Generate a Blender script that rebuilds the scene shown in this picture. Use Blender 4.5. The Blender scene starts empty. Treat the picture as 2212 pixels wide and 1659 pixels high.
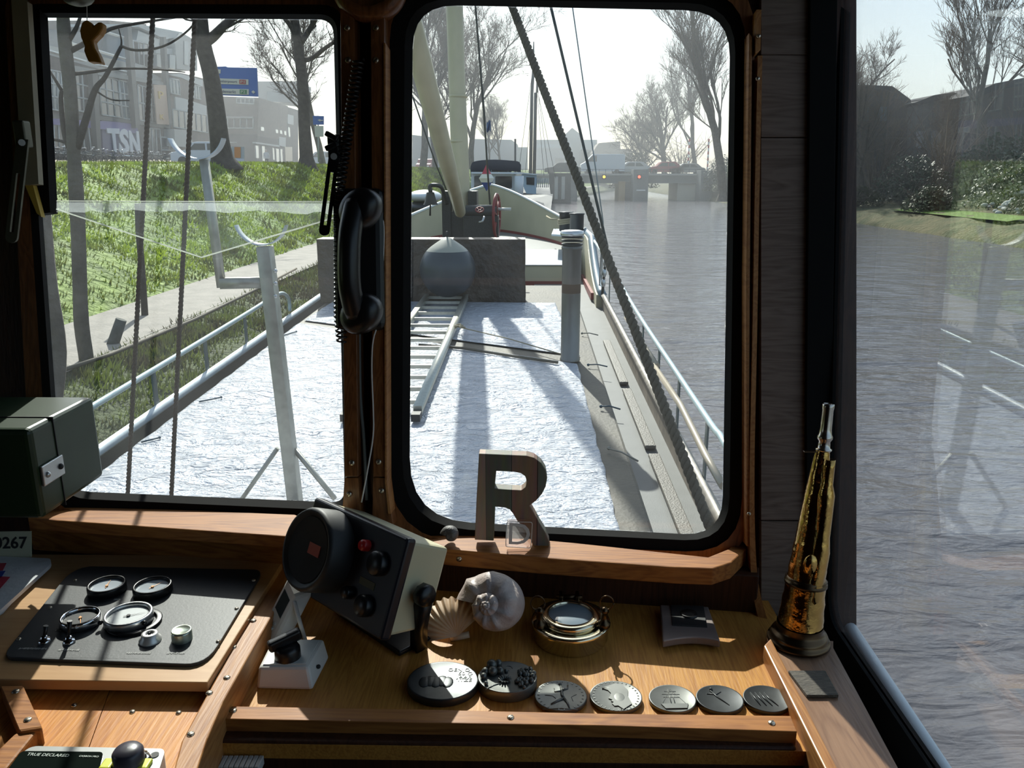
import bpy, bmesh, math, random
from mathutils import Vector, Matrix, Quaternion, noise
from mathutils.geometry import tessellate_polygon
scene = bpy.context.scene
col = scene.collection
V = Vector
# ------------------------------------------------------------------ camera
FPX = 1720.0
PITCH = math.atan((829.5-375)/FPX)
YAW = math.atan(34*math.cos(PITCH)/FPX)
CAM = V((0, 0, 3.0))
Fw = V((-math.sin(YAW)*math.cos(PITCH), math.cos(YAW)*math.cos(PITCH), -math.sin(PITCH)))
Rt = V((math.cos(YAW), math.sin(YAW), 0))
Up = Rt.cross(Fw)
cd = bpy.data.cameras.new('camera'); cam = bpy.data.objects.new('camera', cd); col.objects.link(cam)
cd.sensor_width = 36; cd.lens = FPX*36/2212; cd.clip_start = .02; cd.clip_end = 2000
m = Matrix((Rt, Up, -Fw)).transposed().to_4x4(); m.translation = CAM
cam.matrix_world = m
scene.camera = cam
# points of the place, measured along sight lines on a known surface
def ray(x, y): return Fw + Rt*((x-1106)/FPX) - Up*((y-829.5)/FPX)
def onZ(x, y, z): r = ray(x, y); return CAM + r*((z-CAM.z)/r.z)
def onY(x, y, Y): r = ray(x, y); return CAM + r*(Y/r.y)
def onX(x, y, X): r = ray(x, y); return CAM + r*(X/r.x)
WN = V((.04, 1, -.153)); WC = 1.21-.153*2.45; WNn = WN.normalized()
def onW(x, y, d=0.0):      # front wall of the wheelhouse, d metres in front of it
    r = ray(x, y); return CAM + r*((WC-d*WN.length-WN.dot(CAM))/WN.dot(r))
TRIM = .026                # the barge lies a little up by the bow
def onH(x, y, drop=1.75):  # on the hatch plane
    r = ray(x, y); return CAM + r*(-drop/(r.z-TRIM*r.y))
def zH(Y, drop=1.75): return 3.0-drop+TRIM*Y
def dep(p): return (p-CAM).dot(Fw)
def mpp(p): return dep(p)/FPX     # metres per pixel at a point
# ------------------------------------------------------------------ mesh builder
class MB:
    def __init__(s): s.v = []; s.f = []; s.mi = []; s.k = 0; s.sm = []; s.smooth = False
    def mat(s, k, smooth=None):
        s.k = k
        if smooth is not None: s.smooth = smooth
        return s
    def add(s, vs, fs, M=None):
        b = len(s.v)
        s.v += [tuple(M @ V(p)) if M else tuple(p) for p in vs]
        for f in fs: s.f.append([b+i for i in f]); s.mi.append(s.k); s.sm.append(s.smooth)
        return s
    def box(s, c, d, M=None, taper=1.0):
        x, y, z = d[0]/2, d[1]/2, d[2]/2
        vs = [(-x, -y, -z), (x, -y, -z), (x, y, -z), (-x, y, -z), (-x*taper, -y*taper, z), (x*taper, -y*taper, z), (x*taper, y*taper, z), (-x*taper, y*taper, z)]
        T = Matrix.Translation(c)
        if M: T = T @ M
        return s.add(vs, [(0, 3, 2, 1), (4, 5, 6, 7), (0, 1, 5, 4), (1, 2, 6, 5), (2, 3, 7, 6), (3, 0, 4, 7)], T)
    def rbox(s, c, d, r, M=None, seg=3):          # box with rounded edges
        bm = bmesh.new(); bmesh.ops.create_cube(bm, size=1)
        for v in bm.verts: v.co = V((v.co.x*d[0], v.co.y*d[1], v.co.z*d[2]))
        bmesh.ops.bevel(bm, geom=bm.edges[:], offset=r, segments=seg, affect='EDGES', profile=.5)
        T = Matrix.Translation(c)
        if M: T = T @ M
        bm.verts.ensure_lookup_table()
        s.add([v.co.copy() for v in bm.verts], [[v.index for v in f.verts] for f in bm.faces], T); bm.free(); return s
    def hexa(s, p):                                # 8 points: bottom ring, top ring
        return s.add(p, [(3, 2, 1, 0), (4, 5, 6, 7), (0, 1, 5, 4), (1, 2, 6, 5), (2, 3, 7, 6), (3, 0, 4, 7)])
    def prism(s, pts, off, holes=()):              # polygon pushed along off
        off = V(off); loops = [list(map(V, pts))]+[list(map(V, h)) for h in holes]
        flat = [p for l in loops for p in l]
        tri = tessellate_polygon(loops)
        nv = V((0, 0, 0))
        if tri:
            for t in tri: nv += (flat[t[1]]-flat[t[0]]).cross(flat[t[2]]-flat[t[0]])
        n = len(flat)
        fl = nv.dot(off) > 0
        fs = []
        for t in tri:
            a, b, c = (t[0], t[1], t[2])
            if (flat[b]-flat[a]).cross(flat[c]-flat[a]).dot(off) > 0: a, c = c, a
            fs.append((a, b, c)); fs.append((c+n, b+n, a+n))
        k = 0
        for li, l in enumerate(loops):
            m_ = len(l); nl = V((0, 0, 0))
            for i in range(m_): nl += l[i].cross(l[(i+1) % m_])
            ccw = nl.dot(off) > 0
            for i in range(m_):
                a, b = k+i, k+(i+1) % m_
                q = (a, b, b+n, a+n)
                if (not ccw) ^ (li > 0): q = q[::-1]
                fs.append(q)
            k += m_
        return s.add(flat+[p+off for p in flat], fs)
    def tube(s, pts, r, n=8, cap=True, up=None):
        pts = [V(p) for p in pts]; m_ = len(pts)
        rs = r if isinstance(r, (list, tuple)) else [r]*m_
        b = len(s.v); u = None
        for i, p in enumerate(pts):
            t = (pts[min(i+1, m_-1)]-pts[max(i-1, 0)])
            if t.length < 1e-9: t = V((0, 0, 1))
            t.normalize()
            if u is None:
                u = t.orthogonal().normalized() if up is None else (V(up)-t*t.dot(V(up))).normalized()
            else:
                u = u-t*t.dot(u)
                u = u.normalized() if u.length > 1e-6 else t.orthogonal().normalized()
            w = t.cross(u)
            for k in range(n):
                a = 2*math.pi*k/n; s.v.append(tuple(p+(u*math.cos(a)+w*math.sin(a))*rs[i]))
        for i in range(m_-1):
            for k in range(n):
                a = b+i*n+k; c = b+i*n+(k+1) % n
                s.f.append([a, c, c+n, a+n]); s.mi.append(s.k); s.sm.append(True)
        if cap:
            s.f.append([b+k for k in range(n)][::-1]); s.mi.append(s.k); s.sm.append(False)
            e = b+(m_-1)*n; s.f.append([e+k for k in range(n)]); s.mi.append(s.k); s.sm.append(False)
        return s
    def lathe(s, prof, M=None, n=24, a0=0, a1=2*math.pi, sx=1, sy=1):   # prof: (radius, height)
        full = abs(a1-a0-2*math.pi) < 1e-6; b = len(s.v); k_ = n if full else n+1
        M = M or Matrix.Identity(4)
        for (r, h) in prof:
            for k in range(k_):
                a = a0+(a1-a0)*k/n; s.v.append(tuple(M @ V((r*math.cos(a)*sx, r*math.sin(a)*sy, h))))
        for i in range(len(prof)-1):
            for k in range(n):
                c = (k+1) % k_; q = [b+i*k_+k, b+i*k_+c, b+(i+1)*k_+c, b+(i+1)*k_+k]
                s.f.append(q); s.mi.append(s.k); s.sm.append(s.smooth)
        return s
    def sphere(s, c, r, n=12, M=None, sc=(1, 1, 1)):
        T = Matrix.Translation(c)
        if M: T = T @ M
        T = T @ Matrix.Diagonal((sc[0], sc[1], sc[2], 1))
        pr = [(max(r*math.sin(math.pi*i/n), 1e-5), -r*math.cos(math.pi*i/n)) for i in range(n+1)]
        o = s.smooth; s.smooth = True; s.lathe(pr, T, n=int(n*1.5)); s.smooth = o; return s
    def strip(s, A, B, close=True):               # ruled band between two loops
        b = len(s.v); n = len(A); s.v += [tuple(p) for p in A]+[tuple(p) for p in B]
        for i in range(n if close else n-1):
            j = (i+1) % n; s.f.append([b+i, b+j, b+n+j, b+n+i]); s.mi.append(s.k); s.sm.append(s.smooth)
        return s
    def loft(s, rows, closeu=False):
        b = len(s.v); n = len(rows[0])
        for r_ in rows: s.v += [tuple(p) for p in r_]
        for i in range(len(rows)-1):
            for j in range(n if closeu else n-1):
                k = (j+1) % n
                s.f.append([b+i*n+j, b+i*n+k, b+(i+1)*n+k, b+(i+1)*n+j]); s.mi.append(s.k); s.sm.append(s.smooth)
        return s
    def text(s, txt, size, M, ext=.001, align='CENTER', bold=0.0):
        cu = bpy.data.curves.new('t', 'FONT'); cu.body = txt; cu.size = size; cu.extrude = ext; cu.offset = bold
        cu.align_x = align; cu.align_y = 'CENTER'; cu.resolution_u = 3
        o = bpy.data.objects.new('t', cu); col.objects.link(o)
        dg = bpy.context.evaluated_depsgraph_get(); me = o.evaluated_get(dg).to_mesh()
        s.add([v.co.copy() for v in me.vertices], [list(p.vertices) for p in me.polygons], M)
        o.evaluated_get(dg).to_mesh_clear(); bpy.data.objects.remove(o); bpy.data.curves.remove(cu); return s
    def build(s, name, mats, parent=None, bevel=0, loc=None, **tags):
        if not isinstance(mats, (list, tuple)): mats = [mats]
        me = bpy.data.meshes.new(name)
        o = bpy.data.objects.new(name, me)
        vs = s.v; base = V((0, 0, 0))
        if parent is not None: base = parent.matrix_world.translation.copy()
        elif loc is not None: base = V(loc)
        elif vs:                                   # origin at the foot of the thing
            xs = [p[0] for p in vs]; ys = [p[1] for p in vs]; zs = [p[2] for p in vs]
            base = V(((min(xs)+max(xs))/2, (min(ys)+max(ys))/2, min(zs)))
        me.from_pydata([(p[0]-base.x, p[1]-base.y, p[2]-base.z) for p in vs], [], s.f)
        for mm in mats: me.materials.append(mm)
        me.polygons.foreach_set('material_index', s.mi); me.polygons.foreach_set('use_smooth', s.sm)
        me.validate(); me.update()
        col.objects.link(o)
        if parent is not None:
            o.parent = parent; o.matrix_world = Matrix.Translation(base)
        else: o.matrix_world = Matrix.Translation(base)
        if bevel:
            b = o.modifiers.new('bevel', 'BEVEL'); b.width = bevel; b.segments = 2; b.limit_method = 'ANGLE'; b.angle_limit = .6
        for k, v_ in tags.items(): o[k] = v_
        return o
def tag(o, label=None, cat=None, group=None, kind=None):
    if label: o['label'] = label
    if cat: o['category'] = cat
    if group: o['group'] = group
    if kind: o['kind'] = kind
    return o
def empty(name, loc, label=None, cat=None, group=None, kind=None):
    o = bpy.data.objects.new(name, None); col.objects.link(o); o.empty_display_size = .1
    o.matrix_world = Matrix.Translation(V(loc)); o.location = loc
    bpy.context.view_layer.update()
    return tag(o, label, cat, group, kind)
def kids(o): return [c for c in bpy.data.objects if c.parent == o]
def copy_tree(o, parent=None, depth=0):
    c = o.copy(); col.objects.link(c)
    if parent is not None: c.parent = parent
    for ch in kids(o): copy_tree(ch, c, depth+1)
    return c
def frame(z, x=None):                              # rotation whose z axis is given
    z = V(z).normalized()
    if x is None: x = z.orthogonal()
    x = V(x); x = (x-z*z.dot(x)).normalized(); y = z.cross(x)
    return Matrix((x, y, z)).transposed().to_4x4()
def TM(loc, R=None): return Matrix.Translation(loc) @ (R or Matrix.Identity(4))
def rloop(pts, rad, n=6):                          # closed 2D loop with rounded corners
    out = []; N = len(pts); rad = rad if isinstance(rad, (list, tuple)) else [rad]*N
    for i in range(N):
        p = V(pts[i]); a = V(pts[i-1]); b = V(pts[(i+1) % N]); r = rad[i]
        if r <= 0: out.append(tuple(p)); continue
        A = p+(a-p).normalized()*r; B = p+(b-p).normalized()*r
        for k in range(n+1):
            t = k/n; q = A.lerp(p, t).lerp(p.lerp(B, t), t)
            # rounder than a parabola
            out.append(tuple(q))
    return out
def polyline(pts, n):                              # evenly resampled path
    pts = [V(p) for p in pts]; L = [0]
    for i in range(len(pts)-1): L.append(L[-1]+(pts[i+1]-pts[i]).length)
    out = []
    for k in range(n+1):
        d = L[-1]*k/n; i = 0
        while i < len(L)-2 and L[i+1] < d: i += 1
        out.append(pts[i].lerp(pts[i+1], (d-L[i])/max(L[i+1]-L[i], 1e-9)))
    return out
def spline(pts, n=8):                              # Catmull-Rom
    P = [V(p) for p in pts]; P = [P[0]*2-P[1]]+P+[P[-1]*2-P[-2]]; out = []
    for i in range(1, len(P)-2):
        for k in range(n):
            t = k/n; a, b, c, d = P[i-1], P[i], P[i+1], P[i+2]
            out.append(.5*((2*b)+(c-a)*t+(2*a-5*b+4*c-d)*t*t+(3*b-a-3*c+d)*t**3))
    out.append(P[-2]); return out
# ------------------------------------------------------------------ materials
_m = {}
def mat(name, c, rough=.6, metal=0, spec=.5, var=0, vscale=8, bump=0, bscale=60, stretch=(1, 1, 1), c2=None, coat=0, emit=None, estr=0, alpha=1):
    if name in _m: return _m[name]
    m = bpy.data.materials.new(name); m.use_nodes = True; nt = m.node_tree; b = nt.nodes['Principled BSDF']
    b.inputs['Base Color'].default_value = (*c, 1); b.inputs['Roughness'].default_value = rough
    b.inputs['Metallic'].default_value = metal; b.inputs['Specular IOR Level'].default_value = spec
    b.inputs['Coat Weight'].default_value = coat; b.inputs['Coat Roughness'].default_value = .15
    if alpha < 1: b.inputs['Alpha'].default_value = alpha
    if emit: b.inputs['Emission Color'].default_value = (*emit, 1); b.inputs['Emission Strength'].default_value = estr
    if var or c2 or bump:
        tc = nt.nodes.new('ShaderNodeTexCoord'); mp = nt.nodes.new('ShaderNodeMapping'); mp.inputs['Scale'].default_value = stretch
        nt.links.new(tc.outputs['Object'], mp.inputs['Vector'])
    if var or c2:
        nz = nt.nodes.new('ShaderNodeTexNoise'); nz.inputs['Scale'].default_value = vscale; nz.inputs['Detail'].default_value = 6
        nt.links.new(mp.outputs[0], nz.inputs['Vector'])
        cr = nt.nodes.new('ShaderNodeValToRGB'); cr.color_ramp.elements[0].position = .32; cr.color_ramp.elements[1].position = .68
        d = c2 if c2 else tuple(max(0, x*(1-var)) for x in c)
        e = c if c2 else tuple(min(1, x*(1+var)) for x in c)
        cr.color_ramp.elements[0].color = (*d, 1); cr.color_ramp.elements[1].color = (*e, 1)
        nt.links.new(nz.outputs['Fac'], cr.inputs[0]); nt.links.new(cr.outputs[0], b.inputs['Base Color'])
    if bump:
        n2 = nt.nodes.new('ShaderNodeTexNoise'); n2.inputs['Scale'].default_value = bscale; n2.inputs['Detail'].default_value = 5
        nt.links.new(mp.outputs[0], n2.inputs['Vector'])
        bp = nt.nodes.new('ShaderNodeBump'); bp.inputs['Strength'].default_value = bump; bp.inputs['Distance'].default_value = 1.0/bscale
        nt.links.new(n2.outputs['Fac'], bp.inputs['Height']); nt.links.new(bp.outputs[0], b.inputs['Normal'])
    _m[name] = m; return m
def wood(name, c, c2, rough=.35, axis=0, scale=1.0, coat=.3, bump=.15, rotz=0):
    if name in _m: return _m[name]
    m = bpy.data.materials.new(name); m.use_nodes = True; nt = m.node_tree; b = nt.nodes['Principled BSDF']
    tc = nt.nodes.new('ShaderNodeTexCoord'); mp = nt.nodes.new('ShaderNodeMapping')
    st = [9*scale]*3; st[axis] = .7*scale; mp.inputs['Scale'].default_value = st; mp.inputs['Rotation'].default_value = (0, 0, rotz)
    nt.links.new(tc.outputs['Object'], mp.inputs['Vector'])
    n1 = nt.nodes.new('ShaderNodeTexNoise'); n1.inputs['Scale'].default_value = 2.2; n1.inputs['Detail'].default_value = 3; n1.inputs['Distortion'].default_value = 1.2
    n2 = nt.nodes.new('ShaderNodeTexNoise'); n2.inputs['Scale'].default_value = 22; n2.inputs['Detail'].default_value = 4
    for n_ in (n1, n2): nt.links.new(mp.outputs[0], n_.inputs['Vector'])
    wv = nt.nodes.new('ShaderNodeMath'); wv.operation = 'MULTIPLY'; wv.inputs[1].default_value = 9; nt.links.new(n1.outputs['Fac'], wv.inputs[0])
    fr = nt.nodes.new('ShaderNodeMath'); fr.operation = 'PINGPONG'; fr.inputs[1].default_value = .5; nt.links.new(wv.outputs[0], fr.inputs[0])
    mx = nt.nodes.new('ShaderNodeMath'); mx.operation = 'MULTIPLY_ADD'; mx.inputs[1].default_value = .9
    nt.links.new(fr.outputs[0], mx.inputs[0]); 
    h = nt.nodes.new('ShaderNodeMath'); h.operation = 'MULTIPLY'; h.inputs[1].default_value = .9; nt.links.new(n2.outputs['Fac'], h.inputs[0]); nt.links.new(h.outputs[0], mx.inputs[2])
    cr = nt.nodes.new('ShaderNodeValToRGB'); cr.color_ramp.elements[0].position = .25; cr.color_ramp.elements[1].position = .85
    cr.color_ramp.elements[0].color = (*c2, 1); cr.color_ramp.elements[1].color = (*c, 1)
    nt.links.new(mx.outputs[0], cr.inputs[0]); nt.links.new(cr.outputs[0], b.inputs['Base Color'])
    b.inputs['Roughness'].default_value = rough; b.inputs['Coat Weight'].default_value = coat; b.inputs['Coat Roughness'].default_value = .2; b.inputs['Specular IOR Level'].default_value = .3
    bp = nt.nodes.new('ShaderNodeBump'); bp.inputs['Strength'].default_value = bump; bp.inputs['Distance'].default_value = .004
    nt.links.new(n2.outputs['Fac'], bp.inputs['Height']); nt.links.new(bp.outputs[0], b.inputs['Normal'])
    _m[name] = m; return m
def pane_mat(name, dust=.03, tint=(.93, .97, .97), refl=1.0):   # thin flat glass with a film of dust
    m = bpy.data.materials.new(name); m.use_nodes = True; nt = m.node_tree
    for n_ in list(nt.nodes): nt.nodes.remove(n_)
    o = nt.nodes.new('ShaderNodeOutputMaterial'); t = nt.nodes.new('ShaderNodeBsdfTransparent'); t.inputs[0].default_value = (*tint, 1)
    g = nt.nodes.new('ShaderNodeBsdfGlossy'); g.inputs['Roughness'].default_value = .0
    fr = nt.nodes.new('ShaderNodeFresnel'); ge = nt.nodes.new('ShaderNodeNewGeometry'); mi_ = nt.nodes.new('ShaderNodeMapRange')
    mi_.inputs[3].default_value = 1.45; mi_.inputs[4].default_value = 1/1.45; nt.links.new(ge.outputs['Backfacing'], mi_.inputs[0]); nt.links.new(mi_.outputs[0], fr.inputs['IOR'])
    ml = nt.nodes.new('ShaderNodeMath'); ml.operation = 'MULTIPLY'; ml.inputs[1].default_value = refl; nt.links.new(fr.outputs[0], ml.inputs[0])
    a = nt.nodes.new('ShaderNodeMixShader'); nt.links.new(ml.outputs[0], a.inputs[0]); nt.links.new(t.outputs[0], a.inputs[1]); nt.links.new(g.outputs[0], a.inputs[2])
    tr = nt.nodes.new('ShaderNodeBsdfTranslucent'); tr.inputs[0].default_value = (.9, .93, .95, 1)
    nz = nt.nodes.new('ShaderNodeTexNoise'); nz.inputs['Scale'].default_value = 5; nz.inputs['Detail'].default_value = 8
    tc = nt.nodes.new('ShaderNodeTexCoord'); nt.links.new(tc.outputs['Object'], nz.inputs['Vector'])
    mr = nt.nodes.new('ShaderNodeMapRange'); mr.inputs[1].default_value = .3; mr.inputs[2].default_value = .7; mr.inputs[3].default_value = dust*.6; mr.inputs[4].default_value = dust*1.5
    nt.links.new(nz.outputs['Fac'], mr.inputs[0])
    bmx = nt.nodes.new('ShaderNodeMixShader'); nt.links.new(mr.outputs[0], bmx.inputs[0]); nt.links.new(a.outputs[0], bmx.inputs[1]); nt.links.new(tr.outputs[0], bmx.inputs[2])
    nt.links.new(bmx.outputs[0], o.inputs[0]); return m
def lucent(name, c, k=.6, c2=None, vs=1.2):                         # lets the light behind it through
    m = bpy.data.materials.new(name); m.use_nodes = True; nt = m.node_tree; b = nt.nodes['Principled BSDF']; b.inputs['Base Color'].default_value = (*c, 1); b.inputs['Roughness'].default_value = .3
    t = nt.nodes.new('ShaderNodeBsdfTranslucent'); t.inputs[0].default_value = (*c, 1)
    if c2:
        tc = nt.nodes.new('ShaderNodeTexCoord'); nz = nt.nodes.new('ShaderNodeTexNoise'); nz.inputs['Scale'].default_value = vs; nz.inputs['Detail'].default_value = 5; nt.links.new(tc.outputs['Object'], nz.inputs['Vector'])
        cr = nt.nodes.new('ShaderNodeValToRGB'); cr.color_ramp.elements[0].position = .42; cr.color_ramp.elements[1].position = .6; cr.color_ramp.elements[0].color = (*c2, 1); cr.color_ramp.elements[1].color = (*c, 1); nt.links.new(nz.outputs['Fac'], cr.inputs[0])
        nt.links.new(cr.outputs[0], b.inputs['Base Color']); nt.links.new(cr.outputs[0], t.inputs[0])
    x = nt.nodes.new('ShaderNodeMixShader'); x.inputs[0].default_value = k
    nt.links.new(b.outputs[0], x.inputs[1]); nt.links.new(t.outputs[0], x.inputs[2]); nt.links.new(x.outputs[0], nt.nodes['Material Output'].inputs[0]); return m
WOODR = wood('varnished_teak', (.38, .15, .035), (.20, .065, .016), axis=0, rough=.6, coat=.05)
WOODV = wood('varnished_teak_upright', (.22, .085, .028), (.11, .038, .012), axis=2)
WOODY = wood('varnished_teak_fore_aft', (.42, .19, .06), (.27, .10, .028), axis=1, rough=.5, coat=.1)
DASH = wood('dashboard_ply', (.56, .26, .05), (.38, .15, .028), axis=1, scale=1.6, rough=.55, coat=.04)
PINE = wood('orange_pine', (.62, .26, .05), (.42, .14, .025), axis=1, scale=1.1, rough=.5, coat=.1, rotz=.25)
PANELW = wood('beige_panel_board', (.50, .29, .13), (.44, .24, .10), axis=0, scale=.7, rough=.45, coat=.1, bump=.04)
GREYW = wood('weathered_plank', (.20, .145, .115), (.12, .08, .06), axis=0, scale=1.2, rough=.6, coat=0)
DARKW = wood('dark_wall_wood', (.06, .022, .010), (.030, .011, .006), axis=2, rough=.5, coat=.05)
RUBBER = mat('black_rubber', (.004, .004, .004), .85, spec=.2)
BLACK = mat('black_plastic', (.008, .008, .009), .35)
BLACKM = mat('matte_black', (.012, .013, .014), .6)
SCREW = mat('worn_screw_metal', (.55, .48, .38), .35, 1)
CHROME = mat('chrome', (.75, .75, .76), .12, 1)
BRASS = mat('aged_brass', (.50, .31, .10), .13, 1, var=.35, vscale=16, bump=.12, bscale=38)
BRASSD = mat('dark_bronze', (.09, .06, .035), .3, 1, var=.3)
CREAM = mat('cream_plastic', (.58, .54, .36), .45)
WHITEP = mat('white_plastic', (.72, .70, .66), .4)
GALV = mat('galvanised_steel', (.38, .38, .33), .45, .55, var=.18, vscale=14, bump=.1)
STEEL = mat('stainless_steel', (.55, .56, .56), .32, .85, var=.12, vscale=12)
WHITE = mat('white_paint', (.78, .79, .80), .4)
CREAMP = mat('cream_paint', (.60, .58, .42), .5, var=.06, vscale=3)
# ================================================================== WHEELHOUSE SHELL
S = dict(kind='structure')
ZD = 2.336; ZP = 2.39; XS = .475
def off(n, d): return V(n).normalized()*d
win1_in = rloop([(62, 38), (720, 42), (745, 1086), (134, 1060)], [30, 34, 30, 62])
win1_mid = rloop([(36, 8), (742, 10), (768, 1136), (108, 1104)], [50, 50, 45, 75])
win1_out = rloop([(8, -30), (776, -30), (790, 1150), (70, 1120)], [60, 60, 40, 80])
win2_in = rloop([(892, 10), (1578, 24), (1560, 1158), (884, 1122)], [95, 100, 85, 135])
win2_mid = rloop([(842, -30), (1612, -22), (1602, 1196), (838, 1166)], [120, 120, 120, 165])
win2_out = rloop([(815, -60), (1632, -55), (1622, 1222), (795, 1190)], [130, 130, 130, 180])
mb = MB()
for inn, rect in ((win1_in, [(-520, -230), (782, -230), (782, 1205), (-520, 1205)]), (win2_in, [(782, -230), (1640, -230), (1640, 1335), (782, 1205)])):
    n = len(inn)//4; out = []
    for i in range(4):
        for k in range(n):
            a = V(rect[i]).lerp(V(rect[i-1]), .12*(1-k/(n-1))) if k < n/2 else V(rect[i]).lerp(V(rect[(i+1) % 4]), .12*k/(n-1))
            out.append(tuple(a) if k != n//2 else tuple(rect[i]))
    A = [onW(*q) for q in inn]; B = [onW(*q) for q in out]
    A2 = [onW(*q, -.05) for q in inn]; B2 = [onW(*q, -.05) for q in out]
    mb.strip(A, B); mb.strip(B2, A2); mb.strip(A2, A); mb.strip(B, B2)
q = [(1640, -230), (1850, -230), (1850, 1420), (1640, 1420)]
mb.hexa([onW(*p) for p in q]+[onW(*p, -.05) for p in q])
q = [(-1500, -230), (-520, -230), (-520, 1205), (-1500, 1205)]
mb.hexa([onW(*p) for p in q]+[onW(*p, -.05) for p in q])
q = [(-1500, 1205), (782, 1205), (1640, 1335), (1640, 1500), (-1500, 1500)]
mb.prism([onW(*p) for p in q], WNn*.05)
mb.box((-.9, 1.215, 1.82), (2.8, .05, 1.06))
mb.build('wall_front', DARKW, **S)
def window(name, inn, mid, out, dust, refl=1.0):
    w = empty(name, onW(*inn[0]), kind='structure')
    a = MB(); A = [onW(*q, .0) for q in inn]; B = [onW(*q, .024) for q in mid]; C_ = [onW(*q, -.02) for q in inn]; D = [onW(*q, 0) for q in mid]
    A3 = [onW(*q, .018) for q in [tuple(V(p).lerp(V(r), .35)) for p, r in zip(inn, mid)]]
    a.smooth = True; a.strip(C_, A); a.strip(A, A3); a.strip(A3, B); a.strip(B, D)
    a.build('rubber_gasket', RUBBER, w)
    g = MB(); g.prism([onW(*q, -.012) for q in inn], WNn*.004); g.build('glass_pane', pane_mat('pane_'+name, dust, refl=refl), w)
    f = MB(); B2 = [onW(*q, .024) for q in mid]; E = [onW(*q, .034) for q in mid]; G = [onW(*q, .034) for q in out]; H = [onW(*q, 0) for q in out]
    f.strip(B2, E); f.strip(E, G); f.strip(G, H); f.build('wooden_frame', WOODV, w)
    return w
W1 = window('window_1', win1_in, win1_mid, win1_out, .014)
W2 = window('window_2', win2_in, win2_mid, win2_out, .006)
# upper gasket strip of the left window and the beige reveal beside it
a = MB(); a.prism([onW(*p, .004) for p in [(60, 30), (103, 30), (125, 462), (93, 466)]], -WNn*.02); a.build('rubber_strip', RUBBER, W1)
a = MB(); a.prism([onW(*p, .035) for p in [(34, -20), (70, 10), (94, 400), (62, 402), (50, 250)]], -WNn*.012)
a.build('beige_reveal', mat('beige_reveal', (.30, .27, .19), .6, var=.15), W1)
a = MB(); a.prism([onW(*p, .03) for p in [(63, 402), (80, 402), (98, 470), (88, 462)]], -WNn*.01)
a.build('yellow_glow_strip', mat('yellow_glow_strip', (.55, .38, .06), .5), W1)  # yellow glow beside the frame, put in as a coloured strip
# centre post: two boards with a cable recess between them
def bar_on_W(name, px, d, th, m, parent=None, bevel=.001, **t):
    a = MB(); a.prism([onW(*p, d) for p in px], -WNn*th) if False else a.prism([onW(*p, d) for p in px], WNn*th)
    return a.build(name, m, parent, bevel=bevel, **t)
bar_on_W('trim_1', [(734, -60), (764, -60), (774, 1030), (744, 1030)], .062, .03, WOODV, **S)
bar_on_W('trim_2', [(744, 1032), (774, 1032), (780, 1125), (738, 1125)], .062, .03, WOODV, **S)
bar_on_W('trim_3', [(800, -60), (830, -60), (832, 1030), (806, 1030)], .062, .03, WOODV, **S)
bar_on_W('trim_4', [(806, 1032), (832, 1032), (850, 1135), (804, 1125)], .062, .03, WOODV, **S)
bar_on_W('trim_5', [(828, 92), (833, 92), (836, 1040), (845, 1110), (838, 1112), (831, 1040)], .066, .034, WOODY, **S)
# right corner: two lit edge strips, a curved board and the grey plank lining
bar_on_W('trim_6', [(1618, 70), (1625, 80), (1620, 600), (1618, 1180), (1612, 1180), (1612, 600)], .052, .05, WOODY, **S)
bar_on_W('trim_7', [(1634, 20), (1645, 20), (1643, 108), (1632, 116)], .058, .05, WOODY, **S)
cv = spline([onW(1637, 120, .055), onW(1631, 400, .055), onW(1626, 700, .055), onW(1620, 1000, .055), onW(1620, 1180, .055), onW(1628, 1290, .06), onW(1652, 1384, .085)], 6)
cv2 = spline([onW(1647, 120, .055), onW(1641, 400, .055), onW(1636, 700, .055), onW(1630, 1000, .055), onW(1632, 1180, .055), onW(1642, 1280, .06), onW(1668, 1372, .085)], 6)
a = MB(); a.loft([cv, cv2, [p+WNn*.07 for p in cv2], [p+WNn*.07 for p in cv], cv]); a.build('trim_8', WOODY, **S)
for i, (y0, y1) in enumerate(((-200, 118), (119, 296), (298, 1124), (1126, 1400))):
    a = MB(); a.prism([onW(*p, .02) for p in [(1644, y0), (1800, y0), (1800, y1), (1644, y1)]], WNn*.015)
    a.build('trim_%d' % (9+i), GREYW, bevel=.001, **S)
# side wall with its window
def S_(y, z): return V((XS, y, z))
pA = onX(1830, -60, XS); pB = onX(1800, 1288, XS); zb = onX(1890, 1474, XS).z
y0 = pB.y
kx = (pA.y-pB.y)/(pA.z-pB.z); lp = [(y0+kx*(3.36-zb), 3.36), (y0, zb), (-.35, zb), (-.35, 3.36)]
lin = rloop(lp, [.05, .04, .05, .05]); lout = rloop([(lp[0][0]+.05, 3.40), (y0+.05, zb-.035), (-.39, zb-.035), (-.39, 3.40)], [.06, .06, .06, .06])
rect = [(1.75, 3.6), (1.55, 1.3), (-1.7, 1.3), (-1.7, 3.6)]
mb = MB(); n = len(lin)//4; out = []
for i in range(4):
    for k in range(n): out.append(rect[i])
IN = [S_(*q) for q in lin]; OUT = [S_(*q) for q in out]; e = V((.008, 0, 0))
mb.strip(IN, OUT); mb.strip([p+e for p in IN], [p+e for p in OUT]); mb.strip(IN, [p+e for p in IN])
mb.build('wall_right', DARKW, **S)
w = empty('window_3', pB, kind='structure')
a = MB(); e2 = V((-.03, 0, 0)); a.strip([S_(*q)+V((.009, 0, 0)) for q in lin], [S_(*q)+V((-.005, 0, 0)) for q in lin]); a.strip([S_(*q)+V((-.005, 0, 0)) for q in lin], [S_(*q)+e2 for q in lout]); a.strip([S_(*q)+e2 for q in lout], [S_(*q) for q in lout])
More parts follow.
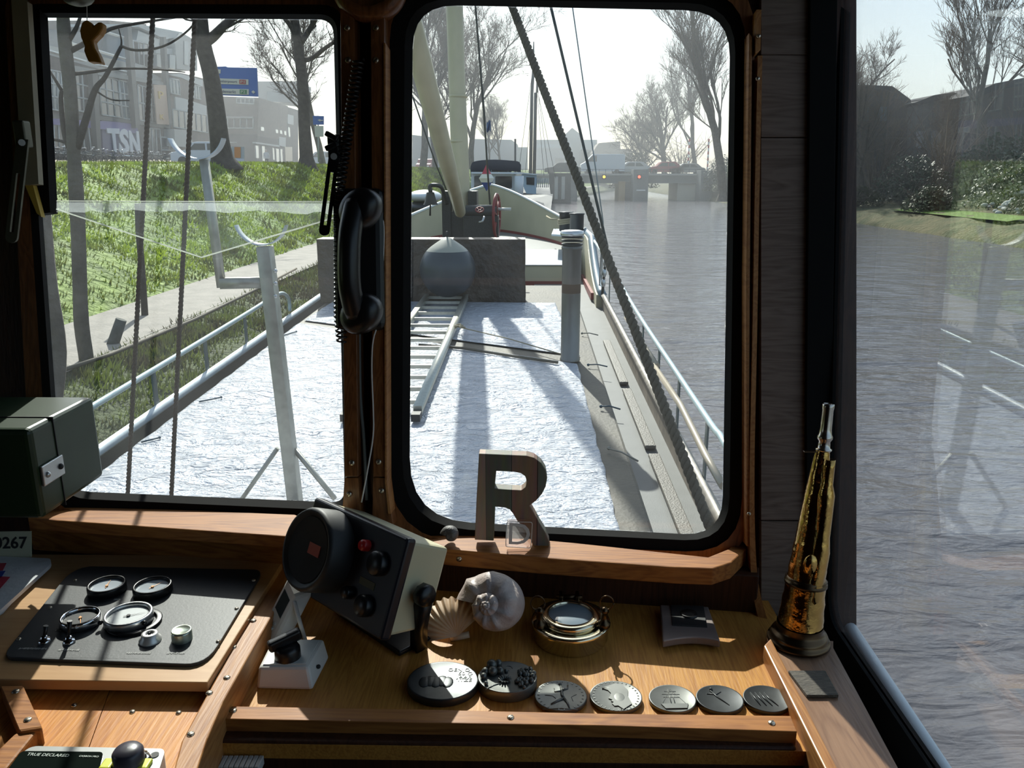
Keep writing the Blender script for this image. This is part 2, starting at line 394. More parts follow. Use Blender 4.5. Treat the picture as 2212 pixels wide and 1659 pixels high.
a.build('rubber_gasket', RUBBER, w)
a = MB(); a.prism([S_(*q)+V((.003, 0, 0)) for q in lin], (.004, 0, 0)); a.build('glass_pane', pane_mat('pane_side', .008, refl=1.3), w)
bar_on_W('trim_13', [(1752, -200), (1812, -200), (1797, 900), (1797, 1400), (1745, 1400), (1742, 900)], .03, .014, RUBBER, **S)
# left wall with a window, back wall, floor, ceiling
def wall_hole(name, P, a0, a1, z0, z1, h, th, m):
    mb = MB(); A0, A1, Z0, Z1 = h
    R = [(a0, z0), (a1, z0), (a1, z1), (a0, z1)]; H = [(A0, Z0), (A1, Z0), (A1, Z1), (A0, Z1)]
    f = lambda q, t: P(q[0], q[1], t)
    mb.strip([f(q, 0) for q in R], [f(q, 0) for q in H]); mb.strip([f(q, th) for q in H], [f(q, th) for q in R]); mb.strip([f(q, 0) for q in H], [f(q, th) for q in H])
    return mb.build(name, m, **S)
wall_hole('wall_left', lambda a, z, t: V((-2.3-t, a, z)), -1.7, 1.65, 1.3, 3.6, (.1, .75, 2.55, 3.1), .05, DARKW)
a = MB(); a.box((-.9, -1.75, 2.45), (2.9, .05, 2.4)); a.build('wall_back', DARKW, **S)
a = MB(); a.box((-.9, -.05, 1.33), (2.9, 3.4, .05)); a.build('floor', DARKW, **S)
a = MB(); a.box((-.9, -.12, 3.39), (2.85, 3.0, .06)); a.build('ceiling', mat('ceiling_lining', (.04, .03, .02), .6), **S)
# ================================================================== CONSOLE
con = empty('dashboard', V((-.2, 1.0, ZD)), 'varnished wooden dashboard running under the two front windows', 'dashboard')
a = MB(); x0 = onZ(400, 1600, ZD).x; a.box(((x0+.39)/2, 1.02, ZD-.01), (.39-x0, .42, .02)); a.build('table_top', DASH, con)
# raised lip along the near edge
zl = ZD+.02
a = MB(); P = [onZ(*p, zl) for p in [(432, 1524), (900, 1532), (1300, 1541), (1708, 1546), (1722, 1580), (1300, 1567), (900, 1561), (405, 1551)]]
a.prism(P, (0, 0, -.06)); lip = a.build('edge_batten', WOODR, con, bevel=.002)
def screws(parent, pts, r=.0045, nrm=(0, 0, 1), m=SCREW):
    for p in pts:
        a = MB(); M_ = TM(p, frame(nrm)); a.smooth = True
        a.lathe([(r, -.001), (r, .0006), (r*.8, .0016), (r*.18, .002), (.00001, .002)], M_, 12); a.smooth = False
        a.mat(1).box((0, 0, 0), (.001, .001, .001)); a.v = a.v[:-8]; a.f = a.f[:-6]; a.mi = a.mi[:-6]; a.sm = a.sm[:-6]
        a.mat(1); a.add([(-r*.75, -r*.12, .0021), (r*.75, -r*.12, .0021), (r*.75, r*.12, .0021), (-r*.75, r*.12, .0021)], [(0, 1, 2, 3)], M_)
        a.build('screw', [m, BLACKM], parent)
screws(con, [onZ(*p, zl) for p in [(455, 1537), (504, 1535), (1103, 1550), (1667, 1562)]])
# face of the console below the lip with mouldings
yf = onZ(900, 1561, zl).y
a = MB(); xr = onZ(1720, 1580, zl).x
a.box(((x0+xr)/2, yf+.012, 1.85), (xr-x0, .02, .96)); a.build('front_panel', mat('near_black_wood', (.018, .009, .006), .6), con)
for k, (y_, h_) in enumerate(((1600, .018), (1642, .03))):
    p = onY(900, y_, yf); a = MB(); a.rbox(((x0+xr)/2, yf-.006, p.z), (xr-x0, .02, h_), .004); a.build('moulding', DARKW, con)
a = MB()
for k in range(9): a.rbox(onY(472+k*11, 1653, yf-.03), (.0055, .02, .012), .001)
tag(a.build('ribbed_grille', mat('pale_grey_plastic', (.45, .45, .43), .5)), 'small pale grey ribbed strip on the console front below the dash edge', 'grille')
# diagonal batten between the gauge board and the dashboard
zb2 = ZD+.045
P = [onZ(*p, zb2) for p in [(607, 1212), (648, 1222), (482, 1516), (446, 1600), (420, 1680), (370, 1680), (392, 1600), (430, 1530)]]
a = MB(); a.prism(P, (0, 0, -.08)); a.build('divider_batten', WOODY, con, bevel=.002)
screws(con, [onZ(*p, zb2) for p in [(547, 1341), (504, 1398), (490, 1464), (452, 1497), (412, 1586)]])
# gauge board and the lower board
a = MB(); P = [onZ(*p, ZP) for p in [(-260, 1195), (622, 1200), (604, 1225), (448, 1474), (-260, 1464)]]
a.prism(P, (0, 0, -.014)); a.build('gauge_board', PANELW, con, bevel=.0015)
ZL = 2.368
a = MB(); P = [onZ(*p, ZL) for p in [(-260, 1475), (62, 1478), (240, 1480), (160, 1700), (-260, 1700)]]; a.prism(P, (0, 0, -.014)); a.build('lower_board', PINE, con)
a = MB(); P = [onZ(*p, ZL) for p in [(242, 1480), (452, 1478), (372, 1700), (162, 1700)]]; a.prism(P, (0, 0, -.014)); a.build('lower_board', PINE, con)
screws(con, [onZ(*p, ZL) for p in [(160, 1524), (286, 1538), (386, 1540)]], .0035)
a = MB(); a.box((x0-.4, onZ(400, 1660, ZL).y, 1.85), (.9, .02, .98)); a.build('left_front_panel', DARKW, con)
# left bracket block and rail
zt = ZL+.022
a = MB(); P = [onZ(*p, zt) for p in [(0, 1480), (50, 1480), (92, 1572), (42, 1580)]]; a.prism(P, (0, 0, -.03)); a.build('corner_block', WOODR, con, bevel=.003)
screws(con, [onZ(*p, zt) for p in [(34, 1494), (60, 1555)]])
a = MB(); P = [onZ(*p, zt-.004) for p in [(34, 1582), (82, 1576), (10, 1665), (-60, 1700), (-90, 1700)]]; a.prism(P, (0, 0, -.03)); a.build('side_rail', WOODR, con, bevel=.003)
a = MB(); P = [onZ(*p, ZP-.001) for p in [(-200, 1474), (40, 1474), (34, 1700), (-200, 1700)]]
# window sills
def sill(px, z, zlow, m, name):
    a = MB(); P = [onZ(*p, z) for p in px]; a.prism(P, (0, 0, zlow-z)); return a.build(name, m, bevel=.002, **S)
zs1 = onW(400, 1118, .05).z
sl = sill([(60, 1088), (640, 1112), (668, 1130), (640, 1160), (120, 1124), (60, 1118)], zs1, zs1-.02, WOODR, 'trim_14')
sill([(60, 1100), (640, 1128), (640, 1160), (60, 1118)], zs1-.021, ZP-.01, WOODR, 'trim_15')
zs2 = onW(1200, 1190, .065).z
sill([(900, 1142), (1240, 1172), (1530, 1203), (1575, 1185), (1608, 1150), (1618, 1150), (1612, 1185), (1580, 1215), (1540, 1228), (1455, 1225), (1200, 1207), (960, 1186), (900, 1176)], zs2, zs2-.028, WOODR, 'trim_16')
sill([(800, 1150), (1240, 1185), (1640, 1225), (1640, 1245), (1200, 1217), (800, 1190)], zs2-.03, ZD-.01, DARKW, 'trim_17')
screws(W2, [onZ(x, y, zs2-.015)+V((0, -.001, 0)) for x, y in [(992, 1207), (1190, 1220), (1400, 1233)]], nrm=(0, -1, .1))
screws(W2, [onW(x, y, .064) for x, y in [(818, 998), (824, 1060), (812, 60), (812, 130)]], nrm=-WNn)
screws(W1, [onW(x, y, .064) for x, y in [(760, 1000), (754, 1068), (750, 60), (752, 130)]], nrm=-WNn)
screws(W2, [onW(x, y, .06) for x, y in [(1639, 78), (1637, 170), (1618, 1110)]], .003, nrm=-WNn)
# side ledge, its batten
zs3 = 2.352
a = MB(); P = [onZ(*p, zs3) for p in [(1655, 1372), (1800, 1385), (1800, 1400), (2150, 2050), (1990, 2050)]]; a.prism(P, (0, 0, -.03))
a.build('trim_18', wood('greyed_ledge', (.30, .17, .10), (.19, .10, .06), axis=1, rough=.4), **S)
zb3 = zs3+.008
a = MB(); P = [onZ(*p, zb3) for p in [(1650, 1394), (1665, 1378), (2010, 2050), (1975, 2050)]]; a.prism(P, (0, 0, -.075)); a.build('trim_19', WOODY, bevel=.002, **S)
# ================================================================== GAUGE PANEL
R0 = Matrix.Identity(4)
pan = empty('instrument_panel', onZ(300, 1330, ZP), 'black instrument panel with round corners and four dials on the left board', 'instrument panel')
zt = ZP+.005
P = rloop([(160, 1222), (570, 1230), (445, 1436), (2, 1420)], [45, 22, 48, 30])
a = MB(); a.prism([onZ(*p, zt) for p in P], (0, 0, -.005)); a.build('plate', mat('black_panel_plate', (.035, .038, .042), .5, bump=.05, bscale=300), pan, bevel=.001)
screws(pan, [onZ(*p, zt) for p in [(163, 1254), (108, 1313), (41, 1381), (548, 1254), (511, 1315), (471, 1386)]], .003)
GL = mat('dial_glass', (.02, .025, .03), .04, spec=.8)
FACES = [mat('dial_black', (.02, .022, .024), .4), mat('dial_painted_reflection', (.38, .42, .46), .12), mat('dial_white', (.55, .58, .58), .35)]  # second face brightened: pale reflection in the glass put into its colour
def gauge(cx, cy, rpx, face, ring, tilt=0.0, needle=0, flap=False):
    c = onZ(cx, cy, zt+.012); r = rpx*mpp(c)
    g = MB(); g.smooth = True; M_ = TM(c-V((0, 0, .012)), Matrix.Rotation(tilt, 4, 'X'))
    g.lathe([(r*.9, 0), (r, .002), (r, .011), (r*.97, .0135), (r*.88, .0135), (r*.84, .011), (r*.84, .009)], M_, 36)
    go = g.build('dial_ring', ring, pan)
    f = MB(); f.lathe([(r*.86, .0085), (.0001, .0085)], M_, 36)
    for k in range(24):                       # scale ticks
        an = math.radians(-210+k*240/23); l = .12 if k % 4 == 0 else .06
        f.mat(1).add([(r*.8*math.cos(an-.012), r*.8*math.sin(an-.012), .0089), (r*.8*math.cos(an+.012), r*.8*math.sin(an+.012), .0089), (r*(.8-l)*math.cos(an+.012), r*(.8-l)*math.sin(an+.012), .0089), (r*(.8-l)*math.cos(an-.012), r*(.8-l)*math.sin(an-.012), .0089)], [(0, 1, 2, 3)], M_)
    tick = mat('dial_marks_light', (.6, .6, .55), .5) if face != 2 else BLACKM
    f.build('dial_face', [FACES[face], tick], go)
    nd = MB(); Mn = M_ @ Matrix.Rotation(math.radians(needle), 4, 'Z')
    nd.add([(-r*.2, -r*.03, .0095), (r*.68, -.0002, .0095), (r*.68, .0002, .0095), (-r*.2, r*.03, .0095)], [(0, 1, 2, 3)], Mn); nd.lathe([(r*.08, .009), (r*.08, .0105), (.0001, .0105)], M_, 10)
    nd.build('needle', BLACKM if face == 2 else mat('needle_orange', (.8, .35, .1), .5), go)
    if flap:
        h = MB(); h.smooth = True; M2 = TM(c+V((r*.30, -.004, -.011))); h.lathe([(r*1.1, 0), (r*1.12, .002), (r*1.08, .003), (r*.9, .003)], M2, 36)
        h.build('backing_flange', BLACK, go)
        for s_ in (-1, 1):
            h = MB(); h.sphere(c+V((s_*r*.95, -r*.55, -.003)), .0035, 8); h.build('clamp_nut', BLACK, go)
gauge(230, 1262, 39, 1, BLACK, needle=100)
gauge(329, 1264, 40, 1, BLACK, needle=60)
gauge(173, 1331, 41, 0, CHROME, needle=-60)
gauge(277, 1326, 50, 2, STEEL, needle=25, flap=True)
# silver key lock and push button
for (cx, cy, kind) in ((325, 1384, 'key_switch'), (394, 1381, 'push_button')):
    c = onZ(cx, cy, zt); r = 21*mpp(c); a = MB(); a.smooth = True
    if kind == 'key_switch':
        a.lathe([(r*1.1, 0), (r*1.1, .003), (r*.85, .006), (r*.8, .011), (r*.45, .012), (r*.42, .009), (r*.3, .009), (.0001, .009)], TM(c), 28)
        a.mat(1).box(c+V((0, 0, .0105)), (r*.12, r*.5, .004))
    else: a.lathe([(r*1.02, 0), (r*1.02, .012), (r*.92, .015), (r*.85, .014), (.0001, .0135)], TM(c), 28)
    a.build(kind, [mat('satin_silver', (.72, .72, .70), .4, .6) if kind == 'key_switch' else mat('greenish_chrome', (.55, .6, .5), .3, .8), BLACK], pan)
for (cx, cy, ln) in ((97, 1386, .022), (150, 1387, .03)):
    c = onZ(cx, cy, zt); a = MB(); a.smooth = True
    a.lathe([(.0085, 0), (.0085, .002), (.007, .004), (.0045, .0045), (.0045, .008), (.003, .009), (.0001, .009)], TM(c), 6)
    sw = a.build('toggle_switch', CHROME, pan)
    a = MB(); a.tube([c+V((0, 0, .006)), c+V((.001, .001, ln*.5)), c+V((.003, .003, ln))], [.0018, .0026, .0034], 8); a.build('toggle_lever', BLACK, sw)
# engraved lettering plates (too small to read): rows of short light strokes
LBL = mat('engraved_label', (.30, .30, .29), .6)
rnd = random.Random(4)
for (cx, cy, wpx) in ((72, 1401, 60), (150, 1404, 45), (148, 1362, 55), (254, 1295, 14), (300, 1411, 50), (380, 1411, 36)):
    c = onZ(cx, cy, zt+.0004); s_ = mpp(c); a = MB(); x = -wpx/2*s_
    while x < wpx/2*s_:
        w_ = rnd.uniform(1.5, 3)*s_; a.box(c+V((x, rnd.uniform(-1, 1)*s_*.6, 0)), (w_, rnd.choice([3, 6])*s_, .0004)); x += w_+1.2*s_
    a.build('label_strip', LBL, pan)
# ================================================================== THINGS ON THE LEFT
g = MB(); Y1, Y2 = 1.03, 1.2
p1 = onY(62, 928, Y1); p2 = onY(62, 1122, Y1)
gb = empty('green_metal_box', (p1.x-.1, (Y1+Y2)/2, p2.z), 'dark green metal box mounted beside the left window, with a small metal tab', 'box')
g.rbox((p1.x-.12, (Y1+Y2)/2, (p1.z+p2.z)/2), (.24, Y2-Y1, p1.z-p2.z), .008); g.build('body', mat('dark_green_enamel', (.016, .036, .015), .4, var=.1, vscale=20), gb)
a = MB(); a.box((p1.x-.12, Y1+.055, (p1.z+p2.z)/2), (.243, .0015, p1.z-p2.z+.003)); a.build('lid_seam', BLACKM, gb)
c = onX(114, 1016, p1.x+.003); a = MB(); a.rbox(c, (.004, .052, .030), .0015, Matrix.Rotation(.0, 4, 'X')); tb = a.build('latch_tab', STEEL, gb)
for s_ in (-1, 1):
    a = MB(); a.sphere(c+V((.002, s_*.016, 0)), .0045, 8); a.build('rivet', BLACKM if s_ > 0 else STEEL, tb)
a = MB(); pts = spline([onY(126, 950, 1.19), onY(142, 975, 1.18), onY(147, 1020, 1.17), onY(136, 1060, 1.17), onY(118, 1075, 1.17)], 6); a.tube(pts, .0028, 8)
a.build('cable', mat('grey_cable', (.22, .24, .23), .5), gb)
# number plate leaning on the wall
npl = empty('number_plate', onZ(20, 1205, ZP), 'cream number plate reading 0267 leaning on the wall behind the chart', 'number plate')
c = onY(8, 1176, 1.165); n_ = V((.05, -1, .25)).normalized(); M_ = TM(c, frame(n_, (1, .05, 0)))
a = MB(); a.box((-.02, 0, 0), (.128, .042, .003), None); a.v = [tuple(M_ @ V(p)) for p in a.v]; a.build('plate', mat('cream_plate', (.50, .50, .36), .5), npl)
a = MB(); a.text('V0267', .026, M_ @ Matrix.Translation((.004, .002, .0018)), .0004, bold=.0005); a.build('digits', BLACKM, npl)
# folded chart
ch = empty('folded_chart', onZ(30, 1260, ZP), 'folded white chart with red and blue print at the left edge', 'chart')
zc = ZP+.012
a = MB(); a.prism([onZ(*p, zc) for p in rloop([(-150, 1196), (108, 1206), (112, 1216), (0, 1318), (-150, 1420)], [0, 4, 8, 3, 0], 3)], (0, 0, -.006)); a.build('sheet', mat('white_paper', (.60, .62, .64), .35, bump=.2, bscale=25), ch)
a = MB(); a.prism([onZ(*p, zc-.006) for p in [(-150, 1200), (98, 1214), (6, 1318), (-150, 1424)]], (0, 0, -.005)); a.build('inner_sheet', mat('white_paper2', (.5, .52, .55), .5), ch)
for (q_, m_, nm) in (([(-60, 1218), (14, 1216), (6, 1232), (-60, 1235)], mat('print_red', (.45, .04, .07), .4), 'red_print'), ([(-60, 1242), (22, 1246), (-4, 1276), (-60, 1300)], mat('print_red', (0, 0, 0)), 'red_print'), ([(-60, 1236), (12, 1233), (2, 1248), (-60, 1260)], mat('print_blue', (.03, .06, .30), .4), 'blue_print')):
    a = MB(); a.prism([onZ(*p, zc+.0006) for p in q_], (0, 0, -.0005)); a.build(nm, m_, ch)
# GPS set at the bottom edge
zg = ZL+.03
gp = empty('navigation_set', onZ(190, 1640, ZL), 'silver navigation receiver with dark screen and black knob at the bottom edge', 'navigation receiver')
a = MB(); a.prism([onZ(*p, zg) for p in rloop([(60, 1611), (358, 1617), (318, 1745), (-40, 1745)], [24, 14, 10, 10])], (0, 0, -.03)); a.build('housing', mat('silver_plastic', (.42, .43, .42), .35, .4), gp, bevel=.003)
a = MB(); a.prism([onZ(*p, zg+.001) for p in rloop([(46, 1622), (224, 1624), (196, 1740), (-40, 1740)], 10)], (0, 0, -.001)); scn = a.build('screen', mat('dark_screen', (.008, .012, .010), .08), gp)
tm = lambda x, y, z, rz=0: TM(onZ(x, y, z), Matrix.Rotation(rz, 4, 'Z'))
a = MB(); a.text('TRUE DECLARED', .006, tm(104, 1631, zg+.0015, -.03), .0002); a.build('screen_text', mat('screen_text_pale', (.5, .55, .5), .5), scn)
a = MB(); a.text('CARBON PRO', .0034, tm(192, 1634, zg+.0015, -.03), .0002); a.build('model_text', mat('screen_text_pale', (0, 0, 0)), scn)
c = onZ(280, 1652, zg); a = MB(); a.smooth = True; a.lathe([(.022, 0), (.0215, .002), (.017, .004)], TM(c), 28); kb = a.build('knob_ring', CHROME, gp)
a = MB(); a.smooth = True; a.lathe([(.016, 0), (.0155, .016), (.013, .0195), (.006, .021), (.0001, .0213)], TM(c), 28); a.build('knob', mat('knob_grey', (.05, .045, .06), .35), kb)
for (x, y) in ((232, 1652), (312, 1652)):
    a = MB(); a.rbox(onZ(x, y, zg+.002), (.012, .016, .005), .002); a.build('button', mat('yellow_green_button', (.65, .68, .05), .4), gp)
c = onZ(334, 1630, zg+.0008); a = MB(); a.lathe([(.0045, .0), (.0001, .0)], TM(c), 14); a.build('screw_hole', BLACKM, gp)
# left latch stay
def stay(name, p0, p1, wpx, d, m, label, slot=(.35, .95)):
    st = empty(name, onW(*p1, d), label, 'window stay')
    A, B = V(p0), V(p1); t = (B-A).normalized(); n = V((-t.y, t.x)); w = wpx/2
    o = [A+n*w, A-n*w]; e_ = B; arc = []
    for k in range(9):
        an = -math.pi/2+math.pi*k/8; arc.append(e_+n*w*math.sin(an)+t*w*math.cos(an))
    outer = [A+n*w, A-n*w]+arc
    L = (B-A).length; h = [A+t*L*slot[0]+n*w*.35, A+t*L*slot[0]-n*w*.35, A+t*L*slot[1]-n*w*.35, A+t*L*slot[1]+n*w*.35]
    a = MB(); a.prism([onW(*q, d) for q in outer], WNn*.004, [[onW(*q, d) for q in h]]); a.build('slotted_arm', m, st)
    a = MB(); a.rbox(onW(*(A-t*10), d-.01), (.018, .02, .04), .003); a.build('hinge_block', m, st)
    a = MB(); a.tube([onW(*(A+t*8), d+.012), onW(*(A+t*8), d-.03)], .005, 10); a.build('pivot_pin', STEEL, st)
    return st
stay('window_stay', (48, 300), (24, 512), 26, .075, mat('oxidised_bronze', (.10, .10, .075), .45, .6), 'slotted metal window stay hanging left of the left window')
s2 = stay('window_stay', (722, 330), (700, 498), 22, .075, BLACK, 'black slotted window stay hanging beside the telephone handset', (.25, .93))
for k in (0, 1):
    a = MB(); p = onW(716, 294+k*22, .085); a.rbox(p, (.02, .006, .008), .002, Matrix.Rotation(.5-.9*k, 4, 'Y')); a.build('wing_nut', BLACK, s2)
# clear acrylic wind guard in the lower half of the left window
ac = empty('acrylic_guard', onW(430, 556, .015), 'clear acrylic panel with a pointed lower edge across the left window', 'acrylic panel')
out = [(122, 434), (724, 434), (724, 470), (435, 556), (122, 452)]
a = MB(); a.prism([onW(*p, .012) for p in out], WNn*.003); a.build('sheet', pane_mat('acrylic', .014, (.97, .99, .98)), ac)
EDGE = lucent('acrylic_edge', (.95, .97, .93), .75)
a = MB(); a.tube([onW(*p, .014) for p in [(122, 452), (435, 556), (724, 470)]], .0012, 6); a.build('polished_edge', EDGE, ac)
a = MB(); a.tube([onW(*p, .014) for p in [(122, 434), (724, 436)]], .0006, 6); a.build('top_edge', EDGE, ac)
rnd = random.Random(2); low = [(724-602*k/40, 456+rnd.uniform(-3, 4)+(4 if k < 8 else 0)) for k in range(41)]
a = MB(); a.prism([onW(*p, .016) for p in [(122, 436), (724, 437)]+low], WNn*.0005)
a.build('frosted_tape', pane_mat('frosted_film', .16, (1, 1, 1)), ac)
# hanging wooden ornament
orn = empty('hanging_ornament', onW(197, 135, .1), 'orange wooden bird ornament hanging on a thread in the left window', 'ornament')
pt = [(440, 60), (500, 130), (560, 85), (605, 90), (605, 160), (570, 220), (500, 290), (520, 370), (560, 440), (598, 535), (520, 520), (450, 520), (420, 450), (403, 400), (410, 350), (372, 260), (358, 180), (380, 90)]
pt = [(100+x*.1989, 30+y*.1989) for x, y in pt]; pl = [onW(*p, .1) for p in pt]
a = MB(); a.prism(pl, WNn*.014); a.build('carved_body', mat('orange_wood', (.42, .20, .03), .5, var=.2), orn, bevel=.003)
a = MB(); a.tube([onW(188, 45, .095), onW(186, -80, .095)], .0006, 5); a.build('thread', WHITE, orn)
a = MB(); a.smooth = True; a.sphere(onW(168, -6, .12), .022, 10, sc=(1, 1, .55)); tag(a.build('ceiling_knob', mat('oxidised_bronze', (0, 0, 0))), 'round bronze knob above the hanging ornament at the top edge', 'knob')
# round wooden bezel above the centre post
a = MB(); a.smooth = True; c = onW(797, -40, .06); Mx = TM(c, frame(-WNn)); a.lathe([(.055, -.02), (.058, 0), (.052, .012), (.040, .014), (.036, .006), (.0001, .006)], Mx, 36)
tag(a.build('round_wooden_bezel', [WOODV]), 'round turned wooden bezel above the centre post at the top edge', 'bezel')
# telephone handset on the centre post
ph = empty('telephone_handset', onW(775, 705, .08), 'black telephone handset hanging in its cradle on the centre post', 'telephone')
a = MB(); p = onW(778, 562, .062); a.rbox(p, (.078, .03, .215), .012, Matrix.Rotation(-.15, 4, 'X')); a.build('cradle', BLACK, ph)
hp = [onW(x, y, d) for x, y, d in [(768, 440, .110), (757, 500, .128), (754, 560, .132), (756, 620, .128), (768, 680, .110)]]
a = MB(); a.tube(spline(hp, 6), .0165, 12); a.build('handle', BLACK, ph)
for (x, y) in ((778, 452), (780, 678)):
    a = MB(); a.smooth = True; c = onW(x, y, .105); Mx = TM(c, frame(-WNn+V((-.25, 0, 0))))
    a.lathe([(.0001, -.028), (.026, -.026), (.033, -.012), (.034, .004), (.030, .014), (.018, .019), (.0001, .020)], Mx, 24, sx=1.0, sy=.82); a.build('ear_cup' if y < 500 else 'mouth_cup', BLACK, ph)
a = MB(); pts = []
N_ = 60*14
for k in range(N_):
    t = k/(N_-1); y = 128+t*610; xx = (782-32*t) if t < .4 else (769-27*(1-abs(t-.7)/.4)*1.0) if t < 1.1 else 742
    xx = 775-42*min(1, t*2.2)+ (6*max(0, t-.9)*10)
    c = onW(xx, y, .075-.01*t); an = k/14*2*math.pi
    pts.append(c+V((.0075*math.cos(an), .0075*math.sin(an), 0)))
a.tube(pts, .0019, 5); a.build('coiled_cord', BLACK, ph)
a = MB(); a.tube(spline([onW(x, y, .068) for x, y in [(818, 462), (829, 490), (826, 600), (822, 680), (806, 735), (803, 800), (806, 880), (806, 940), (795, 1010), (781, 1085)]], 5), .0013, 6)
tag(a.build('thin_white_cable', WHITEP), 'thin white cable hanging loosely down the centre post', 'cable')
a = MB(); a.tube(spline([onW(x, y, .045) for x, y in [(776, 700), (778, 850), (786, 950), (792, 1080)]], 5), .003, 6)
tag(a.build('grey_cable', mat('grey_cable', (0, 0, 0))), 'grey cable running down the groove of the centre post', 'cable')
# ================================================================== DISPLAY UNIT
P0 = V((-.158, .969, 2.529)); E1 = V((-.72, .69, -.04)).normalized(); E2 = V((-.25, -.31, -.92)); E2 = (E2-E1*E2.dot(E1)).normalized()
E3 = E1.cross(E2)
if E3.y < 0: E3 = -E3
B3 = Matrix((E1, E2, E3)).transposed().to_4x4()
L1, L2, L3 = .228, .135, .078
def D_(u, v, w): return P0+E1*u+E2*v+E3*w
du = empty('display_unit', V((-.10, .98, ZD)), 'cream and black echo sounder with round hood tilted on a bracket between the windows', 'echo sounder')
a = MB(); i1 = .006
fr = [D_(.002, .002, .014), D_(L1-.002, .002, .014), D_(L1-.002, L2-.002, .014), D_(.002, L2-.002, .014)]
bk = [D_(.010, .008, L3+.012), D_(L1-.014, .008, L3+.012), D_(L1-.014, L2-.012, L3+.012), D_(.010, L2-.012, L3+.012)]
a.hexa(fr+bk); a.build('casing', CREAM, du, bevel=.005)
a = MB(); a.rbox(D_(L1/2, L2/2, .008), (L1+.004, L2+.004, .018), .005, B3); a.build('front_bezel', mat('bezel_dark', (.012, .012, .018), .35), du)
hc = D_(.158, .062, -.002)
a = MB(); a.smooth = True; Mh = TM(hc, B3)
a.lathe([(.060, .006), (.060, -.034), (.057, -.040), (.053, -.040), (.051, -.036), (.0001, -.034)], Mh, 40); a.build('round_hood', mat('hood_rubber', (.016, .017, .017), .55), du)
a = MB(); a.lathe([(.047, -.0365), (.0001, -.0350)], Mh, 30); sc_ = a.build('scale_disc', mat('scale_disc', (.015, .014, .012), .3), du)
a = MB(); a.box(D_(.142, .058, -.0385), (.028, .016, .001), B3); a.build('red_label', mat('red_label', (.32, .06, .03), .5), sc_)
for (u, v, r, m_, nm) in ((.075, .030, .008, mat('red_lamp', (.45, .02, .02), .3), 'red_knob'), (.040, .045, .017, BLACK, 'range_knob'), (.045, .105, .015, BLACK, 'gain_knob'), (.085, .100, .009, BLACK, 'small_knob')):
    a = MB(); a.smooth = True; a.lathe([(r, 0), (r, -.010), (r*.85, -.013), (.0001, -.013)], TM(D_(u, v, .0), B3), 20); a.build(nm, m_, du)
a = MB(); a.box(D_(.055, .077, -.0015), (.034, .010, .001), B3); a.build('olive_label', mat('olive_label', (.06, .06, .02), .5), du)
# bracket
k0 = D_(-.004, .070, .045); a = MB(); a.smooth = True
Mk = TM(k0, frame(-E1)); pr = [(.0001, .018), (.014, .017), (.016, .012), (.016, .003), (.012, 0)]
a.lathe(pr, Mk, 9); a.build('tilt_knob', BLACK, du)
foot = onZ(886, 1405, ZD)
a = MB(); a.tube([k0+V((.006, -.004, -.002)), k0.lerp(foot, .5)+V((.006, -.006, 0)), V((foot.x+.012, foot.y+.004, ZD+.004))], .0125, 4, up=(0, 1, 0)); a.build('bracket_arm', BLACK, du)
a = MB(); a.rbox(V((foot.x-.05, foot.y+.06, ZD+.004)), (.16, .06, .008), .003, Matrix.Rotation(-.76, 4, 'Z')); a.build('bracket_foot', BLACK, du)
k1 = D_(L1+.004, .070, .045); a = MB(); a.tube([k1, V((k1.x+.02, k1.y+.01, ZD+.004))], .0125, 4); a.build('bracket_arm', BLACK, du)
# ------------------------------------------------------------------ white remote
rm = empty('remote_control', onZ(572, 1392, ZD), 'white hand-held remote control standing in its clip beside the black knob box', 'remote control')
b0 = onZ(562, 1358, ZD+.022); b1 = onZ(580, 1402, ZD+.004); t0 = onZ(619, 1248, ZD+.085); t1 = t0+(b1-b0)
th = V((.027, .014, .004))
a = MB(); a.hexa([b0, b1, b1+th, b0+th, t0, t1, t1+th, t0+th]); a.build('housing', WHITEP, rm, bevel=.005)
nx = (b1-b0).cross(t0-b0).normalized(); nx = nx if nx.x < 0 else -nx
def Rm(u, v, w=.0006): return b0+(b1-b0)*u+(t0-b0)*v+nx*w
a = MB(); q = [Rm(.22, .50), Rm(.80, .50), Rm(.80, .86), Rm(.22, .86)]; a.prism(q, nx*-.0008); a.build('screen', mat('lcd_dark', (.05, .06, .06), .15), rm)
for i in range(2):
    for j in range(3):
        a = MB(); c = Rm(.35+.3*i, .16+.09*j, .001); a.sphere(c, .0028, 6); a.build('button', mat('grey_button', (.35, .35, .34), .5), rm)
a = MB(); a.tube(spline([onZ(636, 1300, ZD+.06), onZ(648, 1345, ZD+.04), onZ(655, 1368, ZD+.02), onZ(660, 1385, ZD+.004)], 5), .003, 8); a.build('clip_arm', WHITEP, rm)
# ------------------------------------------------------------------ box with black knob
kb = empty('control_box', onZ(620, 1450, ZD), 'white plastic box with a black lever knob on the left end of the dashboard', 'control box')
h = .030
bq = [onZ(553, 1489, ZD), onZ(676, 1492, ZD), onZ(712, 1421, ZD), onZ(588, 1412, ZD)]
tq = [onZ(558, 1441, ZD+h), onZ(666, 1440, ZD+h), onZ(700, 1380, ZD+h), onZ(590, 1378, ZD+h)]
a = MB(); a.hexa(bq+tq); a.build('housing', WHITEP, kb, bevel=.004)
a = MB(); cen = sum(tq, V((0, 0, 0)))/4; a.prism([cen+(p-cen)*.86+V((0, 0, .0012)) for p in tq], (0, 0, -.001)); a.build('face_plate', mat('face_plate_white', (.78, .80, .76), .3), kb)
c = onZ(622, 1420, ZD+h); a = MB(); a.smooth = True; a.lathe([(.0175, .001), (.0172, .014), (.014, .019), (.0001, .019)], TM(c), 28)
kk = a.build('knob', BLACK, kb)
